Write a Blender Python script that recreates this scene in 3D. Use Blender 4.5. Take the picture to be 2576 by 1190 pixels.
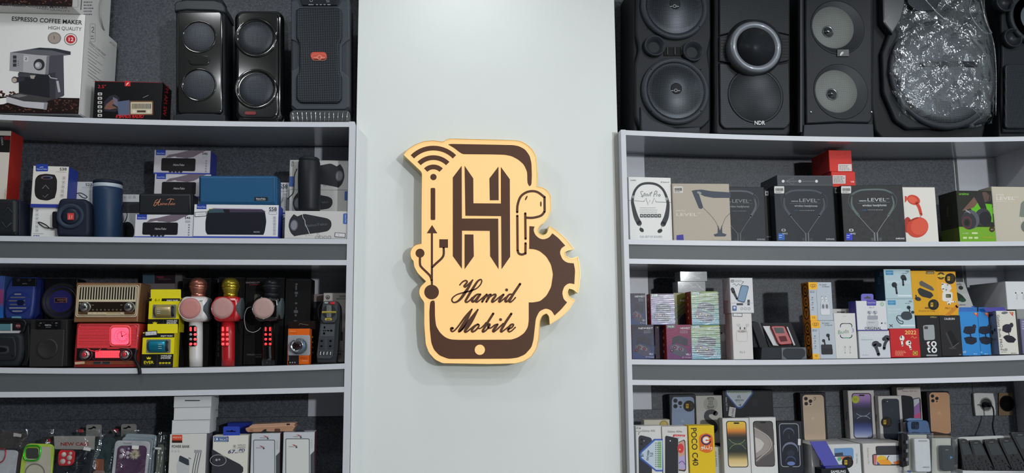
import bpy, math, random
from mathutils import Vector, Matrix

sc = bpy.context.scene
for o in list(bpy.data.objects):
    bpy.data.objects.remove(o)
COL = sc.collection
R = random.Random(7)

# ---------------------------------------------------------------- camera
F, D, ZC = 2030.65, 2.6, 1.5            # focal length in pixels, distance to the shelf fronts, eye height
YAW, PITCH, ROLL = .10047, .13184, -.007719
CAM = Vector((0, -D, ZC))
fw = Vector((math.sin(YAW)*math.cos(PITCH), math.cos(YAW)*math.cos(PITCH), math.sin(PITCH)))
r0 = Vector((math.cos(YAW), -math.sin(YAW), 0)); u0 = r0.cross(fw)
rt = r0*math.cos(ROLL) + u0*math.sin(ROLL); up = u0*math.cos(ROLL) - r0*math.sin(ROLL)
cd = bpy.data.cameras.new('camera'); cam = bpy.data.objects.new('camera', cd); COL.objects.link(cam)
cd.sensor_width = 36; cd.lens = F/2576*36; cd.clip_start = .05
m = Matrix((rt, up, -fw)).transposed().to_4x4(); m.translation = CAM
cam.matrix_world = m; sc.camera = cam

# ---------------------------------------------------------------- light and exposure
sc.view_settings.view_transform = 'Standard'; sc.view_settings.look = 'None'
sc.view_settings.exposure = 0.08; sc.view_settings.gamma = 1; sc.view_settings.use_curve_mapping = False
w = bpy.data.worlds.new('world'); sc.world = w; w.use_nodes = True
w.node_tree.nodes['Background'].inputs[0].default_value = (.75, .82, .9, 1)
w.node_tree.nodes['Background'].inputs[1].default_value = .25
CEIL = 3.0
def lamp(name, loc, power, size, col=(.965, .985, 1), aim=None, spread=None):
    l = bpy.data.lights.new(name, 'AREA'); l.shape = 'DISK'; l.size = size; l.energy = power; l.color = col
    o = bpy.data.objects.new(name, l); COL.objects.link(o); o.location = loc
    if spread: l.spread = math.radians(spread)
    if aim: o.rotation_euler = (Vector(aim)-Vector(loc)).to_track_quat('-Z', 'Y').to_euler()
# round downlights in the ceiling near the shelves
for x, y, p in ((-.95, -.8, 6), (.1, -.36, 2.2), (1.3, -1.35, 11), (2.1, -.9, 4), (-1.1, -1.9, 4.5), (0, -2.0, 4.5), (2.6, -1.9, 6), (-.8, -3.4, 4), (.9, -3.4, 6), (2.4, -3.4, 7)):
    lamp('ceiling_downlight', (x, y, CEIL-.02), p, .17)
# the bright display lamp at the far end of the long shop: it gives the low shadows under the shelf boards
lamp('shop_lamp', (3.05, -7.1, 2.42), 112, .26, aim=(1.0, 0, 1.6), spread=150)

# ---------------------------------------------------------------- materials
def lin(c):
    f = lambda v: v/12.92 if v <= .04045 else ((v+.055)/1.055)**2.4
    return tuple(f(x/255) for x in c[:3]) + (1,)
MC = {}
def mat(c, rough=.5, metal=0, coat=0, emit=0, var=.06, scale=60, spec=.5, name='surface', alpha=1, trans=0, bump=0, ecol=None):
    k = (tuple(c), rough, metal, coat, emit, var, scale, spec, alpha, trans, bump, ecol)
    if k in MC: return MC[k]
    M = bpy.data.materials.new(name); M.use_nodes = True; nt = M.node_tree; b = nt.nodes['Principled BSDF']
    l = lin(c)
    if var:
        tc = nt.nodes.new('ShaderNodeTexCoord'); n = nt.nodes.new('ShaderNodeTexNoise'); n.inputs['Scale'].default_value = scale; n.inputs['Detail'].default_value = 3
        mx = nt.nodes.new('ShaderNodeMix'); mx.data_type = 'RGBA'
        mx.inputs['A'].default_value = tuple(x*(1-var) for x in l[:3])+(1,); mx.inputs['B'].default_value = tuple(min(1, x*(1+var)) for x in l[:3])+(1,)
        nt.links.new(tc.outputs['Object'], n.inputs['Vector']); nt.links.new(n.outputs['Fac'], mx.inputs['Factor']); nt.links.new(mx.outputs['Result'], b.inputs['Base Color'])
        if bump:
            bp = nt.nodes.new('ShaderNodeBump'); bp.inputs['Strength'].default_value = bump; bp.inputs['Distance'].default_value = .002
            nt.links.new(n.outputs['Fac'], bp.inputs['Height']); nt.links.new(bp.outputs['Normal'], b.inputs['Normal'])
    else:
        b.inputs['Base Color'].default_value = l
    b.inputs['Roughness'].default_value = rough; b.inputs['Metallic'].default_value = metal
    b.inputs['Coat Weight'].default_value = coat; b.inputs['Coat Roughness'].default_value = .06
    if spec == .5 and max(c[:3]) < 125 and not metal and not coat: spec = .18
    b.inputs['Specular IOR Level'].default_value = spec; b.inputs['Alpha'].default_value = alpha; b.inputs['Transmission Weight'].default_value = trans
    if emit:
        b.inputs['Emission Color'].default_value = lin(ecol) if ecol else l; b.inputs['Emission Strength'].default_value = emit
    M['c'] = list(c[:3]); MC[k] = M
    return M
def ink_mat(name, rough, coat):
    M = bpy.data.materials.new(name); M.use_nodes = True; nt = M.node_tree; b = nt.nodes['Principled BSDF']
    a = nt.nodes.new('ShaderNodeAttribute'); a.attribute_name = 'Col'
    n = nt.nodes.new('ShaderNodeTexNoise'); n.inputs['Scale'].default_value = 90
    tc = nt.nodes.new('ShaderNodeTexCoord'); nt.links.new(tc.outputs['Object'], n.inputs['Vector'])
    mr = nt.nodes.new('ShaderNodeMapRange'); mr.inputs['To Min'].default_value = rough-.05; mr.inputs['To Max'].default_value = rough+.05
    nt.links.new(n.outputs['Fac'], mr.inputs['Value']); nt.links.new(mr.outputs['Result'], b.inputs['Roughness'])
    nt.links.new(a.outputs['Color'], b.inputs['Base Color']); b.inputs['Coat Weight'].default_value = coat; b.inputs['Coat Roughness'].default_value = .08; b.inputs['Specular IOR Level'].default_value = .2
    return M
INK = ink_mat('printed ink', .45, 0); INKG = ink_mat('glossy printed film', .35, .12)
def emis_ink():
    M = bpy.data.materials.new('lit print'); M.use_nodes = True; nt = M.node_tree; b = nt.nodes['Principled BSDF']
    a = nt.nodes.new('ShaderNodeAttribute'); a.attribute_name = 'Col'
    nt.links.new(a.outputs['Color'], b.inputs['Base Color']); nt.links.new(a.outputs['Color'], b.inputs['Emission Color']); b.inputs['Emission Strength'].default_value = 1.1
    return M
INKE = emis_ink()
def mesh_mat(c, hole, cell, thr=.3, rough=.45, metal=.3, name='perforated grille', angle=0):
    """sheet metal with a regular pattern of punched holes; cell = pitch in metres"""
    M = bpy.data.materials.new(name); M.use_nodes = True; nt = M.node_tree; b = nt.nodes['Principled BSDF']
    tc = nt.nodes.new('ShaderNodeTexCoord'); mp = nt.nodes.new('ShaderNodeMapping'); mp.inputs['Rotation'].default_value = (0, angle, 0)
    mp.inputs['Scale'].default_value = (1, 0.0001, 1)
    v = nt.nodes.new('ShaderNodeTexVoronoi'); v.inputs['Randomness'].default_value = 0; v.inputs['Scale'].default_value = 1/cell
    cr = nt.nodes.new('ShaderNodeValToRGB'); cr.color_ramp.elements[0].position = thr; cr.color_ramp.elements[1].position = thr+.1
    cr.color_ramp.elements[0].color = lin(hole); cr.color_ramp.elements[1].color = lin(c)
    bp = nt.nodes.new('ShaderNodeBump'); bp.inputs['Strength'].default_value = .6; bp.inputs['Distance'].default_value = .001
    nt.links.new(tc.outputs['Object'], mp.inputs['Vector']); nt.links.new(mp.outputs['Vector'], v.inputs['Vector'])
    nt.links.new(v.outputs['Distance'], cr.inputs['Fac']); nt.links.new(cr.outputs['Color'], b.inputs['Base Color'])
    nt.links.new(cr.outputs['Color'], bp.inputs['Height']); nt.links.new(bp.outputs['Normal'], b.inputs['Normal'])
    b.inputs['Roughness'].default_value = rough; b.inputs['Metallic'].default_value = metal; b.inputs['Specular IOR Level'].default_value = .25
    return M
def film_mat(name, tint=(235, 240, 245), opac=.12, rough=.08, bscale=35, bstr=.5, facet=0):
    """thin clear plastic: mostly see-through, glossy and crinkled"""
    M = bpy.data.materials.new(name); M.use_nodes = True; nt = M.node_tree
    for n in list(nt.nodes): nt.nodes.remove(n)
    out = nt.nodes.new('ShaderNodeOutputMaterial'); t = nt.nodes.new('ShaderNodeBsdfTransparent'); g = nt.nodes.new('ShaderNodeBsdfGlossy')
    g.inputs['Roughness'].default_value = rough; g.inputs['Color'].default_value = lin(tint); t.inputs['Color'].default_value = lin((250, 252, 253))
    fr = nt.nodes.new('ShaderNodeLayerWeight'); fr.inputs['Blend'].default_value = .12; ad = nt.nodes.new('ShaderNodeMath'); ad.operation = 'ADD'; ad.inputs[1].default_value = opac; ad.use_clamp = True
    tc = nt.nodes.new('ShaderNodeTexCoord'); n = nt.nodes.new('ShaderNodeTexNoise'); n.inputs['Scale'].default_value = bscale; n.inputs['Detail'].default_value = 4; n.inputs['Distortion'].default_value = 1.2
    bp = nt.nodes.new('ShaderNodeBump'); bp.inputs['Strength'].default_value = bstr; bp.inputs['Distance'].default_value = .01
    mx = nt.nodes.new('ShaderNodeMixShader'); src = n.outputs['Fac']
    if facet:                                # sharp creases between flat facets
        v = nt.nodes.new('ShaderNodeTexVoronoi'); v.feature = 'DISTANCE_TO_EDGE'; v.inputs['Scale'].default_value = facet
        mp = nt.nodes.new('ShaderNodeMapping'); mp.inputs['Scale'].default_value = (1, 1, .45); mp.inputs['Rotation'].default_value = (0, .5, 0)
        nt.links.new(tc.outputs['Object'], mp.inputs['Vector'])
        mv = nt.nodes.new('ShaderNodeVectorMath'); mv.operation = 'ADD'; sv = nt.nodes.new('ShaderNodeVectorMath'); sv.operation = 'SCALE'; sv.inputs['Scale'].default_value = .06
        nt.links.new(n.outputs['Color'], sv.inputs[0]); nt.links.new(mp.outputs['Vector'], mv.inputs[0]); nt.links.new(sv.outputs['Vector'], mv.inputs[1]); nt.links.new(mv.outputs['Vector'], v.inputs['Vector'])
        ma = nt.nodes.new('ShaderNodeMath'); ma.operation = 'MULTIPLY_ADD'; ma.inputs[1].default_value = 2.2; nt.links.new(v.outputs['Distance'], ma.inputs[0]); nt.links.new(n.outputs['Fac'], ma.inputs[2]); src = ma.outputs['Value']
    nt.links.new(tc.outputs['Object'], n.inputs['Vector']); nt.links.new(src, bp.inputs['Height']); nt.links.new(bp.outputs['Normal'], g.inputs['Normal']); nt.links.new(bp.outputs['Normal'], fr.inputs['Normal'])
    nt.links.new(fr.outputs['Facing'], ad.inputs[0]); nt.links.new(ad.outputs['Value'], mx.inputs['Fac'])
    nt.links.new(t.outputs['BSDF'], mx.inputs[1]); nt.links.new(g.outputs['BSDF'], mx.inputs[2]); nt.links.new(mx.outputs['Shader'], out.inputs['Surface'])
    return M
def granite_mat():
    M = bpy.data.materials.new('dark speckled granite'); M.use_nodes = True; nt = M.node_tree; b = nt.nodes['Principled BSDF']
    tc = nt.nodes.new('ShaderNodeTexCoord')
    n = nt.nodes.new('ShaderNodeTexNoise'); n.inputs['Scale'].default_value = 170; n.inputs['Detail'].default_value = 4
    cr = nt.nodes.new('ShaderNodeValToRGB'); e = cr.color_ramp.elements
    e[0].position = .34; e[0].color = lin((54, 57, 64)); e[1].position = .72; e[1].color = lin((90, 95, 104))
    v = nt.nodes.new('ShaderNodeTexVoronoi'); v.inputs['Scale'].default_value = 70
    c2 = nt.nodes.new('ShaderNodeValToRGB'); f = c2.color_ramp.elements; f[0].position = .05; f[0].color = (1, 1, 1, 1); f[1].position = .1; f[1].color = (0, 0, 0, 1)
    n2 = nt.nodes.new('ShaderNodeTexNoise'); n2.inputs['Scale'].default_value = 45; cr3 = nt.nodes.new('ShaderNodeValToRGB'); cr3.color_ramp.elements[0].position = .52; cr3.color_ramp.elements[1].position = .6
    mu = nt.nodes.new('ShaderNodeMath'); mu.operation = 'MULTIPLY'
    mx = nt.nodes.new('ShaderNodeMix'); mx.data_type = 'RGBA'; mx.inputs['B'].default_value = lin((170, 176, 186))
    for a in (n, v, n2): nt.links.new(tc.outputs['Object'], a.inputs['Vector'])
    nt.links.new(n.outputs['Fac'], cr.inputs['Fac']); nt.links.new(v.outputs['Distance'], c2.inputs['Fac']); nt.links.new(n2.outputs['Fac'], cr3.inputs['Fac'])
    nt.links.new(c2.outputs['Color'], mu.inputs[0]); nt.links.new(cr3.outputs['Color'], mu.inputs[1]); nt.links.new(mu.outputs['Value'], mx.inputs['Factor'])
    nt.links.new(cr.outputs['Color'], mx.inputs['A']); nt.links.new(mx.outputs['Result'], b.inputs['Base Color'])
    b.inputs['Roughness'].default_value = .5
    return M
GRAN = granite_mat()
WALL = mat((222, 227, 226), .55, var=.02, scale=5, name='white wall paint', bump=.05)
LAMW = mat((200, 203, 211), .4, var=.02, scale=20, name='white laminate edge')
LAMG = mat((150, 154, 162), .2, coat=.3, var=.04, scale=30, name='grey glossy laminate')
FASC = mat((90, 95, 98), .4, var=.06, scale=12, name='grey fascia laminate')
BLK = mat((22, 24, 28), .38, var=.1, name='black plastic')
BLKM = mat((34, 37, 42), .6, var=.1, name='matt black plastic')
BLKG = mat((10, 11, 13), .12, coat=1, var=0, name='gloss black plastic')
BLKB = mat((18, 18, 20), .5, var=.1, name='black cardboard')
WHT = mat((226, 226, 224), .5, var=.03, name='white cardboard')
CRM = mat((224, 220, 208), .5, var=.03, name='cream cardboard')
CHR = mat((205, 208, 212), .15, metal=1, var=0, name='chrome')
FILM = film_mat('clear shrink wrap', opac=.05, rough=.06, bscale=28, bstr=.35)
SLEEVE = film_mat('clear plastic sleeve', opac=.1, rough=.12, bscale=22, bstr=.5)

# ---------------------------------------------------------------- glyphs (built-in font, made once while the scene is empty)
GL = {}
def make_glyphs(chars, bold):
    cu = bpy.data.curves.new('t', 'FONT'); ob = bpy.data.objects.new('t', cu); COL.objects.link(ob); cu.resolution_u = 3; cu.offset = .018 if bold else 0
    def ev(s):
        cu.body = s; dg = bpy.context.evaluated_depsgraph_get(); dg.update(); e = ob.evaluated_get(dg); me = e.to_mesh()
        V = [(v.co.x, v.co.y) for v in me.vertices]; P = [tuple(p.vertices) for p in me.polygons]; e.to_mesh_clear()
        return V, P
    wid = lambda V: max(v[0] for v in V) - min(v[0] for v in V)
    base = wid(ev('HH')[0])
    for ch in chars:
        if ch == ' ': GL[ch, bold] = ([], [], .3); continue
        adv = wid(ev('H'+ch+'H')[0]) - base
        V, P = ev(ch); GL[ch, bold] = (V, P, adv)
    GL['cap', bold] = max(v[1] for v in ev('H')[0])
    bpy.data.objects.remove(ob); bpy.data.curves.remove(cu)
CH = "ABCDEFGHIJKLMNOPQRSTUVWXYZabcdefghijklmnopqrstuvwxyz0123456789 .-+:|\"/\\"
make_glyphs(CH, False); make_glyphs(CH, True)

# ---------------------------------------------------------------- building tools
def cr_smooth(pts, n=6, closed=False):
    """Catmull-Rom through points of any dimension"""
    L = len(pts); out = []
    rng = range(L if closed else L-1)
    for i in rng:
        g = (lambda k: pts[k % L]) if closed else (lambda k: pts[min(max(k, 0), L-1)])
        a, b, c, d = g(i-1), g(i), g(i+1), g(i+2)
        for j in range(n):
            t = j/n
            out.append(tuple(.5*((2*b[k]) + (c[k]-a[k])*t + (2*a[k]-5*b[k]+4*c[k]-d[k])*t*t + (3*b[k]-a[k]-3*c[k]+d[k])*t**3) for k in range(len(b))))
    if not closed: out.append(tuple(pts[-1]))
    return out
def rr(x0, y0, x1, y1, r, n=4):
    o = []
    for cx, cy, a in ((x1-r, y0+r, -90), (x1-r, y1-r, 0), (x0+r, y1-r, 90), (x0+r, y0+r, 180)):
        for k in range(n+1):
            t = math.radians(a+90*k/n); o.append((cx+r*math.cos(t), cy+r*math.sin(t)))
    return o
def ell(cx, cy, rx, ry=None, n=28, rot=0):
    ry = ry or rx; c, s = math.cos(rot), math.sin(rot)
    return [(cx+rx*math.cos(t)*c-ry*math.sin(t)*s, cy+rx*math.cos(t)*s+ry*math.sin(t)*c) for t in (2*math.pi*k/n for k in range(n))]
def rect(x0, y0, x1, y1): return [(x0, y0), (x1, y0), (x1, y1), (x0, y1)]
def raw_mesh(name, V, Fc, mats, idx=None, smooth=False):
    me = bpy.data.meshes.new(name); me.from_pydata([tuple(v) for v in V], [], Fc)
    for q in (mats if isinstance(mats, (list, tuple)) else [mats]): me.materials.append(q)
    if idx: me.polygons.foreach_set('material_index', idx)
    if smooth: me.polygons.foreach_set('use_smooth', [True]*len(me.polygons))
    me.update()
    return me
def link(name, me, parent=None, loc=None):
    o = bpy.data.objects.new(name, me); COL.objects.link(o)
    if parent is not None: o.parent = parent
    if loc is not None: o.location = loc
    return o
def tag(o, label=None, cat=None, group=None, kind=None):
    if label: o['label'] = label
    if cat: o['category'] = cat
    if group: o['group'] = group
    if kind: o['kind'] = kind
    return o
def cube(name, x0, x1, y0, y1, z0, z1, m, parent=None, kind=None, bev=0):
    V = [(x, y, z) for x in (x0, x1) for y in (y0, y1) for z in (z0, z1)]
    Fc = [(0, 1, 3, 2), (4, 6, 7, 5), (0, 4, 5, 1), (2, 3, 7, 6), (0, 2, 6, 4), (1, 5, 7, 3)]
    o = link(name, raw_mesh(name, V, Fc, m), parent)
    if kind: o['kind'] = kind
    return o
def ray(px, py): return fw + rt*((px-1288)/F) - up*((py-595)/F)
def at(px, py, Y):
    d = ray(px, py); return CAM + d*((Y+D)/d.y)
def pixel(v):
    d = v-CAM; k = d.dot(fw); return 1288+F*d.dot(rt)/k, 595-F*d.dot(up)/k

class Plane:
    def __init__(s, p0, ux, n, uz): s.p0, s.ux, s.n, s.uz = p0, ux, n, uz
    def uv(s, px, py):
        d = ray(px, py); t = (s.p0-CAM).dot(s.n)/d.dot(s.n); q = CAM+d*t-s.p0
        return q.dot(s.ux), q.dot(s.uz)
    def P(s, u, v, d=0): return s.p0 + s.ux*u + s.uz*v - s.n*d

class Thing:
    """One thing: a vertical (or tilted) reference plane at depth Y through pixel (cx, cy), parts in metres relative to its base."""
    def __init__(s, name, label, cat, cx, cy, Y, zb=None, yaw=0, tilt=0, group=None, gloss=False, mesh_root=False):
        s.name, s.label, s.cat, s.group, s.gloss = name, label, cat, group, gloss
        c = at(cx, cy, Y); cy_, sy_ = math.cos(yaw), math.sin(yaw)
        ux = Vector((cy_, sy_, 0)); n = Vector((sy_, -cy_, 0)); uz = Vector((0, 0, 1))
        if tilt:
            n, uz = n*math.cos(tilt)+uz*math.sin(tilt), uz*math.cos(tilt)-n*math.sin(tilt)
        s.pl = Plane(c.copy(), ux, n, uz); s.front = s.pl
        s.zb = zb if zb is not None else c.z-.1
        s.org = Vector((c.x, c.y, s.zb))
        if tilt:   # slide the plane's reference to the base height
            s.org = c - uz*((c.z-s.zb)/uz.z)
        s.sc = ((c-CAM).dot(fw))/F          # metres per pixel here
        s.root = None if mesh_root else s._root(None)
        s.art = []; s.ltr = []; s.lay = 0; s.top = s.zb
    def _root(s, me):
        o = link(s.name, me, None, s.org); tag(o, s.label, s.cat, s.group); return o
    def yb(s, px=None):
        """pixel row where the base height meets the front plane"""
        q = s.org if px is None else s.org + s.front.ux*(s.front.uv(px, 600)[0]-(s.org-s.front.p0).dot(s.front.ux))
        return pixel(q)[1]
    def add(s, name, V, Fc, m, parent=None, smooth=False, idx=None, label=None):
        me = raw_mesh(name, [v-s.org for v in V], Fc, m, idx, smooth)
        if s.root is None and parent is None:
            s.root = s._root(me); return s.root
        o = link(name, me, parent or s.root)
        if label: o['label'] = label
        return o
    def prism(s, name, pts, d0, d1, m, bev=0, parent=None, smooth=False, seg=2, label=None, cap=None, back=True):
        uv = []
        for p in pts:
            u, v = s.pl.uv(p[0], p[1] if p[1] is not None else 600)
            if p[1] is None or s.pl.p0.z+s.pl.uz.z*v < s.zb+.005: v = (s.zb-s.pl.p0.z)/s.pl.uz.z
            uv.append((u, v))
        ar = sum(uv[i][0]*uv[(i+1) % len(uv)][1]-uv[(i+1) % len(uv)][0]*uv[i][1] for i in range(len(uv)))
        if ar < 0: uv = uv[::-1]
        L = len(uv); nr = []
        for i in range(L):
            a, b, c = uv[i-1], uv[i], uv[(i+1) % L]
            e1 = Vector((b[1]-a[1], a[0]-b[0])); e2 = Vector((c[1]-b[1], b[0]-c[0]))
            e1 = e1.normalized() if e1.length > 1e-9 else Vector((0, 0)); e2 = e2.normalized() if e2.length > 1e-9 else e1
            q = e1+e2; q = q.normalized() if q.length > 1e-6 else e1
            nr.append(q/max(.5, q.dot(e1)))
        rings = []
        if bev:
            for k in range(seg+1):
                t = k/seg*math.pi/2
                rings.append((bev*(1-math.sin(t)), d0+bev*(1-math.cos(t))))
        else: rings.append((0, d0))
        rings.append((0, d1))
        def inset(ins):
            q = [Vector((u-nr[i].x*ins, v-nr[i].y*ins)) for i, (u, v) in enumerate(uv)]
            for _ in range(6):               # pull folded corners together
                bad = [i for i in range(L) if (q[(i+1) % L]-q[i]).dot(Vector(uv[(i+1) % L])-Vector(uv[i])) < 0]
                if not bad: break
                for i in bad:
                    m_ = (q[i]+q[(i+1) % L])/2; q[i] = m_; q[(i+1) % L] = m_.copy()
            return q
        V = [s.pl.P(q.x, q.y, d) for ins, d in rings for q in inset(ins)]
        Fc = [tuple(range(L))]
        for k in range(len(rings)-1):
            for i in range(L):
                j = (i+1) % L; Fc.append((k*L+i, (k+1)*L+i, (k+1)*L+j, k*L+j))
        if back: Fc.append(tuple(reversed(range((len(rings)-1)*L, len(rings)*L))))
        idx = None; ms = m
        if cap: ms = [m, cap]; idx = [1]+[0]*(len(Fc)-1)
        o = s.add(name, V, Fc, ms, parent, False, idx, label)
        if smooth: o.data.polygons.foreach_set('use_smooth', [False]+[True]*(len(Fc)-1-(1 if back else 0))+([False] if back else []))
        return o
    def box(s, xl, xr, yt, depth, m, yr=None, name='carton', bev=.0012, ratio=None):
        """carton: front face on the plane from xl to xr (pixels), top at pixel row yt, standing on zb"""
        ym = (yt+s.yb())/2
        ul = s.pl.uv(xl, ym)[0]; ur = s.pl.uv(xr, ym)[0]
        vt = s.pl.uv((xl+xr)/2, yt)[1]; vb = (s.zb-s.pl.p0.z)/s.pl.uz.z
        V = []; b = bev
        for ins, d in ((b, 0), (0, b), (0, depth)):
            V += [s.pl.P(u, v, d) for u, v in ((ul+ins, vb+ins), (ur-ins, vb+ins), (ur-ins, vt-ins), (ul+ins, vt-ins))]
        Fc = [(0, 1, 2, 3)]
        for k in (0, 1):
            for i in range(4):
                j = (i+1) % 4; Fc.append((k*4+i, (k+1)*4+i, (k+1)*4+j, k*4+j))
        Fc.append((11, 10, 9, 8))
        s.add(name, V, Fc, m); s.base = tuple(m['c'])
        s.u = (ul, ur); s.v = (vb, vt); s.dep = depth; s.top = s.pl.P(0, vt).z
        return s
    def face(s, w='F'):
        f = s.front
        if w == 'F': s.pl = f
        if w == 'R': s.pl = Plane(f.P(s.u[1], 0), -f.n, f.ux, f.uz)
        if w == 'L': s.pl = Plane(f.P(s.u[0], 0), f.n, -f.ux, f.uz)
        if w == 'B': s.pl = Plane(f.P(0, s.v[0]), f.ux, -f.uz, -f.n)
        if w == 'T': s.pl = Plane(f.P(0, s.v[1]), f.ux, f.uz, -f.n)
        return s
    def raise_to(s, d):
        """draw on a surface d metres in front of (negative: behind) the reference plane"""
        s.face('F'); f = s.front; s.pl = Plane(f.P(0, 0, -d), f.ux, f.n, f.uz); return s
    # ---- flat print -------------------------------------------------
    def poly(s, pts, col, cols=None, ltr=False):
        s.lay += 1; d = -(.0003+s.lay*.00004)
        V = [s.pl.P(*s.pl.uv(x, y), d) for x, y in pts]
        (s.ltr if ltr else s.art).append((V, [tuple(range(len(V)))], cols or col))
        return s
    def rect(s, x0, y0, x1, y1, col): return s.poly(rect(x0, y0, x1, y1), col)
    def rrect(s, x0, y0, x1, y1, r, col): return s.poly(rr(x0, y0, x1, y1, r), col)
    def ell(s, cx, cy, rx, ry=None, col=(0, 0, 0), rot=0, n=24): return s.poly(ell(cx, cy, rx, ry, n, rot), col)
    def ring(s, pts, wd, col, closed=True): return s.line(list(pts)+([pts[0]] if closed else []), wd, col)
    def grad(s, x0, y0, x1, y1, stops):
        """vertical gradient print: stops = [(t, col), ...]"""
        s.lay += 1; d = -(.0003+s.lay*.00004); V = []; Fc = []; cs = []
        for k, (t, c) in enumerate(stops):
            y = y0+(y1-y0)*t; V += [s.pl.P(*s.pl.uv(x0, y), d), s.pl.P(*s.pl.uv(x1, y), d)]; cs += [c, c]
            if k: Fc.append((2*k, 2*k+1, 2*k-1, 2*k-2))
        s.art.append((V, Fc, ('v', cs))); return s
    def pgrad(s, outline, stops, y0, y1):
        """gradient clipped to a convex outline (pixel points)"""
        L = len(outline)
        for k in range(len(stops)-1):
            n = 4
            for q in range(n):
                ta = stops[k][0]+(stops[k+1][0]-stops[k][0])*q/n; tb = stops[k][0]+(stops[k+1][0]-stops[k][0])*(q+1)/n
                ya, yb_ = y0+(y1-y0)*ta, y0+(y1-y0)*tb
                f = (q+.5)/n; c = tuple(a+(b-a)*f for a, b in zip(stops[k][1], stops[k+1][1]))
                pp = list(outline)
                for lim, sg in ((ya, 1), (yb_, -1)):
                    o = []
                    for i in range(len(pp)):
                        a, b = pp[i], pp[(i+1) % len(pp)]
                        ia, ib = (a[1]-lim)*sg >= 0, (b[1]-lim)*sg >= 0
                        if ia: o.append(a)
                        if ia != ib:
                            t = (lim-a[1])/(b[1]-a[1]); o.append((a[0]+(b[0]-a[0])*t, lim))
                    pp = o
                    if len(pp) < 3: break
                if len(pp) >= 3: s.poly(pp, c); s.lay -= 1
        s.lay += 1
        return s
    def line(s, pts, wd, col, smooth=0, closed=False, ltr=False):
        """flat stroke; points (x, y) or (x, y, width)"""
        pts = [(p[0], p[1], p[2] if len(p) > 2 else wd) for p in pts]
        if smooth: pts = cr_smooth(pts, smooth, closed)
        if closed: pts = pts+[pts[0]]
        s.lay += 1; d = -(.0003+s.lay*.00004); V = []; Fc = []
        q = [pts[0]]
        for p in pts[1:]:
            if math.hypot(p[0]-q[-1][0], p[1]-q[-1][1]) > 1e-4: q.append(p)
        pts = q
        if len(pts) < 2: return s
        for i, (x, y, ww) in enumerate(pts):
            a = pts[max(0, i-1)]; b = pts[min(len(pts)-1, i+1)]
            dx, dy = b[0]-a[0], b[1]-a[1]; l = math.hypot(dx, dy) or 1; nx, ny = -dy/l*ww/2, dx/l*ww/2
            V += [s.pl.P(*s.pl.uv(x+nx, y+ny), d), s.pl.P(*s.pl.uv(x-nx, y-ny), d)]
            if i: Fc.append((2*i-2, 2*i-1, 2*i+1, 2*i))
        for e in (0, -1):                    # round ends
            if closed or wd < 1.2: break
            x, y, ww = pts[e]; k = len(V); V += [s.pl.P(*s.pl.uv(*p), d) for p in ell(x, y, ww/2, None, 12)]; Fc.append(tuple(range(k, k+12)))
        (s.ltr if ltr else s.art).append((V, Fc, col)); return s
    def text(s, t, x0, y0, x1, h, col, y1=None, bold=False, shear=0):
        """lettering with its baseline from (x0, y0) to (x1, y1) and cap height h, all in pixels"""
        y1 = y0 if y1 is None else y1
        adv = sum(GL[c, bold][2] for c in t); L = math.hypot(x1-x0, y1-y0); dx, dy = (x1-x0)/L, (y1-y0)/L; ux, uy = dy, -dx
        k = L/adv; kh = h/GL['cap', bold]; X = 0; s.lay += 1; d = -(.0003+s.lay*.00004); V = []; Fc = []
        for c in t:
            gv, gp, a = GL[c, bold]; b = len(V)
            for x, y in gv:
                lx = (X+x)*k+shear*y*kh; ly = y*kh
                V.append(s.pl.P(*s.pl.uv(x0+dx*lx+ux*ly, y0+dy*lx+uy*ly), d))
            Fc += [tuple(b+i for i in p) for p in gp]; X += a
        if V: s.ltr.append((V, Fc, col))
        return s
    def fine(s, x0, y0, x1, y1, col, rows=3, seed=1, frac=.6):
        """rows of tiny illegible print as short dashes"""
        r = random.Random(seed)
        for k in range(rows):
            y = y0+(y1-y0)*(k+.5)/rows; x = x0; e = x0+(x1-x0)*r.uniform(.7, 1)
            while x < e:
                l = r.uniform(2, 6); s.rect(x, y-.35*(y1-y0)/rows*frac, min(e, x+l), y+.35*(y1-y0)/rows*frac, col); s.lay -= 1; x += l+1.2
        s.lay += 1
        return s
    def flush(s, name='lettering', m=None, label=None):
        """make one part of the print drawn so far"""
        V = []; Fc = []; C = []
        for v, f, c in s.art+s.ltr:
            b = len(V); V += [q-s.org for q in v]
            vc = isinstance(c, tuple) and c and c[0] == 'v'
            for p in f:
                Fc.append(tuple(b+i for i in p))
                C += [lin(c[1][i]) for i in p] if vc else [lin(c)]*len(p)
        s.art = []; s.ltr = []
        if not V: return s
        me = raw_mesh(name, V, Fc, m or (INKG if s.gloss else INK))
        at_ = me.color_attributes.new('Col', 'FLOAT_COLOR', 'CORNER'); at_.data.foreach_set('color', [x for c in C for x in c])
        o = link(name, me, s.root)
        if label: o['label'] = label
        return s
    def done(s, m=None):
        """cartons: the printed front is one sheet carrying everything drawn on it"""
        if hasattr(s, 'u'):
            f = s.front; i = .0014; a, b = s.u; c, d = s.v
            s.art.insert(0, ([f.P(a+i, c+i, -.0002), f.P(b-i, c+i, -.0002), f.P(b-i, d-i, -.0002), f.P(a+i, d-i, -.0002)], [(0, 1, 2, 3)], s.base))
            L = s.ltr; s.ltr = []; s.flush('printed_artwork', m)
            for e in L: s.ltr = [e]; s.flush('lettering', m)
        else: s.flush('lettering', m)
        s.face('F'); return s
    def deep(s, px, py, d):
        """the point seen at a pixel, d metres behind the current plane"""
        q = Plane(s.pl.P(0, 0, d), s.pl.ux, s.pl.n, s.pl.uz); return q.P(*q.uv(px, py))
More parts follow.
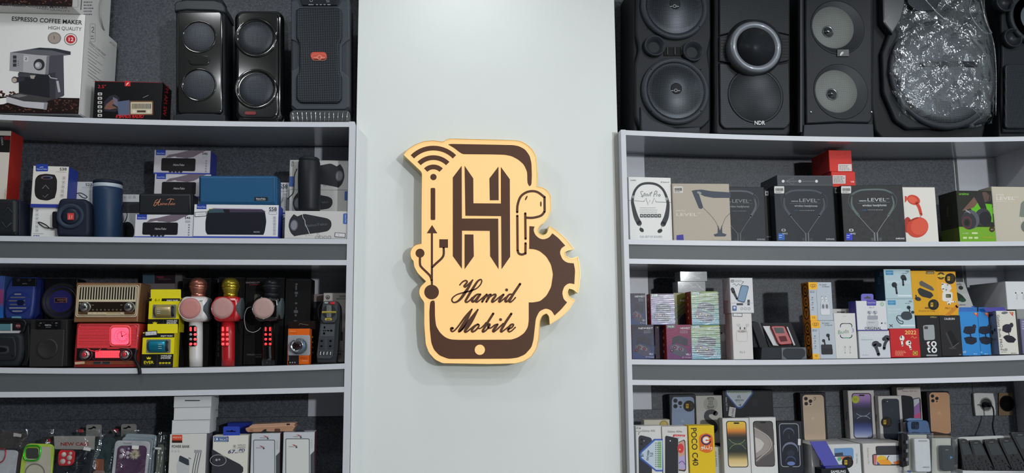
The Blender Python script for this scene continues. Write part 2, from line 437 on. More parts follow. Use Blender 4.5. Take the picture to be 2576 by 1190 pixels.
    # ---- turned and bent parts --------------------------------------
    def lathe(s, name, cx, cy, prof, m, seg=32, parent=None, smooth=True, label=None, sx=1):
        """turned about the plane normal; prof = [(radius in pixels, depth in metres), ...]"""
        u, v = s.pl.uv(cx, cy); V = []; Fc = []; n = len(prof)
        for k in range(seg):
            t = 2*math.pi*k/seg
            for r, d in prof: V.append(s.pl.P(u+r*s.sc*sx*math.cos(t), v+r*s.sc*math.sin(t), d))
        for k in range(seg):
            j = (k+1) % seg
            for i in range(n-1): Fc.append((k*n+i, j*n+i, j*n+i+1, k*n+i+1))
        if prof[0][0] > 0: Fc.append(tuple(k*n for k in range(seg-1, -1, -1)))
        if prof[-1][0] > 0: Fc.append(tuple(k*n+n-1 for k in range(seg)))
        return s.add(name, V, Fc, m, parent, smooth, None, label)
    def turned(s, name, cx, prof, m, seg=28, d=0, parent=None, smooth=True, label=None, flat=1):
        """turned about the vertical; prof = [(radius px, pixel row), ...]; d = depth of the axis behind the plane"""
        V = []; Fc = []; n = len(prof); u = None
        for k in range(seg):
            t = 2*math.pi*k/seg
            for r, y in prof:
                uu, v = s.pl.uv(cx, y)
                V.append(s.pl.P(uu+r*s.sc*math.cos(t), v, d+r*s.sc*math.sin(t)*flat))
        for k in range(seg):
            j = (k+1) % seg
            for i in range(n-1): Fc.append((k*n+i, k*n+i+1, j*n+i+1, j*n+i))
        Fc.append(tuple(k*n for k in range(seg))); Fc.append(tuple(k*n+n-1 for k in range(seg-1, -1, -1)))
        return s.add(name, V, Fc, m, parent, smooth, None, label)
    def tube(s, name, pts, r, m, seg=8, smooth=5, closed=False, parent=None, label=None):
        """round bar or cord; pts = [(px, py, depth m), ...], r in metres"""
        if smooth: pts = cr_smooth(pts, smooth, closed)
        Q = [s.deep(*p[:3]) for p in pts]; L = len(Q); V = []; Fc = []
        for i, q in enumerate(Q):
            a = Q[i-1] if (i or closed) else Q[0]; b = Q[(i+1) % L] if (i < L-1 or closed) else Q[-1]
            t = (b-a).normalized(); h = Vector((0, 1, 0)) if abs(t.y) < .9 else Vector((1, 0, 0))
            e1 = t.cross(h).normalized(); e2 = t.cross(e1)
            V += [q+e1*(r*math.cos(2*math.pi*k/seg))+e2*(r*math.sin(2*math.pi*k/seg)) for k in range(seg)]
        for i in range(L if closed else L-1):
            j = (i+1) % L
            for k in range(seg):
                l = (k+1) % seg; Fc.append((i*seg+k, i*seg+l, j*seg+l, j*seg+k))
        if not closed: Fc.append(tuple(range(seg-1, -1, -1))); Fc.append(tuple((L-1)*seg+k for k in range(seg)))
        return s.add(name, V, Fc, m, parent, True, None, label)
    def sheet(s, name, fn, nu, nv, m, parent=None, smooth=True, label=None, thick=0):
        """surface grid: fn(a, b) -> (px, py, depth)"""
        V = []; Fc = []
        for j in range(nv+1):
            for i in range(nu+1):
                V.append(s.deep(*fn(i/nu, j/nv)))
        for j in range(nv):
            for i in range(nu):
                a = j*(nu+1)+i; Fc.append((a, a+nu+1, a+nu+2, a+1))
        o = s.add(name, V, Fc, m, parent, smooth, None, label)
        if thick:
            md = o.modifiers.new('thickness', 'SOLIDIFY'); md.thickness = thick; md.offset = -1
        return o

# ---------------------------------------------------------------- the room
BACK = .263
COLY = .045
XL, XR = -1.72, 2.19
zrel = lambda z: ZC+z
# shelf heights (tops) and the sag of each long board: z at the two ends of the visible span, sag in the middle
SHELF = {'L1': (-1.34, .7225, -.268, .7205, .0065), 'L2': (-1.32, .340, -.268, .336, .001), 'L2b': (-1.31, .272, -.268, .268, .001),
         'L3': (-1.29, -.060, -.268, -.058, .007), 'L4': (-1.28, -.132, -.268, -.130, .003), 'L5': (-1.3, -.452, -.268, -.452, 0),
         'R1': (.652, .7105, 2.09, .715, .0115), 'R2': (.652, .339, 2.056, .340, .0045), 'R2b': (.652, .275, 2.05, .273, .004),
         'R3': (.655, -.054, 2.017, -.052, .0075), 'R4': (.655, -.1195, 2.01, -.122, .0065), 'R5': (.655, -.452, 2.01, -.452, 0)}
def zs(k, x):
    xa, za, xb, zb, s = SHELF[k]; t = (x-xa)/(xb-xa)
    return ZC+za+(zb-za)*t-4*s*t*(1-t)
def on(k, cx, Y, hw=75): return max(zs(k, at(c, 600, Y).x) for c in (cx-hw, cx, cx+hw))+.0008
T = .0165
cube('floor', -3.4, 3.9, -7.6, BACK+.1, -.05, 0, mat((150, 148, 145), .4, var=.08, scale=4, name='floor tile'), kind='structure')
cube('ceiling', -3.4, 3.9, -7.6, BACK+.1, CEIL, CEIL+.05, WALL, kind='structure')
cube('wall_left', -3.45, -3.4, -7.6, BACK+.1, 0, CEIL, mat((92, 93, 96), .6, var=.1, scale=3, name='grey side wall'), kind='structure')
cube('wall_right', 3.9, 3.95, -7.6, BACK+.1, 0, CEIL, WALL, kind='structure')
cube('wall_front', -3.4, 3.9, -7.65, -7.6, 0, CEIL, mat((48, 50, 54), .6, var=.1, scale=3, name='dark shop front'), kind='structure')
wb = cube('wall_back', -3.4, 3.9, BACK+.012, BACK+.1, 0, CEIL, WALL, kind='structure')
cxl = at(897, 300, COLY).x; cxr = at(1552.5, 300, COLY).x
cube('wall_column', cxl, cxr, COLY, BACK+.012, 0, CEIL, WALL, kind='structure')
st = cube('trim_1', at(1541, 340, COLY-.0015).x, cxr+.0005, COLY-.0015, COLY, 0, ZC+.715, mat((176, 176, 168), .35, coat=.5, var=.05, scale=9, name='clear tape strip'), kind='structure')
# speckled granite slabs on the back wall, each a piece of it
gl = at(775, 1000, BACK).x; gr0 = at(1622, 420, BACK).x; gr1 = at(2400, 420, BACK).x
zlb = at(800, 1047, BACK).z; zrb = at(1610, 1030, BACK).z
Gz = ((XL, gl, zlb, zrel(.7)), (XL, cxl, 0, zlb), (XL, cxl, zrel(.7), CEIL),
      (gr0, gr1, zrb, zrel(.7)), (gr1+.001, XR, zrb, zrel(-.13)), (cxr, XR, 0, zrb), (cxr, XR, zrel(.7), CEIL))
for a, b, c, d in Gz:
    cube('granite_slab', a+.0005, b-.0005, BACK, BACK+.012, c+.0005, d-.0005, GRAN, wb)
for a, b, c, d in ((gl, cxl, zlb, zrel(.7)), (cxr, gr0, zrb, zrel(.7)), (gr1+.012, XR, zrel(-.128), zrel(.7))):
    cube('white_panel', a+.001, b-.001, BACK-.001, BACK+.012, c, d, LAMW, wb)

# ---------------------------------------------------------------- shelving units
def board(name, key, x0, x1, y0, y1, m_top, m_under, m_edge, parent, th=T, n=24, off=0):
    V = []; Fc = []; ix = []
    for i in range(n+1):
        x = x0+(x1-x0)*i/n; z = zs(key, x)+off
        V += [(x, y0, z), (x, y1, z), (x, y1, z-th), (x, y0, z-th)]
    for i in range(n):
        a = 4*i; b = a+4
        Fc += [(a, b, b+1, a+1), (a+2, b+2, b+3, a+3), (a+3, b+3, b, a), (a+1, b+1, b+2, a+2)]; ix += [0, 1, 2, 0]
    Fc += [(0, 1, 2, 3), (4*n+3, 4*n+2, 4*n+1, 4*n)]; ix += [0, 0]
    return link(name, raw_mesh(name, V, Fc, [m_top, m_under, m_edge], ix), parent)
def unit(side, label):
    u = link('shelving_unit', None, None, (0, 0, 0)); tag(u, label, 'shelving unit', 'wall shelving units')
    if side == 'L': x0, x1 = XL, at(878, 340, 0).x; p0, p1 = x1, at(891.7, 340, 0).x
    else: x0, x1 = at(1574.3, 340, 0).x, XR-.02; p0, p1 = at(1562, 330, 0).x, x0
    ztop = zs(side+'1', x1 if side == 'L' else x0)
    cube('side_post', p0, p1, 0, BACK, .05, ztop+.0015, [LAMW][0], u)
    ex = (x0-.016, x0) if side == 'L' else (XR-.02, XR)
    cube('side_post', ex[0], ex[1], 0, BACK, .05, ztop+.0015, LAMW, u)
    for k in '1', '2', '2b', '3', '4', '5':
        top = LAMW if k == '5' else LAMG
        board('shelf_board', side+k, x0, x1, .0005, BACK, top, LAMG, LAMW, u, th=T if k != '5' else .02)
    for a, b in (('2', '2b'), ('3', '4')):
        n = 24; V = []; Fc = []
        for i in range(n+1):
            x = x0+(x1-x0)*i/n; za = zs(side+a, x)-T+.001; zb = zs(side+b, x)-.001
            V += [(x, .006, za), (x, .022, za), (x, .022, zb), (x, .006, zb)]
        for i in range(n):
            q = 4*i; r = q+4; Fc += [(q, r, r+1, q+1), (q+2, r+2, r+3, q+3), (q+3, r+3, r, q), (q+1, r+1, r+2, q+2)]
        Fc += [(0, 1, 2, 3), (4*n+3, 4*n+2, 4*n+1, 4*n)]
        link('fascia_panel', raw_mesh('fascia_panel', V, Fc, FASC), u)
    return u
UL = unit('L', 'white edged grey shelving unit left of the illuminated sign')
UR = unit('R', 'white edged grey shelving unit right of the illuminated sign')

# ---------------------------------------------------------------- the illuminated sign
SIGN_Y = -.015
S = Thing('illuminated_sign', 'backlit cream sign shaped like a phone and gear with brown lettering on the white column', 'sign', 1220, 640, SIGN_Y, zb=at(1220, 916, SIGN_Y).z)
OUT = [(1014,389),(1025,376),(1044,363.5),(1067,355),(1089,353.3),(1104,355),(1114,357),(1121,352),(1131,348.5),(1240,351),(1292,352.6),(1309,354.5),(1324,362),(1337.6,373.6),(1348,390),(1351,410.6),(1352,440),(1352,464),(1350,468.6),(1364.5,471),(1378,479.5),(1386,493),(1386.7,525),(1381,545),(1371,558.7),(1357.6,568.7),(1353.4,579),(1357.6,588),(1367.7,591.4),(1376,587),(1382,568),(1401,580.5),(1425,602),(1444,626.7),(1430,629),(1421.5,634),(1423,644),(1436.6,651),(1453.4,645),(1458.5,668),(1460,692),(1458,716),(1454,737.4),(1441.8,728),(1431.7,726),(1427.7,734),(1431.7,746.5),(1446.8,754.5),(1431.7,778.7),(1411.5,799),(1383,817),(1381,795),(1375,789),(1365,793),(1359,807),(1356,851.4),(1351,875.6),(1337,897.7),(1316.7,910),(1296.6,915),(1230,916.5),(1112.8,914.6),(1093.5,905),(1078,887.5),(1070,866),(1066.4,816),(1066.4,760),(1056.7,748),(1052.9,734.8),(1056.7,721),(1071,707.7),(1050.4,688),(1041,671),(1039.5,656),(1033.6,651),(1031,636),(1035,624),(1045,615),(1059.7,612.4),(1059.7,520),(1061,434)]
def refine(P, thr=40):
    """round the soft bends, keep the sharp corners"""
    L = len(P); o = []
    for i in range(L):
        a, b, c = P[i-1], P[i], P[(i+1) % L]
        v1 = (b[0]-a[0], b[1]-a[1]); v2 = (c[0]-b[0], c[1]-b[1]); l1 = math.hypot(*v1); l2 = math.hypot(*v2)
        an = math.degrees(math.acos(max(-1, min(1, (v1[0]*v2[0]+v1[1]*v2[1])/(l1*l2)))))
        if an < 4 or an > thr+12: o.append(b); continue
        k1 = min(.45, 6/l1 if l1 > 14 else .45); k2 = min(.45, 6/l2 if l2 > 14 else .45)
        p = (b[0]-v1[0]*k1, b[1]-v1[1]*k1); q = (b[0]+v2[0]*k2, b[1]+v2[1]*k2)
        for t in (0, .25, .5, .75, 1): o.append(tuple((1-t)**2*p[k]+2*t*(1-t)*b[k]+t*t*q[k] for k in (0, 1)))
    return o
OUTR = refine(OUT)
GOLD = mat((214, 190, 120), .25, metal=.85, var=.05, name='gold metal return')
LIT = mat((190, 150, 112), .4, emit=.66, ecol=(255, 200, 120), var=0, name='lit cream acrylic')
DEEP = COLY-SIGN_Y
# metal return: a thin-walled rim around the outline
uvo = [S.pl.uv(*p) for p in OUTR]
if sum(uvo[i][0]*uvo[(i+1) % len(uvo)][1]-uvo[(i+1) % len(uvo)][0]*uvo[i][1] for i in range(len(uvo))) < 0: uvo = uvo[::-1]
Ln = len(uvo); nrm = []
for i in range(Ln):
    a, b, c = (Vector(uvo[k]) for k in (i-1, i, (i+1) % Ln))
    e1 = (b-a).normalized(); e2 = (c-b).normalized(); q = Vector((e1.y+e2.y, -e1.x-e2.x)); q = q.normalized() if q.length > 1e-5 else Vector((e1.y, -e1.x)); nrm.append(q)
tw = .0013
V = []; Fc = []
for (ins, d) in ((0, DEEP), (0, 0), (tw, 0), (tw, .005)):
    V += [S.pl.P(u-nrm[i].x*ins, v-nrm[i].y*ins, d) for i, (u, v) in enumerate(uvo)]
for k in range(3):
    for i in range(Ln):
        j = (i+1) % Ln; Fc.append((k*Ln+i, k*Ln+j, (k+1)*Ln+j, (k+1)*Ln+i))
S.add('metal_return', V, Fc, GOLD)
V = [S.pl.P(u-nrm[i].x*tw, v-nrm[i].y*tw, d) for d in (.0035, .0075) for i, (u, v) in enumerate(uvo)]
Fc = [tuple(range(Ln)), tuple(range(2*Ln-1, Ln-1, -1))]+[(i, Ln+i, Ln+(i+1) % Ln, (i+1) % Ln) for i in range(Ln)]
S.add('acrylic_face', V, Fc, LIT)
BRN = (90, 60, 44)
S.raise_to(-.0033)
S.poly(refine([(1127,363.5),(1143,373),(1153,381),(1163,388),(1240,388.7),(1270,389.6),(1287,393),(1304,402),(1317.5,414),(1326,432.4),(1326.7,461),(1331.8,469),(1337,465),(1338,441),(1337,410.6),(1332.6,392),(1321,376),(1305.7,367.7),(1290.6,365),(1220,363.5),(1134.5,362)]), BRN)
S.flush('phone_outline')
for ro, ri in ((81, 69), (57, 45), (33.6, 21.5)):
    A = [math.radians(-135+90*k/14) for k in range(15)]
    S.poly([(1090.3+ro*math.cos(a), 447.6+ro*math.sin(a)) for a in A]+[(1090.3+ri*math.cos(a), 447.6+ri*math.sin(a)) for a in A[::-1]], BRN); S.flush('wifi_arc')
S.ell(1090.3, 445.5, 8, None, BRN).flush('wifi_dot').poly(rr(1083.2, 472.8, 1095, 553.6, 3), BRN).flush('bar')
S.poly([(1073.4,587),(1087,566),(1100.3,587)], BRN).rect(1083.7, 586, 1089.2, 722, BRN).rect(1105, 602, 1127, 623.5, BRN)
S.line([(1116,622),(1116,640),(1111,650),(1098,662),(1086.5,673)], 5.8, BRN, smooth=5).line([(1056.6,644),(1056.6,664),(1061,673),(1081,693),(1086,706)], 5.8, BRN, smooth=5)
S.ell(1056.6, 637, 11.3, None, BRN).ell(1085.7, 734.8, 18.5, None, BRN).flush('usb_symbol')
S.poly(refine([(1082,760),(1086.7,756),(1092.5,756.4),(1094,762),(1094.4,796.7),(1097,820),(1107,837),(1120.5,849),(1134,854),(1155,855),(1240,854.7),(1286.5,854.4),(1302.6,849),(1318.7,838),(1327.8,823),(1330,807),(1330,760.6),(1340,761),(1359,757.6),(1375,743.5),(1386.3,722),(1391,690),(1386,666),(1374.5,646),(1357.6,631.8),(1344,627),(1331,626.4),(1331.6,569),(1345,570),(1341.7,578),(1346,590.6),(1356,599.8),(1367.7,602.7),(1381,598),(1389.6,587),(1404.7,599),(1422,618),(1411.4,625),(1408,636),(1414.8,652.8),(1426.5,661),(1443.4,662.5),(1446.7,679.7),(1444.8,715),(1431.7,712),(1419.6,720),(1414,736),(1417.6,752.5),(1426.6,760.6),(1411.5,778.7),(1395,794),(1387,780.8),(1373,775.7),(1357,782.8),(1348,801),(1342,855),(1337,873.5),(1320.8,891.7),(1302.6,899.8),(1282.4,902.4),(1230,902.8),(1128,903),(1105,894),(1091.5,879.8),(1084.8,862),(1081,825.6),(1080,785)]), BRN).flush('gear_and_phone_outline')
for P in ([(1139,446.7),(1161.5,417),(1162,549.8),(1253.4,550),(1254.3,677.6),(1232.8,644.4),(1232,581),(1162.3,580.5),(1162,676.5),(1139,644.4)],
          [(1168.6,417),(1190.6,449),(1191,511.5),(1260,512),(1259.8,419.8),(1282.5,451),(1283.4,646),(1261.5,677.6),(1260.5,544),(1170.6,543)],
          [(1231,449),(1254,419),(1254.5,504),(1232,504)], [(1168.6,589.7),(1191,590),(1192,645),(1168.6,677.6)]): S.poly(P, BRN).flush('monogram_stroke')
S.line([(1301,534),(1302,516),(1309,496),(1322,485),(1337.6,481),(1353,484),(1369.6,496.3)], 6, BRN, smooth=5).line([(1369.7,495.5),(1370,532)], 6, BRN)
S.line([(1370,532),(1361,542.5),(1341,548),(1322,547.7)], 6, BRN, smooth=4)
S.ell(1323.7, 498.3, 2, 6.5, BRN, rot=.45).ell(1360.5, 513.4, 2, 6.8, BRN)
S.line([(1301.3,543),(1302,630)], 6, BRN).line([(1302,629),(1304.7,637.5),(1313,640.5),(1321.5,637.5)], 6, BRN, smooth=4).line([(1322,612),(1321.7,638)], 6, BRN).line([(1321.3,537),(1322,601)], 6, BRN).flush('earbud_outline')
Z7 = lambda P, y0=690: [(1120+p[0]*.07764, y0+p[1]*.07764)+((p[2]*.07764,) if len(p) > 2 else ()) for p in P]
for P, wd in (([(470,350,40),(560,250,50),(660,205,55),(710,250,60),(650,335,66),(610,385,60),(650,415,56),(760,320,56),(890,185,44)], 4),
          ([(890,185,44),(760,420,80),(640,600,96),(520,770,86),(400,880,66),(280,915,52),(215,850,52),(245,760,46),(380,660,44),(600,592,50),(800,545,52),(1000,470,46),(1130,350,44),(1182,230,46),(1150,170,48),(1050,230,66),(940,390,80),(820,580,86),(710,770,80),(655,870,70),(690,908,60),(780,860,52),(880,760,60)], 5),
          ([(1140,655,56),(1040,655,60),(940,730,76),(870,830,80),(885,890,76),(970,850,70),(1080,720,76),(1140,650,60)], 5), ([(1140,655,60),(1040,790,84),(990,880,70),(1030,902,56),(1120,840,50),(1230,750,56),(1345,655,60)], 5),
          ([(1345,655,64),(1260,780,84),(1195,895,66)], 5), ([(1250,790,40),(1400,680,56),(1475,655,60)], 4), ([(1475,655,64),(1400,770,84),(1330,895,66)], 5),
          ([(1390,780,40),(1540,675,56),(1620,655,66),(1630,705,70),(1550,810,84),(1510,885,70),(1550,900,56),(1650,830,50),(1760,740,50),(1880,655,56)], 5), ([(1890,660,66),(1800,780,86),(1740,870,70),(1765,902,56),(1850,840,50),(1960,750,50)], 5),
          ([(2170,655,56),(2080,655,60),(2000,740,74),(1950,830,80),(1955,890,70),(2030,860,66),(2140,730,70),(2210,640,60)], 5), ([(2425,315,78),(2300,500,80),(2200,650,84),(2100,820,84),(2070,885,70),(2120,900,56),(2200,840,48),(2275,755,44)], 5)):
    S.line(Z7(P), wd, BRN, smooth=4, ltr=True)
S.poly(ell(1120+1988*.07764, 690+508*.07764, 3.8), BRN, ltr=True).flush('lettering')
for P, wd in (([(245,720,80),(200,725,90),(190,780,70),(225,825,56),(310,785,50),(450,620,54),(650,345,64),(865,105,50)], 4),
          ([(865,105,50),(700,420,110),(560,660,130),(460,790,90),(435,835,50),(490,815,56),(620,680,60),(800,430,64),(1058,115,50)], 4), ([(1058,115,50),(860,460,110),(720,680,110),(640,800,84),(650,845,62),(720,820,54),(830,730,50),(950,640,56),(1050,590,56)], 4),
          ([(1060,592,56),(960,650,76),(870,760,80),(865,820,70),(905,832,60),(1000,770,60),(1080,670,56),(1095,610,50),(1060,592,50)], 4), ([(1070,725,44),(1140,722,44),(1240,640,50),(1330,540,56)], 4),
          ([(1555,245,76),(1400,490,78),(1260,720,80),(1212,815,74),(1245,838,56),(1340,765,56),(1430,650,60),(1440,590,66),(1400,600,66),(1385,670,60),(1420,722,54),(1510,690,50),(1600,620,56),(1700,592,60)], 4),
          ([(1695,595,66),(1620,700,90),(1548,800,76),(1565,835,58),(1640,790,50),(1760,680,56),(1880,570,56)], 4), ([(2140,250,78),(1960,520,84),(1860,690,84),(1800,805,74),(1825,838,56),(1910,780,50),(2040,680,50)], 4),
          ([(2050,750,50),(2150,700,54),(2210,620,54),(2190,588,56),(2120,615,70),(2060,700,80),(2035,790,70),(2075,835,56),(2160,795,46),(2270,690,44)], 4)):
    S.line(Z7(P, 770), wd, BRN, smooth=4, ltr=True)
S.poly(ell(1120+1792*.07764, 770+440*.07764, 3.8), BRN, ltr=True).flush('lettering')
S.pl = Plane(S.front.P(0, 0, .0033), S.front.ux, S.front.n, S.front.uz)
S.lathe('home_button', 1207, 880, [(12.6, -.0026), (12.6, .002)], LIT, seg=28, smooth=False)
S.face('F')

# ================================================================ helpers for cartons
def quad(tl, trr, br, bl):
    return lambda u, v: (tl[0]*(1-u)*(1-v)+trr[0]*u*(1-v)+br[0]*u*v+bl[0]*(1-u)*v, tl[1]*(1-u)*(1-v)+trr[1]*u*(1-v)+br[1]*u*v+bl[1]*(1-u)*v)
def carton(name, label, cat, xl, xr, yt, Y, dep, shelf, m=None, yaw=0, zb=None, group=None, gloss=False, tilt=0, cy=None):
    cx = (xl+xr)/2
    z = zb if zb is not None else on(shelf, cx, Y, (xr-xl)/2+14)
    t = Thing(name, label, cat, cx, cy or yt+20, Y, z, yaw, tilt, group, gloss)
    t.box(xl, xr, yt, dep, m or WHT)
    yb = t.yb()
    t.q = quad(*[pixel(t.front.P(u, v)) for u, v in ((t.u[0], t.v[1]), (t.u[1], t.v[1]), (t.u[1], t.v[0]), (t.u[0], t.v[0]))])
    return t
def band(t, w, u0, v0, u1, v1, col):
    """print a band on a face; u, v as fractions, v from the top down"""
    t.face(w); f = t.front
    if w in 'RL': U = lambda u: u*t.dep if w == 'R' else -(1-u)*t.dep; V = lambda v: t.v[1]+(t.v[0]-t.v[1])*v
    elif w == 'F': U = lambda u: t.u[0]+(t.u[1]-t.u[0])*u; V = lambda v: t.v[1]+(t.v[0]-t.v[1])*v
    else: U = lambda u: t.u[0]+(t.u[1]-t.u[0])*u; V = lambda v: t.dep*v if w == 'T' else t.dep*(1-v)
    if w == 'L': U = lambda u: (1-u)*-t.dep
    t.lay += 1; d = -(.0003+t.lay*.00004)
    t.art.append(([t.pl.P(U(u), V(v), d) for u, v in ((u0, v1), (u1, v1), (u1, v0), (u0, v0))], [(0, 1, 2, 3)], col)); t.face('F')
    return t
def Q(t, P): return [t.q(u, v)+((w[0],) if w else ()) for u, v, *w in P]
def qrect(t, u0, v0, u1, v1, col): return t.poly(Q(t, [(u0, v0), (u1, v0), (u1, v1), (u0, v1)]), col)
def qrr(t, u0, v0, u1, v1, r, col, asp=1): 
    return t.poly(Q(t, [(u0+(x-u0), y) for x, y in [(a, v0+(b-v0)) for a, b in qrrp(u0, v0, u1, v1, r, asp)]]), col)
def qrrp(u0, v0, u1, v1, r, asp):
    o = []; ry = r*asp
    for cx, cy, a in ((u1-r, v0+ry, -90), (u1-r, v1-ry, 0), (u0+r, v1-ry, 90), (u0+r, v0+ry, 180)):
        for k in range(5):
            t = math.radians(a+22.5*k); o.append((cx+r*math.cos(t), cy+ry*math.sin(t)))
    return o
def qell(t, u, v, ru, rv, col): return t.poly(Q(t, [(u+ru*math.cos(a), v+rv*math.sin(a)) for a in (2*math.pi*k/22 for k in range(22))]), col)
def qline(t, P, wd, col, smooth=0): return t.line(Q(t, P), wd, col, smooth)
def qtext(t, s, u0, v0, u1, h, col, bold=False, shear=0, v1=None):
    a = t.q(u0, v0); b = t.q(u1, v0 if v1 is None else v1); return t.text(s, a[0], a[1], b[0], h, col, y1=b[1], bold=bold, shear=shear)
def icons(t, x, y, n, dx, dy, sz, col):
    for k in range(n):
        cx, cy = x+dx*k, y+dy*k; t.line(rr(cx-sz, cy-sz, cx+sz, cy+sz, sz*.4), .6, col, closed=True); t.lay -= 1
        if k % 2: t.ell(cx, cy, sz*.4, None, col, n=8)
        else: t.rect(cx-sz*.4, cy-sz*.4, cx+sz*.4, cy+sz*.4, col)
def price_tag(t, x0, y0, x1, y1, tilt=0, seed=3):
    """small white tag with a dark frame, its own piece stuck on the front"""
    c = ((x0+x1)/2, (y0+y1)/2); ca, sa = math.cos(tilt), math.sin(tilt)
    rot = lambda P: [(c[0]+(x-c[0])*ca-(y-c[1])*sa, c[1]+(x-c[0])*sa+(y-c[1])*ca) for x, y in P]
    t.poly(rot(rect(x0, y0, x1, y1)), (48, 50, 58)).poly(rot(rect(x0+1.3, y0+1.3, x1-1.3, y1-1.3)), (214, 214, 216))
    r = random.Random(seed); x = x0+3
    while x < x1-4:
        t.line(rot([(x, c[1]-r.uniform(-.5, 2)), (x+r.uniform(0, 2), c[1]+r.uniform(0, 2.2))]), .6, (70, 72, 80)); x += r.uniform(2, 4)
NAVY = (30, 48, 110); HB = (38, 62, 150)
GREY = (120, 120, 124)

# ================================================================ left unit, top
b1 = carton('coffee_maker_box', 'white espresso coffee maker carton standing on the shelf, under an identical one', 'box', -70, 206, 34, .002, .245, 'L1', WHT, yaw=-.03, zb=on('L1', 68, .002, 200)+.001, group='espresso maker cartons')
def espresso(b, art):
    b.poly(Q(b, [(0, .83), (1, .84), (1, 1), (0, 1)]), (30, 20, 20))
    r = random.Random(5)
    for k in range(150):
        u, v = r.uniform(.3, .99), r.uniform(.85, .98); c = r.choice(((66, 38, 34), (84, 50, 44), (48, 28, 26), (110, 72, 62)))
        qell(b, u, v, .008, .006, c); b.lay -= 1
    b.lay += 1
    for k in range(26):
        qell(b, r.uniform(.26, .42), r.uniform(.78, .84), .012, .009, r.choice(((66, 38, 34), (92, 58, 50)))); b.lay -= 1
    b.lay += 1
    if not art: return
    b.poly([(0, 248), (14, 246), (40, 250), (10, 262), (0, 263)], (235, 235, 232))
    b.text('ESPRESSO COFFEE MAKER', 29, 52, 206, 10.5, (46, 46, 50), y1=62, bold=True).text('HIGH QUALITY', 121, 74, 205, 9, (58, 58, 62), y1=78)
    b.ell(137, 96, 17, 15, (130, 120, 112)).ell(137, 96, 14.5, 12.8, (162, 152, 144)).line([(137, 98), (136, 91)], 1.4, (50, 46, 44))
    b.ell(178, 99, 16.5, 15, (70, 64, 64)).ell(178, 99, 15, 13.6, (226, 220, 218)).ell(178, 99, 11.8, 10.6, (186, 52, 56)).text('12', 170.5, 103.5, 185.5, 9, (235, 230, 228), bold=True)
    # the machine
    b.poly([(124, 141), (160, 139), (160, 242), (100, 262), (48, 232), (48, 180), (124, 180)], (58, 58, 64))
    b.poly([(26, 132), (74, 124), (100, 121), (140, 122), (178, 130), (178, 138), (160, 140), (118, 140), (60, 136)], (96, 97, 104)).poly([(74, 124), (100, 120), (140, 122), (178, 130), (178, 138), (166, 136), (130, 127)], (52, 54, 62))
    b.poly([(118, 141), (160, 138), (162, 240), (140, 250), (140, 182), (118, 186)], (76, 76, 84))
    b.poly([(26, 132), (118, 141), (114, 188), (24, 178)], (172, 172, 176)).poly([(26, 132), (60, 136), (58, 180), (24, 178)], (150, 150, 155)).poly([(118, 141), (125, 141), (122, 188), (114, 188)], (120, 120, 126))
    for k in range(3): b.poly(rect(33, 140+k*10, 42, 148+k*10), (58, 58, 64)); b.ell(46.5, 155+k*5, 1.2, None, (60, 60, 66), n=8)
    b.rrect(60, 142, 72, 155, 2, (196, 196, 198)).text('2', 63, 151, 69, 6, (50, 50, 54), bold=True)
    b.ell(99, 163, 14, 14.5, (52, 52, 56)).ell(97, 165, 9, 9, (150, 150, 155)).ell(95, 164, 5, 5.4, (196, 196, 200))
    b.poly([(48, 186), (124, 188), (126, 250), (48, 236)], (38, 38, 44)).poly([(46, 184), (92, 188), (88, 196), (46, 192)], (70, 70, 76)).poly([(76, 190), (90, 190), (86, 199), (78, 198)], (170, 160, 150))
    b.ell(38, 201, 8, 8, (60, 56, 56)).ell(37, 202, 6, 6, (180, 168, 156)).poly([(44, 194), (62, 192), (62, 203), (44, 208)], (54, 54, 60))
    b.line([(124, 190), (128, 196), (144, 199)], 2, (190, 190, 194)).poly([(142, 204), (148, 204), (153, 232), (147, 233)], (176, 176, 180))
    b.poly([(18, 242), (48, 234), (132, 248), (116, 258), (60, 254)], (66, 64, 66)).poly([(28, 242), (50, 237), (70, 241), (48, 246)], (120, 116, 116))
    b.poly([(17, 243), (60, 255), (120, 259), (118, 276), (60, 270), (17, 258)], (186, 186, 192)).poly([(112, 258), (121, 258), (118, 277), (110, 276)], (140, 140, 148))
espresso(b1, True)
band(b1, 'R', .01, .01, .99, .99, b1.base).face('R'); sg = (128, 126, 132)
b1.line(rr(225, 60, 238, 105, 2), .8, sg, closed=True).line([(229, 70), (233, 68), (234, 74), (229, 80), (235, 82)], 1.5, (70, 70, 76), smooth=3).fine(227, 88, 237, 100, sg, 2)
b1.text('ESPRESSO COFFEE MAKER', 221, 108, 262, 5, (96, 94, 100), y1=142).line([(221, 112), (262, 148)], .7, sg)
for k in range(9):
    y = 121+k*8.4; r_ = R.uniform(20, 46); b1.line([(219, y), (219+r_, y+r_*.72)], .9, sg)
b1.text('ART NO. 200', 272, 106, 295, 4, sg, y1=124); b1.done()
b2 = carton('coffee_maker_box', 'white espresso coffee maker carton stacked on top of another, cut by the photo edge', 'box', -75, 190, -240, -.055, .27, 'L1', WHT, yaw=-.03, zb=b1.top+.0015, group='espresso maker cartons')
espresso(b2, False)
band(b2, 'R', .01, .01, .99, .99, b2.base); band(b2, 'B', .01, .01, .99, .99, b2.base).face('R').line(rr(182, -10, 196, 18, 2), .8, sg, closed=True).line([(205, -8), (203, 24)], 2.4, (96, 94, 100)).fine(210, -6, 236, 40, sg, 6)
b2.face('B').text('ESPRESSO COFFEE MAKER', 4, 14, 170, 6, (92, 88, 92), y1=22, bold=True).text('HIGH QUALITY', 92, 22, 176, 4.5, (110, 106, 110), y1=30); b2.done()
b2.face('R').tube('carrying_strap', [(258, -12, -.001), (253, 10, -.008), (253, 40, -.012), (257, 62, -.008), (262, 76, -.001)], .0022, mat((150, 148, 152), .5)); b2.face('F')

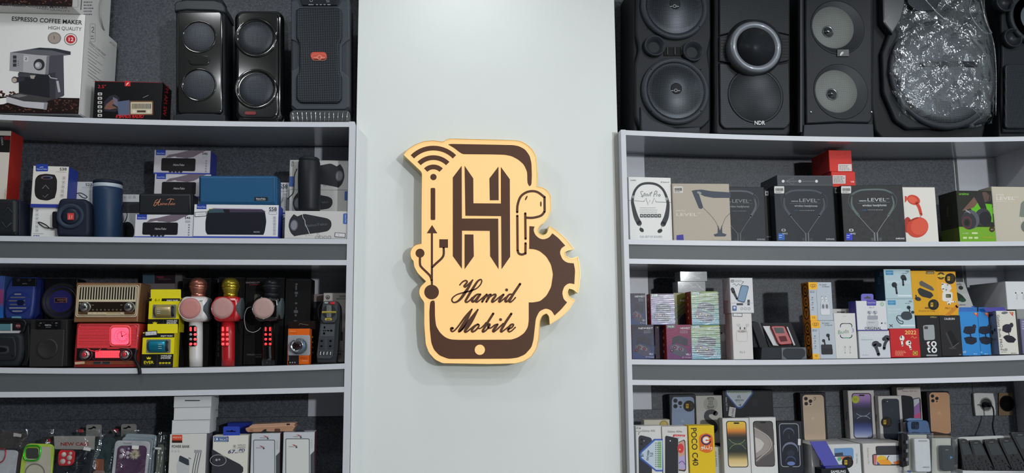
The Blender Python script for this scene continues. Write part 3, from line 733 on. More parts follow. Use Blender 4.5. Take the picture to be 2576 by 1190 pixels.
rb = carton('radio_box', 'black glossy carton reading 8 BANDS RADIO beside the espresso cartons', 'box', 235, 407, 205, .015, .09, 'L1', mat((14, 15, 18), .25, coat=.6), gloss=True)
band(rb, 'R', 0, 0, 1, 1, (26, 20, 22)).face('R').text('FM AM SW', 417, 214, 410, 8, (190, 40, 46), y1=290, shear=.2, bold=True).face('F')
rb.text('2.5"', 246, 222, 267, 8, (196, 54, 60)).poly([(314, 204), (328, 204), (328, 217), (314, 217)], (206, 44, 48)).line([(318, 214), (324, 207)], 2.2, (240, 225, 225)).line([(235, 205), (407, 208)], 1, (150, 34, 40))
for k in range(6): rb.rrect(246, 233+k*10.8, 257, 240+k*10.8, 1.5, (196, 192, 188)); rb.rect(249, 235+k*10.8, 254, 238.5+k*10.8, (60, 60, 64))
rb.poly([(262, 256), (276, 242), (290, 238), (300, 246), (304, 276), (290, 282), (262, 280)], (44, 44, 52)).poly([(268, 262), (284, 250), (294, 252), (282, 266), (296, 272), (276, 276), (262, 274)], (120, 84, 74)).poly([(284, 244), (296, 250), (298, 270), (286, 262)], (106, 104, 120))
rb.poly([(296, 256), (326, 252), (328, 290), (298, 292)], (86, 96, 122))
rb.poly(rr(326, 254, 386, 290, 3), (104, 74, 52)).poly(rr(329, 257, 383, 287, 2), (196, 186, 162)).rect(332, 261, 380, 274, (60, 56, 52))
for k in range(15): rb.rect(333+k*3.1, 261, 334.4+k*3.1, 274, (200, 190, 166)); rb.lay -= 1
rb.lay += 1; rb.ell(338, 281, 4, None, (214, 206, 186), n=12).ell(374, 281, 4, None, (214, 206, 186), n=12).rect(345, 278, 367, 283, (70, 56, 46)).line([(360, 246), (374, 240)], 1, (160, 158, 160))
rb.text('8 BANDS RADIO', 291, 297, 361, 8.5, (206, 46, 52), bold=True, shear=.25).done()

GRA = mesh_mat((70, 74, 82), (14, 15, 17), .0042, .3, name='round speaker grille')
sp = Thing('tower_speaker', 'black tower speaker with gloss front, oval slot and two round grilles beside the radio carton', 'speaker', 505, 150, .03, on('L1', 505, .03), group=None)
yb = sp.yb()
sp.prism('body', rr(440, 6, 566, yb, 12, 6), 0, .11, mat((30, 33, 38), .45), bev=.012, smooth=True)
sp.prism('top_collar', [(440, 30), (440, 12), (446, 5), (470, 1), (540, 2), (560, 8), (568, 20), (568, 33), (540, 28), (470, 26)], -.006, .112, mat((44, 47, 53), .4), bev=.004, smooth=True)
sp.prism('carrying_handle', rr(446, -13, 556, 3, 8), .03, .08, BLKM, bev=.006)
fp = sp.prism('gloss_panel', rr(447, 30, 561, 288, 10, 5), -.008, .004, BLKG, bev=.006, smooth=True)
for cy in (95, 215.5):
    sp.lathe('grille_ring', 502.5, cy, [(42.5, -.004), (42.5, -.0095), (40.5, -.0105), (39, -.009)], BLKG, parent=fp, seg=40)
    sp.lathe('speaker_grille', 502.5, cy, [(0, -.0115), (20, -.011), (36, -.0098), (40.3, -.008), (40.3, -.004)], GRA, seg=40)
sp.prism('slot_rim', rr(476, 143, 530, 167, 12, 6), -.011, 0, BLKG, bev=.003, smooth=True, parent=fp)
sp.prism('slot', rr(480, 146, 526, 164, 9, 6), -.0115, 0, mat((3, 3, 4), .5, var=0))
sp.prism('base_plinth', [(438, 291), (470, 287), (540, 288), (568, 292), (569, yb), (437, yb)], -.01, .112, mat((36, 39, 45), .45), bev=.004)

sp = Thing('tower_speaker', 'all gloss black tower speaker with two ringed grilles, middle of three left towers', 'speaker', 648, 160, .028, on('L1', 650, .028))
yb = sp.yb()
sp.prism('body', rr(587, 22, 712, yb, 22, 6), 0, .1, BLKG, bev=.024, smooth=True, seg=5)
sp.prism('gloss_panel', rr(596, 30, 702, yb-8, 20, 6), -.008, .004, BLKG, bev=.008, smooth=True, seg=4)
for cy in (97, 226):
    q = sp.lathe('horn_ring', 645.5, cy, [(53, -.007), (51, -.012), (47, -.013), (43, -.009), (42, -.006)], BLKG, seg=44)
    sp.lathe('speaker_grille', 645.5, cy, [(0, -.012), (24, -.0115), (40, -.0105), (41.5, -.008), (41.5, -.003)], GRA, seg=44)
sp.prism('indicator_lens', rr(618, 283, 646, 291, 3.5), -.0115, -.004, mat((120, 14, 22), .15, coat=1, var=0), label='small red indicator lens')

sp = Thing('tower_speaker', 'matt black tower speaker with perforated front, red badge and clear base beside the column', 'speaker', 806, 150, .02, on('L1', 806, .02))
yb = sp.yb()
MG = mat((58, 63, 70), .5, name='matt slate plastic')
PERF = mesh_mat((62, 67, 74), (8, 9, 11), .0058, .34, name='perforated steel front')
sp.prism('body', rr(731, -12, 880, 279, 14, 5), 0, .12, MG, bev=.01, smooth=True)
sp.prism('frame', [(733, 4), (748, 2), (755, 18), (850, 18), (860, 2), (878, 6), (880, 100), (868, 108), (860, 116), (860, 180), (870, 188), (878, 196), (878, 270), (866, 276), (746, 276), (734, 266), (734, 178), (746, 174), (752, 166), (752, 114), (746, 106), (733, 100)], -.005, .004, mat((66, 71, 79), .5), bev=.003)
sp.prism('perforated_front', refine([(746, 28), (756, 22), (852, 22), (861, 30), (861, 100), (854, 114), (854, 182), (861, 196), (861, 252), (852, 262), (756, 262), (746, 252), (746, 196), (754, 182), (754, 114), (746, 100)]), -.013, 0, PERF, bev=.006, smooth=True)
sp.prism('control_panel', [(752, -12), (858, -12), (848, 15), (761, 15)], -.007, .004, mat((34, 37, 42), .4), bev=.002)
sp.raise_to(.0072)
sp.line(ell(783, 1, 3.5, None, 14), 1, (150, 154, 160), closed=True).rect(820, -1, 829, 1, (150, 154, 160)).rect(821, 4, 829, 5.4, (150, 154, 160))
for k, l in enumerate((9, 3, 5, 5, 5, 8)): sp.rect(776+k*9.5, 11, 776+k*9.5+l, 13, (150, 154, 160))
sp.flush('control_markings'); sp.face('F')
bd = sp.prism('badge', rr(783, 135, 823, 153, 8.5, 5), -.0165, -.01, mat((196, 72, 52), .4), bev=.001, label='red oval badge')
sp.raise_to(.0167).line(rr(784.5, 136.5, 821.5, 151.5, 7, 5), 1, (226, 130, 104), closed=True).text('onefo', 788, 146.5, 799, 4, (240, 190, 170)).line(ell(804, 144.5, 5, None, 16), .9, (240, 190, 170), closed=True).text('nics', 806, 146.5, 817, 4, (240, 190, 170)).done()
CLEAR = mat((225, 230, 235), .06, trans=.92, var=0, spec=.6, name='clear acrylic')
sp.prism('clear_base', rr(729, 278, 881, yb, 11, 5), -.008, .118, CLEAR, bev=.006, smooth=True)
for k in range(13):
    x = 738+k*11.2; sp.tube('base_rib', [(x+(k-6)*.4, 281, -.0085), (x+(k-6)*.1, 291, -.012), (x-(k-6)*.25, yb-3, -.0085)], .0012, CHR, seg=6, smooth=3)

# ================================================================ left unit, second shelf
t = carton('headphone_box', 'tall red, white and black carton at the left photo edge behind the black speaker', 'box', -60, 18, 328, .082, .085, 'L2', mat((206, 200, 190), .5), yaw=.04)
band(t, 'R', 0, 0, 1, 1, (176, 46, 38)).poly(Q(t, [(0, .045), (1, .045), (1, .2), (0, .2)]), (30, 28, 30)).poly(Q(t, [(.78, .05), (1, .05), (1, .085), (.78, .085)]), (120, 26, 30))
t.text('CHAKA', 2, 345, 4, 5, (190, 180, 176), y1=366).face('R').text('CHAKA', 12, 474, 10, 4, (220, 190, 170), y1=499).done()
t = Thing('portable_speaker', 'black rounded portable speaker with chevron marks at the left photo edge', 'speaker', 20, 545, .0, on('L2', 15, 0), yaw=.05)
yb = t.yb(); MESHB = mesh_mat((34, 37, 42), (14, 15, 18), .0026, .25, metal=0, name='black speaker cloth')
t.prism('body', rr(-50, 499, 43, yb, 12, 6), 0, .075, MESHB, bev=.014, smooth=True, seg=4)
t.prism('side_cap', rr(36, 502, 47, yb, 4), .012, .08, mat((20, 24, 40), .5), bev=.003)
for P in ([(7, 541), (20, 522), (31, 535)], [(4, 558), (16, 573), (29, 560)]):
    t.tube('chevron', [(x, y, -.001) for x, y in P], .0016, mat((60, 64, 70), .3), smooth=0, seg=6)
def haino_logo(t, x0, y0, x1, y1):
    t.rrect(x0, y0-4, x1, y1, 2, HB); t.text('HainoTeko', x0+2, y0+(y1-y0)*.75, x1-2, (y1-y0)*.3, (190, 204, 235)).line([((x0+x1)/2-5, y0+(y1-y0)*.3), ((x0+x1)/2+3, y0+(y1-y0)*.2)], 1.4, (190, 204, 235))
k10 = carton('speaker_box', 'upside down white and blue speaker carton under the S38 carton', 'box', 80, 152, 523, .06, .085, 'L2', WHT)
icons(k10, 93, 530, 6, 0, 10, 3.2, (110, 110, 120)); k10.text('S23', 100, 592, 83, 7, (40, 60, 130), bold=True).line([(83, 588), (110, 588)], .8, GREY)
k10.tube('wrist_strap', [(138, 574, -.002), (126, 574, -.004), (112, 572, -.004), (98, 562, -.003), (97, 559, -.003), (104, 560, -.003), (116, 566, -.004), (124, 573, -.003)], .0014, BLK)
k10.done()
t = carton('speaker_box', 'white S38 speaker carton with blue side, standing on an upside down carton', 'box', 80, 170, 418, .055, .08, 'L2', mat((214, 210, 204), .5), zb=k10.top+.0005, yaw=.06)
band(t, 'R', 0, 0, 1, 1, (44, 66, 158)); band(t, 'F', 0, .92, 1, 1, (44, 60, 150)); haino_logo(t, 90, 417, 121, 431)
t.text('S38', 150, 429, 168, 7, (60, 62, 70), bold=True).line([(141, 432), (167, 433)], .7, GREY); icons(t, 161, 448, 5, -1.2, 11, 3.4, (120, 120, 130))
t.poly(refine([(87, 480), (89, 450), (97, 440), (116, 437), (138, 440), (144, 452), (143, 480), (138, 498), (120, 505), (98, 502), (89, 494)]), (34, 32, 34)).ell(118, 447, 15, 4.4, (150, 60, 60)).ell(119, 447, 14, 4, (90, 110, 150)).ell(118, 447.5, 11, 3, (30, 30, 34))
t.line([(107, 474), (115, 466), (123, 475)], 1.6, (130, 128, 128)).line([(108, 492), (113, 497), (121, 489)], 1.6, (110, 108, 108)).done()
t = carton('speaker_box', 'white S23 speaker carton half hidden behind the navy square speaker', 'box', 150, 238, 457, .14, .09, 'L2', mat((196, 198, 200), .5))
t.text('S23', 215, 468, 232, 7, (60, 62, 70), bold=True).line([(206, 472), (231, 472)], .7, GREY); icons(t, 226, 482, 5, 0, 9, 3, (130, 130, 140)); band(t, 'F', 0, .94, 1, 1, HB); t.done()
t = Thing('portable_speaker', 'navy square portable speaker with red badge and strap in front of S23 carton', 'speaker', 188, 545, .012, on('L2', 186, .012), yaw=.1)
yb = t.yb(); NVY = mat((26, 34, 50), .55, name='navy rubber')
t.prism('body', refine([(148, 503), (156, 498), (214, 500), (224, 510), (226, 530), (226, 580), (222, yb), (144, yb), (141, 580), (142, 525)]), 0, .043, NVY, bev=.01, smooth=True, seg=3)
t.lathe('ring', 177, 544, [(32, .004), (32, -.003), (29, -.005), (23, -.004), (21, 0)], mat((44, 54, 70), .5), seg=36)
t.lathe('cone', 177, 544, [(0, -.0035), (14, -.003), (22, -.001), (22, .003)], mesh_mat((30, 40, 58), (12, 14, 20), .003, .28, metal=0, name='navy cloth'), seg=30)
t.prism('badge', rr(171, 537, 187, 554, 1.5), -.007, 0, mat((196, 52, 48), .4), bev=.0006, label='red square badge')
t.raise_to(.0072).text('Haino', 176, 552, 176, 4, (240, 190, 180), y1=540).text('Teko', 182, 551, 182, 4, (240, 190, 180), y1=541).done(); t.face('F')
t.prism('handle', rr(127, 530, 142, 572, 5), .012, .036, BLK, bev=.003)
t.tube('wrist_strap', [(192, 487, -.004), (204, 486, -.004), (218, 494, -.004), (217, 498, -.004), (208, 497, -.004), (198, 489, -.004)], .0014, BLK)
t = Thing('portable_speaker', 'navy cylindrical portable speaker standing upright with white ring below its top', 'speaker', 271, 530, .108, on('L2', 271, .108))
yb = t.yb(); cy = mesh_mat((40, 64, 96), (20, 32, 52), .0022, .3, metal=0, name='navy blue speaker cloth')
t.turned('body', 271, [(32, yb), (34.5, yb-6), (34.5, 482), (34, 474)], cy, seg=36)
t.turned('white_ring', 271, [(33.5, 475), (34.2, 473), (34.2, 466), (33, 464)], mat((170, 180, 192), .4), seg=36)
t.turned('top_cap', 271, [(33.8, 465), (34.4, 461), (33.5, 457.5), (30, 456)], NVY, seg=36)
t.turned('base_ring', 271, [(32, yb), (33, yb-5)], NVY, seg=36)
t.tube('cord', [(306, 512, .02), (314, 522, .01), (320, 540, .005), (315, 556, .01), (306, 566, .02)], .0015, BLK)
t = carton('speaker_box', 'white speaker carton with row of icons behind the navy cylinder speaker', 'box', 296, 354, 489, .17, .06, 'L2', mat((190, 192, 195), .5))
icons(t, 315, 496, 3, 11.5, 0, 3.4, (110, 112, 120)); t.rect(309, 508, 354, 536, (52, 54, 58)).poly(ell(321, 582, 17, 24), (22, 23, 26)).done()

S46 = 'speakers in S46 cartons'
def s46(label, xl, xr, yt, Y, dep, zb=None, tint=(206, 206, 212)):
    t = carton('speaker_box', label, 'box', xl, xr, yt, Y, dep, 'L2', mat(tint, .5), zb=zb, group=S46)
    band(t, 'R', 0, 0, 1, 1, (46, 56, 140)); band(t, 'F', 0, .95, 1, 1, (50, 66, 160))
    qrect(t, .03, 0, .2, .22, HB); qtext(t, 'HainoTeko', .045, .17, .185, 3.4, (190, 204, 235))
    for k in range(4): qell(t, .3+.063*k, .88, .03, .07, (40, 42, 48))
    qrr(t, .135, .34, .74, .88, .03, (26, 25, 30), 2.2)
    t.poly(Q(t, [(.2, .33), (.26, .2), (.4, .14), (.52, .06), (.62, 0), (.92, 0), (.8, .14), (.7, .28), (.58, .34), (.46, .3), (.34, .3)]), (110, 98, 110))
    t.poly(Q(t, [(.3, .3), (.37, .27), (.41, .3), (.36, .33)]), (206, 204, 210))
    qtext(t, 'HainoTeko', .34, .66, .54, 5, (200, 196, 196), shear=.35)
    qtext(t, 'S46', .85, .18, .95, 6, (56, 58, 66), bold=True); qrr(t, .86, .24, .95, .34, .02, (170, 170, 178), 2)
    for k in range(5): qell(t, .93, .44+.11*k, .014, .035, (130, 130, 142))
    return t.done()
a = s46('white and blue S46 speaker carton at the bottom of the rear stack', 387, 529, 556, .11, .08)
b = s46('white and blue S46 speaker carton second from the bottom of the rear stack', 387, 529, 497, .11, .08, a.top+.0004)
c = s46('white and blue S46 speaker carton third up, directly under the topmost one', 388, 530, 438, .11, .08, b.top+.0004, (188, 186, 192))
s46('white and blue S46 speaker carton on top of the rear stack', 387, 529, 378, .11, .08, c.top+.0004, (180, 176, 184))
lo = s46('white and blue S46 speaker carton on the shelf under the black block speaker', 339, 486, 540, .012, .075)
t = Thing('portable_speaker', 'black block speaker with copper script logo lying on an S46 carton', 'speaker', 420, 515, .016, lo.top+.0004)
yb = t.yb(); t.prism('body', rr(348, 486, 482, yb, 6, 5), 0, .068, MESHB, bev=.008, smooth=True, seg=3)
t.prism('end_cap', rr(479, 487, 484, yb, 2), .002, .068, BLK, bev=.001)
t.raise_to(.0003)
for P in ([(387, 516), (392, 505), (397, 502)], [(386, 516), (390, 518), (396, 511), (404, 500)], [(392, 510), (402, 508)], [(404, 500), (399, 510), (398, 516), (401, 516)]): t.line(P, 1.5, (196, 130, 104), smooth=4)
t.text('aino', 401.5, 516, 421, 7, (196, 130, 104), shear=.35).line([(420, 503), (428, 500), (438, 502)], 1.5, (196, 130, 104), smooth=3).line([(431, 501), (426, 511), (424, 516)], 1.6, (196, 130, 104), smooth=3).text('eko', 427, 516, 440, 7, (196, 130, 104), shear=.35).done()

def s58(label, xl, xr, yt, Y, dep, zb=None, tint=(214, 215, 219)):
    t = carton('speaker_box', label, 'box', xl, xr, yt, Y, dep, 'L2', mat(tint, .5), zb=zb, group='S58 speaker cartons')
    band(t, 'R', 0, 0, 1, 1, (60, 78, 176)); band(t, 'F', 0, .95, 1, 1, (54, 70, 164))
    qrect(t, .03, -.0, .145, .14, HB); qtext(t, 'HainoTeko', .035, .1, .14, 4, (190, 204, 235))
    t.poly(refine(Q(t, [(.16, .2), (.2, .11), (.8, .12), (.84, .2), (.86, .5), (.845, .8), (.83, .9), (.17, .9), (.145, .8), (.14, .5)])), (26, 28, 38))
    t.line(Q(t, [(.155, .22), (.185, .13), (.3, .125), (.8, .13), (.845, .2)]), 1.6, (140, 120, 150)).line(Q(t, [(.16, .2), (.185, .13), (.22, .13)]), 2, (206, 196, 110))
    t.poly(Q(t, [(.18, .14), (.34, .135), (.36, .24), (.17, .25)]), (58, 80, 92)).poly(Q(t, [(.42, .135), (.8, .14), (.83, .22), (.42, .23)]), (66, 56, 78))
    qrect(t, .71, .78, .79, .84, (60, 62, 72)); qtext(t, 'HainoTeko', .715, .83, .785, 2.6, (190, 190, 196))
    qtext(t, 'S58', .885, .18, .98, 9.5, (54, 58, 72), bold=True); t.line(Q(t, qrrp(.885, .2, .98, .28, .015, 2)), .7, (120, 122, 134), closed=True)
    x, y = t.q(.955, .38); icons(t, x, y, 6, 0, 8.1, 3.0, (120, 122, 134))
    return t
a = s58('white S58 speaker carton on the shelf behind the blue speaker, only its edge showing', 520, 727, 538, .13, .09); a.done()
b = s58('white S58 speaker carton stacked behind the blue speaker, its S58 corner showing', 520, 727, 458, .13, .09, a.top+.0004); b.done()
f58 = s58('white S58 speaker carton with price tag at the shelf front under the blue speaker', 487, 700, 515, .008, .075)
price_tag(f58, 490, 533, 520, 545, -.06); f58.done()
t = Thing('portable_speaker', 'blue cloth block speaker lying on the front S58 carton', 'speaker', 600, 478, .012, f58.top+.0004)
yb = t.yb(); BLUC = mesh_mat((34, 92, 134), (18, 58, 92), .002, .3, metal=0, name='petrol blue speaker cloth')
t.prism('body', rr(499, 441, 694, yb, 5, 5), 0, .07, BLUC, bev=.009, smooth=True, seg=3)
t.prism('end_cap', rr(688, 443, 697, yb-1, 3), .004, .068, mat((30, 80, 120), .5), bev=.002)
t.prism('logo_plate', rr(640, 496, 674, 505.5, 1), -.0008, .001, BLKM)
t.raise_to(.001).text('HainoTeko', 644, 502, 668, 4, (200, 204, 210), bold=True).line([(645, 503.8), (668, 503.8)], .6, (160, 164, 170)).done()

def s56(label, xl, xr, yt, Y, dep, zb, flip, gl=False):
    t = carton('speaker_box', label, 'box', xl, xr, yt, Y, dep, 'L2', mat((196, 195, 194), .5), zb=zb, group='cylinder speaker cartons', gloss=gl)
    f = (lambda P: [(1-u, *r) for u, *r in P]) if flip else (lambda P: P)
    t.poly(refine(Q(t, f([(.2, .2), (.14, .12), (.08, .3), (.06, .55), (.1, .8), (.16, .92), (.24, .88), (.62, .76), (.7, .72), (.75, .55), (.74, .35), (.68, .26), (.3, .1)]))), (44, 46, 52))
    t.poly(ell(*t.q(*f([(.15, .52)])[0]), 10, 14, rot=.1), (88, 90, 98)).poly(ell(*t.q(*f([(.15, .52)])[0]), 7.6, 11.4, rot=.1), (128, 130, 138))
    a_, b_ = f([(.32, .58)])[0], f([(.68, .5)])[0]
    if not flip: qtext(t, 'HainoTeko', a_[0], a_[1], b_[0], 6, (84, 88, 96), v1=b_[1], bold=True)
    r = random.Random(len(label)); P = [(.3+.0*k, .05+.1*k) for k in range(9)]
    t.line(Q(t, [(.26+r.uniform(-.01, .01)+.018*k, .02+.11*k) for k in range(9)]), 1, (220, 222, 226))
    for k in range(14):
        u, v = r.uniform(.3, .62), r.uniform(.78, .9); t.line(Q(t, [(u, v), (u+r.uniform(-.03, .03), v+r.uniform(-.05, .05))]), .6, (60, 62, 68))
    return t
a = s56('white carton with printed cylinder speaker and price tag at the shelf end by the post', 716, 874, 531, .006, .15, None, False)
qrr(a, .93, .08, 1, .46, .02, (70, 100, 170), 2); a.text('HainoTeko', 868, 540, 868, 4, (190, 204, 235), y1=561)
price_tag(a, 842, 586, 869, 597, .07, 5)
for k, ch in enumerate('B  B'): a.line(rr(794+k*10.5, 594, 801+k*10.5, 600, 1.5), .7, (90, 92, 98), closed=True)
a.done()
b = s56('white carton with printed cylinder speaker, middle of the stack behind the black upright speaker', 727, 874, 478, .095, .075, a.top+.0004, False)
qrr(b, .95, .04, 1.0, .4, .015, (70, 100, 170), 2); b.done()
c = s56('glossy white S56 carton on top of the stack behind the black upright speaker', 728, 876, 403, .095, .075, b.top+.0004, True, True)
qrr(c, .0, .56, .085, .9, .015, (66, 96, 164), 2); c.text('S56', 739, 419, 739, 6.5, (50, 52, 60), y1=405).done()
t = Thing('portable_speaker', 'black cylindrical speaker standing upright on the lowest cylinder speaker carton', 'speaker', 774, 460, .012, a.top+.0004)
yb = t.yb(); t.turned('body', 774, [(22, yb), (25.5, yb-2), (27.5, yb-10), (28.5, 460), (27.5, 405), (26, 400)], MESHB, seg=32, d=.035, flat=1)
t.turned('top_cap', 774, [(26, 401), (25.5, 394), (22, 391)], BLKM, seg=32, d=.035)
t.turned('base_cap', 774, [(21, yb), (25, yb-1.5), (27, yb-8)], BLKM, seg=32, d=.035)
t.tube('wrist_strap', [(747, 425, .02), (741, 440, .01), (740, 460, .01), (738, 484, .01), (730, 494, .01), (723, 501, .01)], .0016, BLK)
for y, w in ((434, 3), (460, 2), (478, 2), (487, 3)): t.prism('button', ell(785, y, w, None, 10), .006, .02, BLKM)

# ================================================================ left unit, third shelf
dk = carton('speaker_box', 'long dark carton with teal label under the two blue speakers', 'box', -60, 192, 803, .1, .14, 'L3', mat((34, 34, 38), .5))
dk.rect(-10, 815, 27, 831, (92, 140, 150)).rect(27, 814, 31, 832, (190, 200, 204)).rect(-10, 832, 60, 838, (200, 198, 200)).ell(46, 820, 6, 6, (120, 50, 60)).text('FM', 40, 822, 51, 4, (210, 190, 190)).rect(71, 832, 192, 848, (206, 206, 208)).text('KTS', 70, 822, 80, 4, (140, 150, 160)).text('LTS', 178, 824, 187, 4, (150, 155, 165)).done()
g = carton('speaker_box', 'small blue and pink gradient carton at the left photo edge on the third shelf', 'box', -40, 8, 694, .11, .05, 'L3', mat((60, 90, 150), .5), zb=dk.top+.0004)
g.grad(-40, 694, 8, 800, [(0, (70, 104, 178)), (.32, (80, 84, 150)), (.34, (150, 70, 120)), (.62, (140, 60, 110)), (.75, (44, 96, 170)), (1, (40, 110, 190))]).done()
BLU = mat((38, 56, 128), .5, name='blue plastic')
t = Thing('radio_speaker', 'blue plastic radio speaker with slatted round grille on the third shelf', 'speaker', 50, 750, .11, dk.top+.0004)
yb = t.yb(); t.prism('body', refine([(28, 698), (90, 697), (86, 760), (82, 790), (76, yb), (14, yb), (9, 790), (12, 730)]), 0, .07, BLU, bev=.008, smooth=True, seg=3)
t.prism('side_panel', [(88, 700), (100, 704), (94, 790), (82, yb-2)], .01, .072, mat((26, 36, 92), .5))
t.prism('control_panel', rect(31, 700, 91, 720), -.002, .004, BLK, bev=.001)
for x in (48, 76): t.lathe('knob', x, 705, [(0, -.01), (4, -.01), (5.5, -.008), (5.5, 0)], BLKM, seg=16)
t.raise_to(.0022).text('DIGITAL', 56, 715, 68, 2.6, (150, 154, 170)).done(); t.face('F')
t.lathe('round_grille', 47, 762, [(28, .002), (28, -.003), (26, -.004), (0, -.003)], mat((34, 52, 124), .5), seg=32)
for k, (y, a, b) in enumerate(((740.5, 38, 55), (748.5, 28, 66), (757, 24, 66), (766.5, 27, 66), (775, 25, 68), (783, 33, 58))):
    t.prism('grille_slot', rr(a, y-1.5, b, y+1.5, 1.4, 3), -.0055, 0, mat((150, 150, 152), .35) if k in (4, 0, 5) else mat((104, 104, 112), .4))
t.prism('speaker_badge', rr(45, 755, 62, 768, 4), -.0062, 0, mat((16, 24, 60), .4))
t.prism('foot_pad', rr(31, 796, 54, yb+.3, 2), -.004, .01, mat((96, 150, 176), .5))
t = Thing('round_speaker', 'dark boxed speaker with round violet blue woofer beside the wooden radio', 'speaker', 150, 758, .115, dk.top+.0004)
yb = t.yb(); t.prism('body', rr(106, 700, 192, yb, 5), .012, .075, mat((14, 14, 20), .5), bev=.004)
t.lathe('rubber_surround', 154, 758, [(48, .014), (48, 0), (45, -.007), (40, -.008), (37, -.002)], mat((34, 34, 38), .55), seg=40)
t.lathe('cone', 154, 758, [(0, -.006), (16, -.004), (34, -.001), (38.5, -.0035), (38.5, .01)], mat((38, 36, 104), .3, coat=.4), seg=40)
t.prism('badge', rect(140, 749.5, 170, 761.5), -.0085, -.003, mat((150, 90, 84), .4)); t.prism('badge_face', rect(141.2, 750.7, 168.8, 760.3), -.0092, -.003, BLK)
t.raise_to(.0095).text('KIMISO', 144, 756.5, 166, 4, (190, 130, 120)).text('SPEAKER', 150, 759.6, 160, 1.8, (150, 110, 104)).done()
t = Thing('boombox', 'black moulded boombox speaker at the left photo edge on the third shelf', 'speaker', 20, 870, .02, on('L3', 20, .02))
yb = t.yb(); t.prism('body', refine([(-60, 838), (46, 838), (55, 846), (57, 880), (52, 905), (42, yb), (-60, yb)]), 0, .07, BLKM, bev=.01, smooth=True, seg=3)
t.prism('front_baffle', refine([(-60, 846), (36, 847), (42, 862), (43, 895), (36, 906), (-60, 909)]), -.006, .004, mat((32, 34, 38), .5), bev=.004, smooth=True)
t.prism('bass_port', rr(-40, 869, 26, 892, 10), -.0085, 0, mat((48, 50, 55), .6), bev=.004, smooth=True); t.prism('port_hole', ell(4, 880, 17, 6), -.009, 0, BLKG)
t.tube('carrying_handle', [(48, 846, .04), (58, 834, .04), (62, 822, .04), (64, 812, .04), (54, 806, .04), (20, 805, .04), (-40, 805, .04)], .006, BLK)
t.prism('side_bulge', refine([(52, 846), (66, 815), (70, 840), (70, 895), (62, yb), (46, yb), (56, 900)]), .012, .075, mat((20, 21, 24), .5), bev=.004, smooth=True)
t.lathe('knob', 35, 893, [(0, -.009), (2.5, -.009), (3, -.004)], BLK, seg=14)
t = Thing('radio_speaker', 'black square speaker with top control strip next to the red radio', 'speaker', 120, 865, .03, on('L3', 120, .03))
yb = t.yb(); BG = mesh_mat((52, 51, 52), (24, 24, 25), .0026, .28, metal=0, name='charcoal speaker cloth')
t.prism('body', rr(75, 804, 170, yb, 4), 0, .075, mat((34, 33, 34), .6), bev=.004, smooth=True)
t.prism('cloth_front', refine([(77, 829), (163, 829), (160, 900), (158, yb-3), (74, yb-3), (74, 900)]), -.0025, .002, BG, bev=.002)
t.prism('control_panel', rect(90, 806, 156, 828), -.003, .003, mat((16, 16, 18), .4), bev=.001)
for x in (101, 143): t.lathe('knob', x, 820, [(0, -.01), (3.4, -.01), (4, -.008), (4, 0)], BLK, seg=16)
for x in (112, 133): t.lathe('knob', x, 813, [(0, -.008), (2.4, -.008), (2.8, 0)], BLK, seg=12)
t.raise_to(.0032).text('DIGITAL', 113, 819.5, 130, 3.2, (190, 190, 194), bold=True).rect(115, 822.5, 128, 823.5, (130, 130, 134)).flush().rect(100, 812, 105, 813.4, (150, 150, 154)).flush('marking').rect(139, 812, 145, 813.4, (150, 150, 154)).flush('marking'); t.face('F')
t.lathe('woofer_ring', 120, 877, [(26, -.002), (25, -.0045), (22, -.0055), (18, -.0035), (0, -.003)], BG, seg=36)

t_red = Thing('vintage_radio', 'red retro radio with glowing red clock under the wooden radio', 'radio', 268, 870, .022, on('L3', 268, .022))
t = t_red; yb = t.yb(); REDP = mat((150, 34, 30), .35, coat=.4, name='red lacquer')
t.prism('body', refine([(192, 815), (197, 813), (347, 813), (352, 816), (349, 850), (343, yb), (184, yb), (186, 880)]), 0, .085, REDP, bev=.006, smooth=True)
t.prism('grille_recess', refine([(197, 826), (203, 818), (341, 818), (346, 824), (343.5, 874), (195, 874)]), -.0006, .004, mat((60, 8, 14), .5, var=.1))
PNK = mat((250, 74, 84), .4, emit=.2, var=0, name='red lit plastic')  # pinkish base and faint glow stand in for red light on the bars
fr = t.prism('grille_frame', refine([(196, 827), (201, 817), (342, 817), (347, 823), (344, 876), (194, 876)]), -.0012, .003, mat((226, 74, 78), .4, var=0), back=True)
t.prism('grille_back', refine([(198, 827), (203, 819), (340, 819), (345, 824), (342, 873), (196.5, 873)]), -.0016, .003, mat((70, 8, 16), .5, var=.1))
for k in range(18):
    y = 821.6+k*2.95; xa = 198 if k > 1 else 201
    t.prism('grille_bar', rect(xa-.1*k, y-.8, 277, y+.8), -.004, -.0012, PNK if k % 1 == 0 else REDP)
    t.prism('grille_bar', rect(329, y-.8, 344-.12*k, y+.8), -.004, -.0012, PNK)
t.prism('clock_surround', rr(276, 819, 330.5, 872, 9, 4), -.0055, -.001, mat((236, 80, 84), .4, emit=.2, var=0), bev=.002, smooth=True)
t.prism('clock_rim', rr(280.5, 822.5, 327.5, 868.5, 8, 4), -.0068, -.004, mat((110, 14, 20), .3, var=0), bev=.001)
t.prism('clock_face', rr(282, 824, 326, 867, 7, 4), -.0074, -.005, mat((255, 46, 62), .4, emit=5, var=0, name='lit red clock'), label='glowing red clock face')
t.raise_to(.0077).line(ell(308, 846, 13, 12.5, 30), .7, (190, 30, 44), closed=True).line(ell(306, 845, 18, 17, 30), .6, (220, 40, 54), closed=True)
for k in range(12):
    a = k*math.pi/6; t.line([(307+11*math.cos(a), 846+11*math.sin(a)), (307+13.5*math.cos(a), 846+13.5*math.sin(a))], 1, (110, 20, 30))
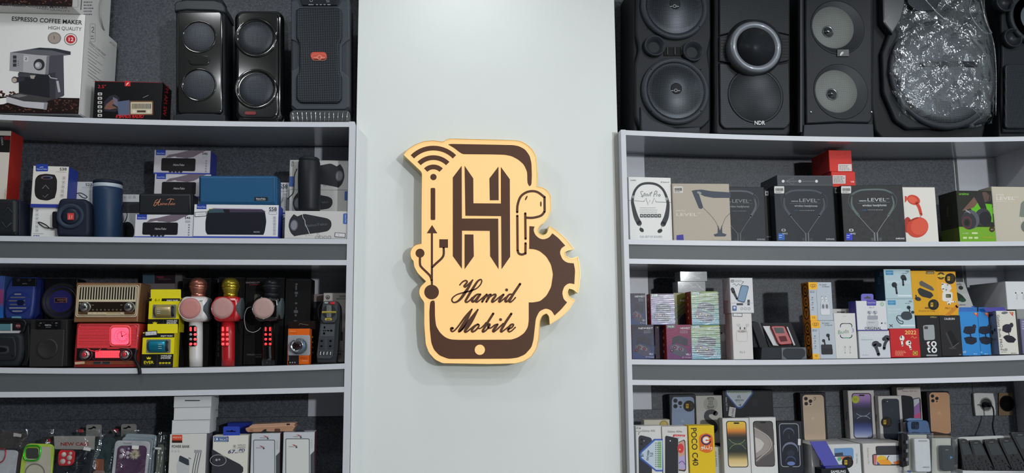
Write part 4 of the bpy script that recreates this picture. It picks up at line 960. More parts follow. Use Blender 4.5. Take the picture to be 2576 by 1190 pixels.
t.line([(307.5, 846), (304.5, 835)], 1.8, (70, 16, 20)).line([(307.5, 846), (318, 841)], 1.3, (70, 16, 20)).ell(307.5, 846, 2, None, (60, 14, 18)).flush('clock_hands'); t.face('F')
t.prism('dial_panel', [(194, 876), (343, 876), (341, 907), (192, 907)], -.002, .003, mat((22, 14, 18), .25, coat=.5), bev=.0008)
t.prism('tuning_dial', rect(240.5, 882, 302, 900), -.0028, 0, mat((236, 62, 74), .4, emit=1.5, var=.2, scale=400, name='lit dial'), label='glowing red tuning scale')
t.raise_to(.003)
for k in range(12): t.rect(244+k*4.8, 883, 244.7+k*4.8, 899, (190, 40, 50))
for k in range(3): t.rect(242, 885.5+k*4.6, 300, 886+k*4.6, (200, 50, 60))
t.line(rect(234, 879, 308, 903), .7, (150, 60, 64), closed=True).line([(220, 876.5), (228, 881), (246, 884), (254, 877)], 2.4, (240, 60, 70), smooth=4).line([(270, 877.5), (300, 876.8)], 1.6, (220, 50, 60)).flush('dial_markings'); t.face('F')
for x in (216.5, 317):
    k_ = t.lathe('knob_ring', x, 892, [(16, -.001), (16, -.003), (14, -.0035), (12.5, -.002)], mat((80, 60, 66), .3, metal=.6), seg=28)
    t.lathe('knob', x, 892, [(0, -.012), (7, -.012), (9, -.011), (11, -.006), (12, -.002)], CHR, seg=28)
    t.lathe('knob_lens', x-1, 892, [(0, -.0128), (5.5, -.0125), (6, -.0115)], mat((200, 40, 54), .15, coat=1, var=0), seg=18, parent=k_)
t.prism('wood_strip', [(190, 909), (340, 907.5), (339, 917), (188, 918)], -.0025, .002, mat((120, 60, 40), .4, coat=.3))
for a in (236, 258.5): t.prism('push_key', [(a+2, 909), (a+21, 909), (a+19.5, 916), (a, 916)], -.006, 0, CHR, bev=.0006)
t.prism('key_trim', [(189, 911), (214, 908.8), (214, 915), (190, 917)], -.003, 0, mat((205, 170, 140), .4))
t.tube('cord', [(346, 875, .012), (341, 892, -.004), (341, 906, -.014), (347, 918, -.024), (351, 930, -.028), (352, 941, -.028)], .0052, BLK, seg=10)
ww = Thing('vintage_radio', 'brown wooden retro radio with cream slats standing on the red radio', 'radio', 268, 758, .03, at(268, 811.5, .022).z+.0015)
t = ww; yb = t.yb(); WD = mat((122, 84, 52), .4, coat=.2, var=.18, scale=14, name='walnut veneer'); CRE = mat((206, 196, 168), .4, name='cream plastic')
t.prism('body', refine([(192, 713), (194, 711), (354, 712), (355, 714), (350, 760), (346, yb), (185, yb), (188, 770)]), 0, .09, WD, bev=.003, smooth=False)
def frame_part(t, name, outer, inner, d0, d1, m):
    uo = [t.pl.uv(*p) for p in outer]; ui = [t.pl.uv(*p) for p in inner]; L = len(uo); V = []; Fc = []
    for ring, d in ((uo, d1), (uo, d0), (ui, d0), (ui, d1)): V += [t.pl.P(u, v, d) for u, v in ring]
    for k in range(3):
        for i in range(L): j = (i+1) % L; Fc.append((k*L+i, k*L+j, (k+1)*L+j, (k+1)*L+i))
    return t.add(name, V, Fc, m)
o_ = [(x-(y-717)*.075, y) for x, y in rr(196.5, 717, 351, 797.5, 6, 4)]; i_ = [(x-(y-717)*.075, y) for x, y in rr(198.3, 718.8, 349, 795.5, 5, 4)]
frame_part(t, 'front_frame', o_, i_, -.003, 0, CRE)
i2 = [(x-(y-717)*.075, y) for x, y in rr(200, 720.5, 347.2, 793.5, 4, 4)]; i3 = [(x-(y-717)*.075, y) for x, y in rr(201.6, 722, 345.6, 791.8, 3.5, 4)]
frame_part(t, 'inner_frame', i2, i3, -.0026, 0, CRE)
t.prism('grille_cloth', [(203, 722), (344, 723), (341, 755), (199, 755)], -.0008, .002, mat((30, 28, 24), .8), bev=0)
for k in range(21):
    x = 206.5+k*6.75; t.prism('grille_slat', [(x, 722.5), (x+2.2, 722.5), (x+2.2-2.2, 754), (x-2.2, 754)], -.0035, 0, CRE)
t.prism('cross_bar', [(199.5, 754), (342, 754), (341.5, 759.5), (199, 759.5)], -.004, 0, CRE, bev=.0008)
t.prism('dial_panel', [(199, 760.5), (341, 760.5), (339, 784), (197, 784)], -.0012, .002, mat((34, 26, 20), .2, coat=.6))
t.prism('lower_panel', [(196.5, 784), (339, 784), (338, 792), (196, 792)], -.001, .002, mat((96, 70, 46), .4))
t.prism('key_strip', rect(221, 785.5, 313, 791.5), -.002, 0, mat((176, 162, 128), .4))
for k in range(4): t.prism('push_key', rect(222+k*12, 786.5, 232+k*12, 790.5), -.0045, 0, CRE, bev=.0005)
t.prism('push_key', rect(304, 786.5, 311, 790.5), -.0045, 0, CRE, bev=.0005)
t.raise_to(.0014)
for k in range(8): t.line(ell(234+k*10, 779.5, 1.6, None, 10), .6, (150, 140, 120), closed=True)
t.rect(231, 767, 236, 768, (170, 160, 140)).rect(303, 767, 308, 768, (170, 160, 140)).fine(200, 762, 210, 766, (190, 180, 160), 2, 3).fine(326, 787, 336, 790, (60, 46, 34), 1, 4).flush('dial_markings'); t.face('F')
for x in (214, 325):
    k_ = t.lathe('knob_ring', x+2, 773, [(13, -.001), (13, -.004), (11, -.005), (10, -.003)], mat((150, 148, 140), .3, metal=.8), seg=26)
    t.lathe('knob', x, 773, [(0, -.015), (8, -.015), (9, -.014), (10, -.009), (10.5, -.003)], CHR, seg=26)
    t.prism('pointer', [(x-6, 776.5), (x+5, 768), (x+6, 769.5), (x-5, 778)], -.0165, -.012, CHR, parent=k_)

bk = carton('small_carton', 'dark and teal printed carton behind the yellow speaker cartons', 'box', 358, 452, 687, .19, .05, 'L3', mat((96, 92, 96), .5))
bk.rect(359, 688, 388, 713, (70, 92, 106)).rect(389, 688, 441, 713, (40, 30, 36)).text('WIRELESS', 393, 699, 412, 3.5, (196, 70, 90)).text('SPEAKERS', 398, 704, 430, 3.4, (110, 90, 96)).rect(359, 714, 440, 727, (120, 112, 112)).done()
YEL = mat((228, 214, 24), .45, name='yellow cardboard')
def e1box(label, xl, xr, yt, Y, zb, tabpx, prod, low):
    t = carton('speaker_box', label, 'box', xl, xr, yt, Y, .055, 'L3', YEL, zb=zb, group='yellow mini speaker cartons')
    band(t, 'F', 0, .03 if low else .02, 1, .15 if low else .1, (30, 28, 26)); band(t, 'F', 0, .62, 1, 1, (26, 25, 26))
    qtext(t, 'ENJOY MUSIC', .57, .125 if low else .1, .95, 3.6, (230, 230, 226), bold=True, shear=.2)
    if not low: t.poly(Q(t, [(.1, -.02), (.42, -.02), (.4, .13), (.08, .13)]), (228, 214, 24)); qtext(t, 'E-1', .19, .1, .36, 5.6, (40, 38, 26), bold=True)
    qrr(t, .13, .2, .9, .59, .03, (150, 150, 152), 1.0)
    t.line(Q(t, [(.5, .64), (.5, .99)]), .7, (80, 80, 80))
    qtext(t, 'WIRELESS', .6, .695, .94, 4.2, (226, 226, 224), bold=True, shear=.15); qtext(t, 'SPEAKER', .6, .755, .92, 4.2, (226, 226, 224), bold=True, shear=.15)
    c0 = t.q(.23, .74); t.poly([(c0[0]-4.5, c0[1]+2), (c0[0]-5.5, c0[1]-4), (c0[0]-2.5, c0[1]-1), (c0[0], c0[1]-5), (c0[0]+2.5, c0[1]-1), (c0[0]+5.5, c0[1]-4), (c0[0]+4.5, c0[1]+2)], (228, 214, 24))
    qtext(t, 'EVER', .08, .89, .39, 7, (228, 214, 24), bold=True); t.fine(*t.q(.09, .91), t.q(.38, .91)[0], t.q(.38, .93)[1], (150, 140, 40), 1)
    for k in range(4): qell(t, .6+.095*k, .875, .04, .024, (228, 214, 24)); qell(t, .6+.095*k, .875, .014, .009, (60, 56, 20))
    t.line(Q(t, [(.54, .93), (.95, .93)]), .6, (120, 120, 120))
    t.face('R'); t.face('F')
    t.prism('hang_tab', rr(*tabpx, 2), .001, .002, YEL)
    t.prism('window_frame', rr(*[v for p in (t.q(.13, .2), t.q(.9, .59)) for v in p], 3), -.0006, .0, mat((120, 118, 110), .4))
    t.done()
    # the little cylinder inside its window
    (x0, y0), (x1, y1) = t.q(.2, .215), t.q(.85, .575); cyy = (y0+y1)/2; h = (y1-y0)/2
    V = []; Fc = []; n = 20; prof = [(x0, .78), (x0+3, .96), (x0+8, 1), (x1-12, 1), (x1-6, .96), (x1, .7)]
    for px, r_ in prof:
        for k in range(n):
            a = math.pi*k/(n-1); u, v = t.pl.uv(px, cyy-h*r_*math.cos(a)); V.append(t.pl.P(u, v, -.016*r_*math.sin(a)))
    for i in range(len(prof)-1):
        for k in range(n-1): Fc.append((i*n+k, i*n+k+1, (i+1)*n+k+1, (i+1)*n+k))
    idx = [(1 if i in (0, 4) else 0) for i in range(len(prof)-1) for k in range(n-1)]
    o = t.add('mini_speaker', V, Fc, [prod, BLKM], None, True, idx)
    for k in range(3): t.prism('level_mark', rect(x0+(9 if not low else 28), cyy-5+k*5, x0+(17 if not low else 37), cyy-4+k*5), -.0166, -.012, mat((200, 206, 206), .4))
    return t
elo = e1box('yellow and black mini speaker carton with teal speaker and price tag on the shelf', 357, 437, 836, .02, None, (371, 815, 447, 838), mat((24, 130, 158), .25, metal=.5, var=0), True)
Thing_tag = Thing('price_tag', 'handwritten white price tag stuck on the lower yellow carton', 'price tag', 379, 838, .017, at(379, 845, .017).z, mesh_root=True)
Thing_tag.prism('tag', [(364.5, 834), (394.5, 831.5), (395.5, 843), (365, 845.5)], -.0012, .0025, mat((44, 48, 58), .5)); Thing_tag.raise_to(.0012)
Thing_tag.poly([(366, 835.3), (393.3, 833), (394, 841.8), (366.5, 844)], (206, 206, 208)).line([(370, 838), (369, 842), (373, 841)], .8, (90, 94, 106)).line([(376, 837), (379, 842), (381, 836)], .8, (90, 94, 106)).line([(384, 840), (389, 839)], .8, (90, 94, 106)).done()
e1box('yellow and black E-1 mini speaker carton with gold speaker on the upper level', 373, 451, 749, .045, elo.top+.0004, (379, 728, 455, 752), mat((176, 158, 112), .28, metal=.5, var=0), False)

for lab, xl, xr, yt, Y, kind in (('black microphone carton behind the white karaoke microphone', 455, 527, 699, .12, 0), ('black microphone carton behind the red karaoke microphone', 546, 613, 697, .12, 1),
                           ('black carton reading HANDHELD KTV behind the black karaoke microphone', 615, 713, 698, .12, 2), ('black carton with grey pictograms right of the black karaoke microphone', 716, 781, 702, .12, 3)):
    t = carton('microphone_box', lab, 'box', xl, xr, yt, Y, .08, 'L3', BLKB, group='black microphone cartons')
    t.line(Q(t, [(.02, .01), (.98, .01)]), .7, (70, 68, 70)).line(Q(t, [(.02, .01), (.02, .99)]), .6, (46, 46, 48))
    if kind == 2:
        t.text('HANDHELD KTV', 618, 713, 654, 4.2, (150, 134, 134), bold=True).line([(627, 716.5), (653, 716)], 1, (190, 60, 70)).text('WIRELESS MICROPHONE', 621, 894, 672, 3.6, (120, 112, 110)).text('HIFI SPEAKER', 642, 899.5, 675, 3.4, (120, 112, 110)).rrect(640, 740, 655, 760, 4, (84, 86, 74))
    if kind == 3:
        for a, b, w_, h_ in ((746, 715, 6, 4), (745, 724, 4, 12), (745.5, 737, 8, 6), (745, 744, 4, 5), (745, 763, 6, 4), (745, 776, 2.4, 7), (744.5, 784, 10, 7), (744, 793, 5, 5), (743.5, 807, 9, 2)): t.rrect(a-w_/2, b-h_/2, a+w_/2, b+h_/2, 1, (92, 92, 96))
    if kind == 1:
        for k in range(6): t.rect(541+7, 812+k*15, 544+7, 822+k*15, (70, 70, 72))
        t.rect(604, 700, 607, 918, (30, 30, 32))
    t.done()
def mic(label, cx, hx, body, headm, y0, dx, led, bright, skin):
    """cx: cube front disc centre, hx: head centre"""
    t = Thing('karaoke_microphone', label, 'microphone', cx+8, 840, .035, on('L3', cx, .035), group='karaoke microphones')
    yb = t.yb(); s = t
    ax = cx+8
    hd = t.turned('handle', ax-1, [(15.6, yb), (16.2, 900), (16.4, 850), (16.6, 806)], body, seg=26, d=.022)
    t.prism('speaker_cube', refine([(cx-24, 752), (cx-16, 746), (cx+36, 746), (cx+41, 751), (cx+44, 776), (cx+41, 800), (cx+34, 809), (cx-14, 810), (cx-24, 803), (cx-29, 778)], 60), -.012, .054, body, bev=.016, smooth=True, seg=5)
    t.lathe('front_grille', cx, y0, [(28.3, -.009), (28.3, -.0135), (27, -.0142), (26.6, -.0132)], body, seg=40)
    t.lathe('front_cloth', cx, y0, [(0, -.0145), (18, -.0142), (26.6, -.0132), (26.6, -.006)], mesh_mat(skin, tuple(int(v*.7) for v in skin), .0019, .22, metal=0, rough=.7, name='pale speaker cloth'), seg=40)
    # side speaker on the right cheek
    f = t.front; s2 = t.pl; ue = t.pl.uv(cx+43, y0)[0]
    t.pl = Plane(f.P(ue, f.uv(cx+43, y0)[1], .021), -f.n, f.ux, f.uz)
    V = []; Fc = []; rr_ = 27*t.sc
    pr = [(0, .0012), (rr_*.9, .0012), (rr_, .0003), (rr_, -.012)]
    for k in range(32):
        a = 2*math.pi*k/32
        for r_, d in pr: V.append(t.pl.P(r_*math.cos(a), r_*math.sin(a), -d))
    for k in range(32):
        j = (k+1) % 32
        for i in range(3): Fc.append((k*4+i, j*4+i, j*4+i+1, k*4+i+1))
    t.add('side_cloth', V, Fc, mat((74, 82, 86), .8), None, True); t.pl = s2
    t.turned('collar', hx, [(17, 747), (18, 741), (17, 737)], headm, seg=26, d=.022)
    hb = mesh_mat(tuple(headm['c']), tuple(int(v*.35) for v in headm['c']), .0024, .3, rough=.3, metal=.8 if bright else .2, name='microphone head mesh')
    t.turned('head_cup', hx, [(15.5, 741), (18, 735), (20.5, 727), (21.8, 722)], hb, seg=30, d=.022)
    t.turned('head_band', hx, [(22, 722.5), (22.6, 721), (22.6, 718), (22, 716.5)], headm, seg=30, d=.022)
    t.turned('head_dome', hx, [(22, 717), (21, 710), (18, 704), (13, 699.5), (6, 697.3), (1, 697)], hb, seg=30, d=.022)
    px = cx+4+dx
    t.prism('button_panel', rr(px-10.3, 819, px+10.3, 871.5, 6, 5), -.0005, .012, BLKG if led != 'r' else mat((150, 20, 26), .3, coat=.5), bev=.001)
    for r_, yy in enumerate((828, 841.5, 853.5, 865.5)):
        for c_, xx in enumerate((px-5, px+6)):
            lit = (led != 'w') or (c_ == 1 or r_ in (0, 3))
            m_ = mat((255, 58, 62), .3, emit=2 if lit and led != 'k' else .5, var=0, name='lit button') if lit else mat((150, 150, 154), .4)
            if r_ == 0: t.prism('button', rr(xx-2.2, yy-5.5, xx+2.2, yy+5.5, 2.1), -.003, 0, m_)
            else: t.lathe('button', xx, yy, [(0, -.0035), (2.6, -.0032), (3.5, -.0018), (3.5, 0)], m_, seg=14)
    return t
mic('white karaoke microphone with rose gold head standing between the black cartons', 481, 494, mat((206, 204, 204), .3, coat=.4, var=0, name='white gloss plastic'), mat((196, 130, 112), .25, metal=.9, var=0), 776.5, 0, 'w', True, (202, 138, 134))
mic('red karaoke microphone with gold head standing third of the row', 562.5, 575.5, mat((176, 26, 34), .25, coat=.6, var=0, name='red gloss plastic'), mat((196, 176, 60), .22, metal=.9, var=0), 775.5, -.5, 'r', True, (196, 150, 146))
bm = mic('black karaoke microphone with black head standing right of the red one', 664.5, 679.5, BLKG, mat((34, 36, 40), .4, var=0), 776, 5, 'k', False, (190, 158, 152))
bm.tube('cable_loop', [(632, 772, .02), (622, 776, .01), (616, 790, .01), (615, 808, .01), (620, 828, .005), (634, 836, .005), (648, 832, .01), (656, 824, .012)], .0011, mat((150, 146, 144), .4))

ob = carton('speaker_box', 'orange and black mini speaker carton with clear window and round lens speaker', 'box', 723.5, 778, 827, .016, .045, 'L3', mat((216, 96, 22), .45))
ob.rect(724, 893, 752, 916.5, (28, 26, 28)).text('WIRELESS', 728, 835, 744, 2.4, (236, 170, 120)).text('SPEAKER', 728, 839, 748, 2.4, (150, 60, 20)).text('mini', 754, 904, 774, 8, (150, 50, 20)).text('Speaker', 760, 908.5, 774, 2.6, (240, 190, 150)).rrect(724.5, 843, 780, 894, 4, (168, 168, 172))
for k in range(3): ob.ell(730+k*6, 912, 1.8, None, (150, 150, 152), n=10)
ob.text('mini', 727, 907, 727, 3, (170, 170, 172), y1=894); band(ob, 'R', .01, .01, .99, .99, ob.base).face('R')
for k in range(4): ob.ell(786, 848+k*13, 1.4, 2.6, (226, 180, 110), n=10)
ob.done()
ob.prism('hang_header', [(724, 808), (791.5, 807), (792, 828), (724, 829)], .012, .0128, mat((40, 30, 28), .2, alpha=.55, coat=.5))
ob.tube('hang_slot', [(752, 818, .011), (755, 814.5, .011), (768, 817, .011), (776, 817.5, .011)], .0008, CHR)
ob.lathe('lens_body', 753, 871, [(20, -.001), (19, -.012), (16, -.017)], mat((110, 130, 150), .2, metal=.6, var=0), seg=30)
ob.lathe('lens_ring', 748.5, 870, [(16.5, -.012), (16.5, -.019), (14.5, -.021), (13, -.019)], CHR, seg=32)
ob.lathe('lens', 748.5, 870, [(0, -.0205), (8, -.02), (13.5, -.018)], mat((44, 14, 18), .1, coat=1, var=0), seg=28)
ob.prism('window_film', rr(725, 843, 781, 894, 5), -.0225, -.022, FILM)
w2 = carton('inverter_box', 'white 200W carton standing behind the power inverter strip', 'box', 812, 877, 737, .12, .06, 'L3', mat((196, 192, 188), .5))
w2.text('200W', 853, 748.5, 870, 5.5, (80, 78, 80), bold=True).line([(847, 752), (870, 752)], 2.4, (130, 126, 126)).ell(824.5, 748, 5.5, None, (70, 68, 70)).ell(824.5, 747.5, 3.6, None, (180, 176, 172)).ell(824.5, 748.4, 2.2, None, (70, 68, 70)).text('Delay', 846, 885, 864, 6, (120, 116, 116), shear=.3).rect(845, 889, 858, 893, (120, 116, 116)).done()
w3 = carton('inverter_box', 'pale pinkish carton corner peeking out left of the 200W carton', 'box', 779, 812, 740, .19, .05, 'L3', mat((150, 134, 134), .5))
w3.rect(779, 759, 812, 912, (34, 33, 38)).text('POWER', 781, 788, 788, 3, (90, 90, 96)).ell(788, 799, 4, 6, (70, 70, 76)).done()
t = Thing('power_inverter', 'dark grey power inverter strip with red switch, fan grille, sockets and four USB ports', 'power strip', 828, 840, .03, on('L3', 820, .03), tilt=.03)
GRY = mat((62, 66, 70), .5, name='dark grey plastic')
t.prism('body', refine([(813, 762), (817, 757), (848, 757), (853, 763), (856, 780), (850, 880), (846, 913), (798, 914), (796, 905), (806, 800), (812, 790)]), 0, .035, mat((44, 47, 51), .5), bev=.004, smooth=True)
t.prism('head_panel', [(812, 765), (816, 758), (845, 758), (850, 766), (849, 800), (842, 812), (814, 813), (807, 803)], -.006, .002, GRY, bev=.002)
t.prism('lower_panel', [(806, 815), (844, 815), (838, 895), (832, 903), (799, 902), (797, 893)], -.004, .002, GRY, bev=.0015)
t.prism('switch', rect(831.5, 760, 842.5, 766), -.011, 0, mat((170, 30, 36), .3, coat=.5, emit=.2), bev=.0008, label='red rocker switch')
t.prism('dc_port', rr(817, 760, 826, 764, 1.5), -.0075, 0, mat((150, 152, 156), .3))
t.lathe('fan_recess', 828.5, 784, [(16.5, -.005), (16.5, -.0068), (0, -.0066)], mat((18, 19, 21), .6), seg=30)
for k in range(10):
    x = 814.6+k*3.1; h = math.sqrt(max(0, 16**2-(x-828.5)**2)); t.prism('fan_slat', rect(x-.7, 784-h, x+.7, 784+h), -.009, -.005, GRY if abs(k-4.5) > 2 else mat((150, 152, 152), .4))
t.prism('label_band', rect(811, 783.5, 846, 788), -.0105, -.006, mat((176, 156, 56), .5)); t.prism('brand_plate', rr(818, 800.5, 835.5, 806.5, 2.8), -.0075, -.004, mat((190, 166, 60), .5))
t.raise_to(.0107).text('POWER INVERTER', 813, 787, 844, 2.4, (70, 60, 30)); t.raise_to(.0078).text('200W', 821, 805.3, 832, 3.6, (60, 52, 26), bold=True).flush('lettering'); t.face('F')
t.prism('socket_plate', [(808, 817), (843, 817), (840, 847), (806, 847)], -.0055, 0, mat((74, 78, 82), .5), bev=.0008)
for x, y, a, b in ((817, 824, 2.2, 3), (816, 839, 3, 3), (815, 832, 1.6, 1.6), (819.5, 832, 1.6, 1.6), (826, 832, 3.6, 1.6), (834, 832, 3.2, 2.6)): t.prism('socket_hole', ell(x, y, a, b, 10), -.0062, -.002, BLKG)
for x in (810, 832):
    t.prism('outlet', rect(x-7, 852, x+7, 879), -.0052, 0, mat((52, 55, 59), .5), bev=.0006)
    t.prism('socket_hole', ell(x, 858, 3, 2.4, 10), -.006, -.002, BLKG); t.prism('socket_hole', ell(x-.6, 871, 3, 2.4, 10), -.006, -.002, BLKG)
for k in range(4):
    x = 803.5+k*8.4; t.prism('usb_port', [(x+1, 883), (x+5, 883), (x+4, 894), (x, 894)], -.0048, 0, BLKG); t.prism('usb_tongue', [(x+2.6, 884.5), (x+4.4, 884.5), (x+3.4, 893), (x+1.6, 893)], -.0056, 0, mat((210, 212, 212), .4))
t.tube('cable', [(813, 760, .03), (804, 768, .025), (800, 785, .02), (804, 806, .015), (808, 818, .015)], .002, BLK)
t.tube('charging_cable', [(849, 764, .015), (857, 770, .012), (859, 785, .012), (859, 810, .012), (858.5, 836, .012)], .0016, BLK); t.prism('cable_plug', [(856, 834), (861, 834), (860.5, 857), (854.5, 857)], .008, .016, BLK, bev=.001)

# ================================================================ left unit, bottom shelf
def white_stack(label, xl, xr, yt, Y, dep, zb, yaw, slot):
    t = carton('gadget_box', label, 'box', xl, xr, yt, Y, dep, 'L5', mat((200, 202, 204), .45), zb=zb, yaw=yaw, group='stacked white boxes')
    if slot: t.rect(465, 1006.5, 503, 1009, (60, 60, 66))
    else: t.face('R').text('Pcas', 543, 1036 if yt < 1030 else 1064, 558, 6, (120, 110, 112), y1=1031 if yt < 1030 else 1060)
    return t.done()
pb = carton('power_bank_box', 'white POWER BANK carton with printed cables, under the stack of white boxes', 'box', 424, 517, 1092, .02, .075, 'L5', mat((206, 206, 202), .5), yaw=.03)
band(pb, 'R', 0, 0, 1, 1, (120, 122, 128)); pb.rect(432.5, 1094, 458.5, 1114, (196, 76, 50)).rect(432.5, 1108, 458.5, 1114, (60, 30, 26)).text('HQOOS', 434.5, 1102.5, 456.5, 4.4, (240, 190, 170), bold=True).text('POWER BANK', 432, 1126.5, 477, 6.6, (46, 46, 48), bold=True)
for k in range(3): pb.rrect(431+k*8, 1132, 436+k*8, 1138, 1, (186, 186, 186))
pb.poly([(452, 1146), (478, 1158), (476, 1190), (446, 1200), (444, 1172)], (186, 188, 190)).poly(refine([(451, 1148), (454, 1146), (475, 1156), (476, 1170), (472, 1171), (450, 1160)]), (58, 62, 72)).line([(475, 1152), (480, 1154)], 2, (100, 100, 104))
for k in range(3): pb.line([(494+k*6, 1138), (487+k*6, 1170), (483+k*6, 1196)], 2, (96, 98, 104)); pb.poly([(489.5+k*6.5, 1131), (495.5+k*6.5, 1133), (494+k*6.5, 1140), (488+k*6.5, 1138)], (150, 152, 156))
pb.done()
z = pb.top
w_ = white_stack('lowest plain white box of the stack on the power bank carton', 432, 527, 1057, .022, .09, z+.0005, .03, False)
w_ = white_stack('middle plain white box of the stack on the power bank carton', 437, 529, 1025, .02, .1, w_.top+.0004, .02, False)
white_stack('topmost plain white box of the stack, with a dark slot', 437, 531, 997, .018, .1, w_.top+.0004, .02, True)
wc = carton('charger_box', 'white 67w wireless charging carton with blue hang tab beside the power bank carton', 'box', 533, 622, 1096, .03, .05, 'L5', mat((212, 210, 202), .5), yaw=.02)
wc.rect(538.5, 1098, 575, 1111.5, (44, 74, 128)).line(rr(540.5, 1100, 572.5, 1109.5, 3), .9, (200, 210, 226), closed=True).text('TRICAT', 550, 1107.5, 571, 4.4, (214, 222, 236), bold=True, shear=.2).ell(546, 1104.7, 2.8, None, (214, 222, 236)).text('WIRELESS', 597, 1121.5, 618, 3.4, (70, 70, 80), shear=.1).text('CHARGING', 597, 1126.5, 618, 3.4, (70, 70, 80), shear=.1).ell(590, 1122.5, 1.4, None, (60, 60, 70)).line(ell(590, 1122.5, 3.4, None, 12), .6, (70, 70, 80), closed=True).line([(585, 1127.8), (617, 1127.8)], .6, (120, 120, 126))
wc.text('67', 572.5, 1140.5, 590, 9, (40, 52, 104), bold=True, shear=.25).text('w', 590, 1140.5, 597, 5, (40, 52, 104), shear=.25).line([(599, 1131), (599, 1141)], .6, (90, 90, 100)).text('PD', 601, 1136, 616, 7, (40, 52, 104), bold=True, shear=.2).line([(601, 1138.5), (614, 1138.5)], .7, (40, 52, 104))
wc.poly([(533, 1129), (560, 1145), (604, 1168), (612, 1176), (612, 1186), (606, 1192), (533, 1200)], (54, 54, 62)).line(ell(549, 1158, 20, 14, 30), 1.2, (176, 178, 184), closed=True).ell(545, 1157, 3, None, (150, 152, 160)).ell(552, 1156, 2.4, None, (150, 152, 160)).done()
wc.prism('hang_tab', rr(561, 1073, 603, 1099, 4), .002, .003, mat((40, 66, 172), .4), label='blue hang tab'); wc.prism('tab_slot', [(569, 1084), (580, 1084), (583, 1082), (586, 1084), (593, 1085), (593, 1086.5), (569, 1086)], .0012, .002, BLKG)
t = carton('cable_packet', 'royal blue packet lying behind the wireless charging carton', 'packet', 569, 624, 1064, .16, .05, 'L5', mat((34, 52, 150), .4)); t.done()
def phx(label, xl, xr, yt, Y, left):
    t = carton('power_bank_box', label, 'box', xl, xr, yt, Y, .06, 'L5', mat((190, 194, 200), .45), group='white power bank cartons', yaw=.04)
    band(t, 'R', 0, 0, 1, 1, (96, 50, 58)); w = xr-xl
    t.poly([(xr-9, yt+56), (xr+1, yt+46), (xr+1, yt+112), (xr-9, yt+112)], (74, 78, 82))
    t.rrect(xl+7, yt+15, xr-11, yt+112, 4, (96, 100, 104)); t.rrect(xl+9, yt+17, xr-13, yt+112, 3, (190, 194, 200) if left else (204, 206, 204))
    for x, y, k in ((xl+w*.38, yt+7, 1), (xl+w*.24, yt+32, 1.1)):
        t.text('PHOENIX', x-4, y+5, x+10*k, 2.6, (70, 66, 72), shear=.3).poly([(x+4, y-2), (x+12, y-1), (x+15, y+3), (x+11, y+2)], (170, 60, 70)).ell(x+16, y+4, 2.6, 3.4, (60, 62, 68)).ell(x+17, y+3, 1, 1.4, (200, 202, 206))
    t.fine(xr-7, yt+18, xr-4, yt+40, (150, 152, 156), 6, 2); t.done()
    t.prism('hang_tab', [(xl+20, yt+1), (xl+32, yt-9), (xl+37, yt-10), (xl+44, yt-7), (xl+56, yt+1)] if left else [(xl+24, yt+1), (xl+34, yt-5), (xl+50, yt-4), (xl+56, yt+1)], .02, .021, BLKM); return t
p1_ = phx('white framed power bank carton with dark hang tab right of the wireless charger carton', 630, 703, 1091, .035, True)
p2_ = phx('white framed power bank carton with dark red side, rightmost on the bottom left shelf', 711, 790, 1088, .03, False)
t = Thing('phone_case', 'rose gold phone case lying flat on top of the two power bank cartons', 'phone case', 680, 1075, .055, max(p1_.top, p2_.top)+.001)
yb = t.yb(); RG = mat((196, 150, 122), .35, metal=.3, name='rose gold plastic')
t.prism('side_band', refine([(617, yb-9), (627, yb-12), (738, yb-17), (743, yb-14), (736, yb-3), (725, yb), (628, yb), (618, yb-3)]), 0, .05, RG, bev=.002); t.prism('case_lip', [(626, yb-13), (634, yb-18), (738, yb-23), (743, yb-20), (737, yb-15), (628, yb-9)], .002, .05, mat((206, 166, 140), .35, metal=.3), bev=.001)
t.prism('port_cutout', rr(691, yb-8, 705, yb-3, 2), -.001, .004, mat((90, 62, 52), .5)); t.prism('camera_cutout', rect(721, yb-20.5, 729, yb-17), .0005, .004, BLKM); t.prism('button_cutout', rr(628, yb-6, 637, yb-3, 1.4), -.001, .003, mat((150, 104, 84), .5))

# phone cases in clear sleeves, leaning on one another
def pcase(label, outl, Y, tilt, m, header=None, dep=.008):
    xs = [p[0] for p in outl]; cx = sum(xs)/len(xs)
    t = Thing('phone_case', label, 'phone case', cx, 1150, Y, on('L5', max(cx, 10), Y), tilt=tilt, group='phone cases in clear sleeves')
    t.prism('case_back', refine(outl), 0, dep, m, bev=.003, smooth=True)
    if header:
        r = random.Random(int(cx)); a, b, c, d = header
        t.sheet('clear_sleeve', lambda u, v: (a+(c-a)*u, b+(d-b)*v, -.006+.004*math.sin(u*9+v*5+cx)+.002*r.uniform(-1, 1)), 14, 10, SLEEVE)
    return t
t = pcase('pale grey phone case with red camera ring at the left photo edge', [(-40, 1131), (36, 1132), (47, 1138), (38, 1192), (30, 1230), (-50, 1230)], .075, .12, mat((186, 188, 192), .35), (-30, 1080, 70, 1200))
t.prism('side_band', [(45, 1136), (58, 1128), (46, 1192), (38, 1230), (30, 1230), (40, 1190)], .001, .012, mat((70, 56, 58), .4))
t.tube('camera_ring', [(-14, 1130, -.003), (8, 1129, -.003), (14, 1134, -.003), (12, 1150, -.003), (4, 1162, -.003), (-12, 1164, -.003)], .0018, mat((190, 46, 58), .25, metal=.5, var=0), label='shiny red camera ring')
t.prism('price_sticker', [(38, 1089), (58, 1092), (56, 1100), (37, 1098)], -.009, -.008, mat((170, 168, 164), .6)); t.prism('header_card', rr(-40, 1084, 66, 1128, 16), .004, .005, mat((84, 80, 78), .4, alpha=.6))
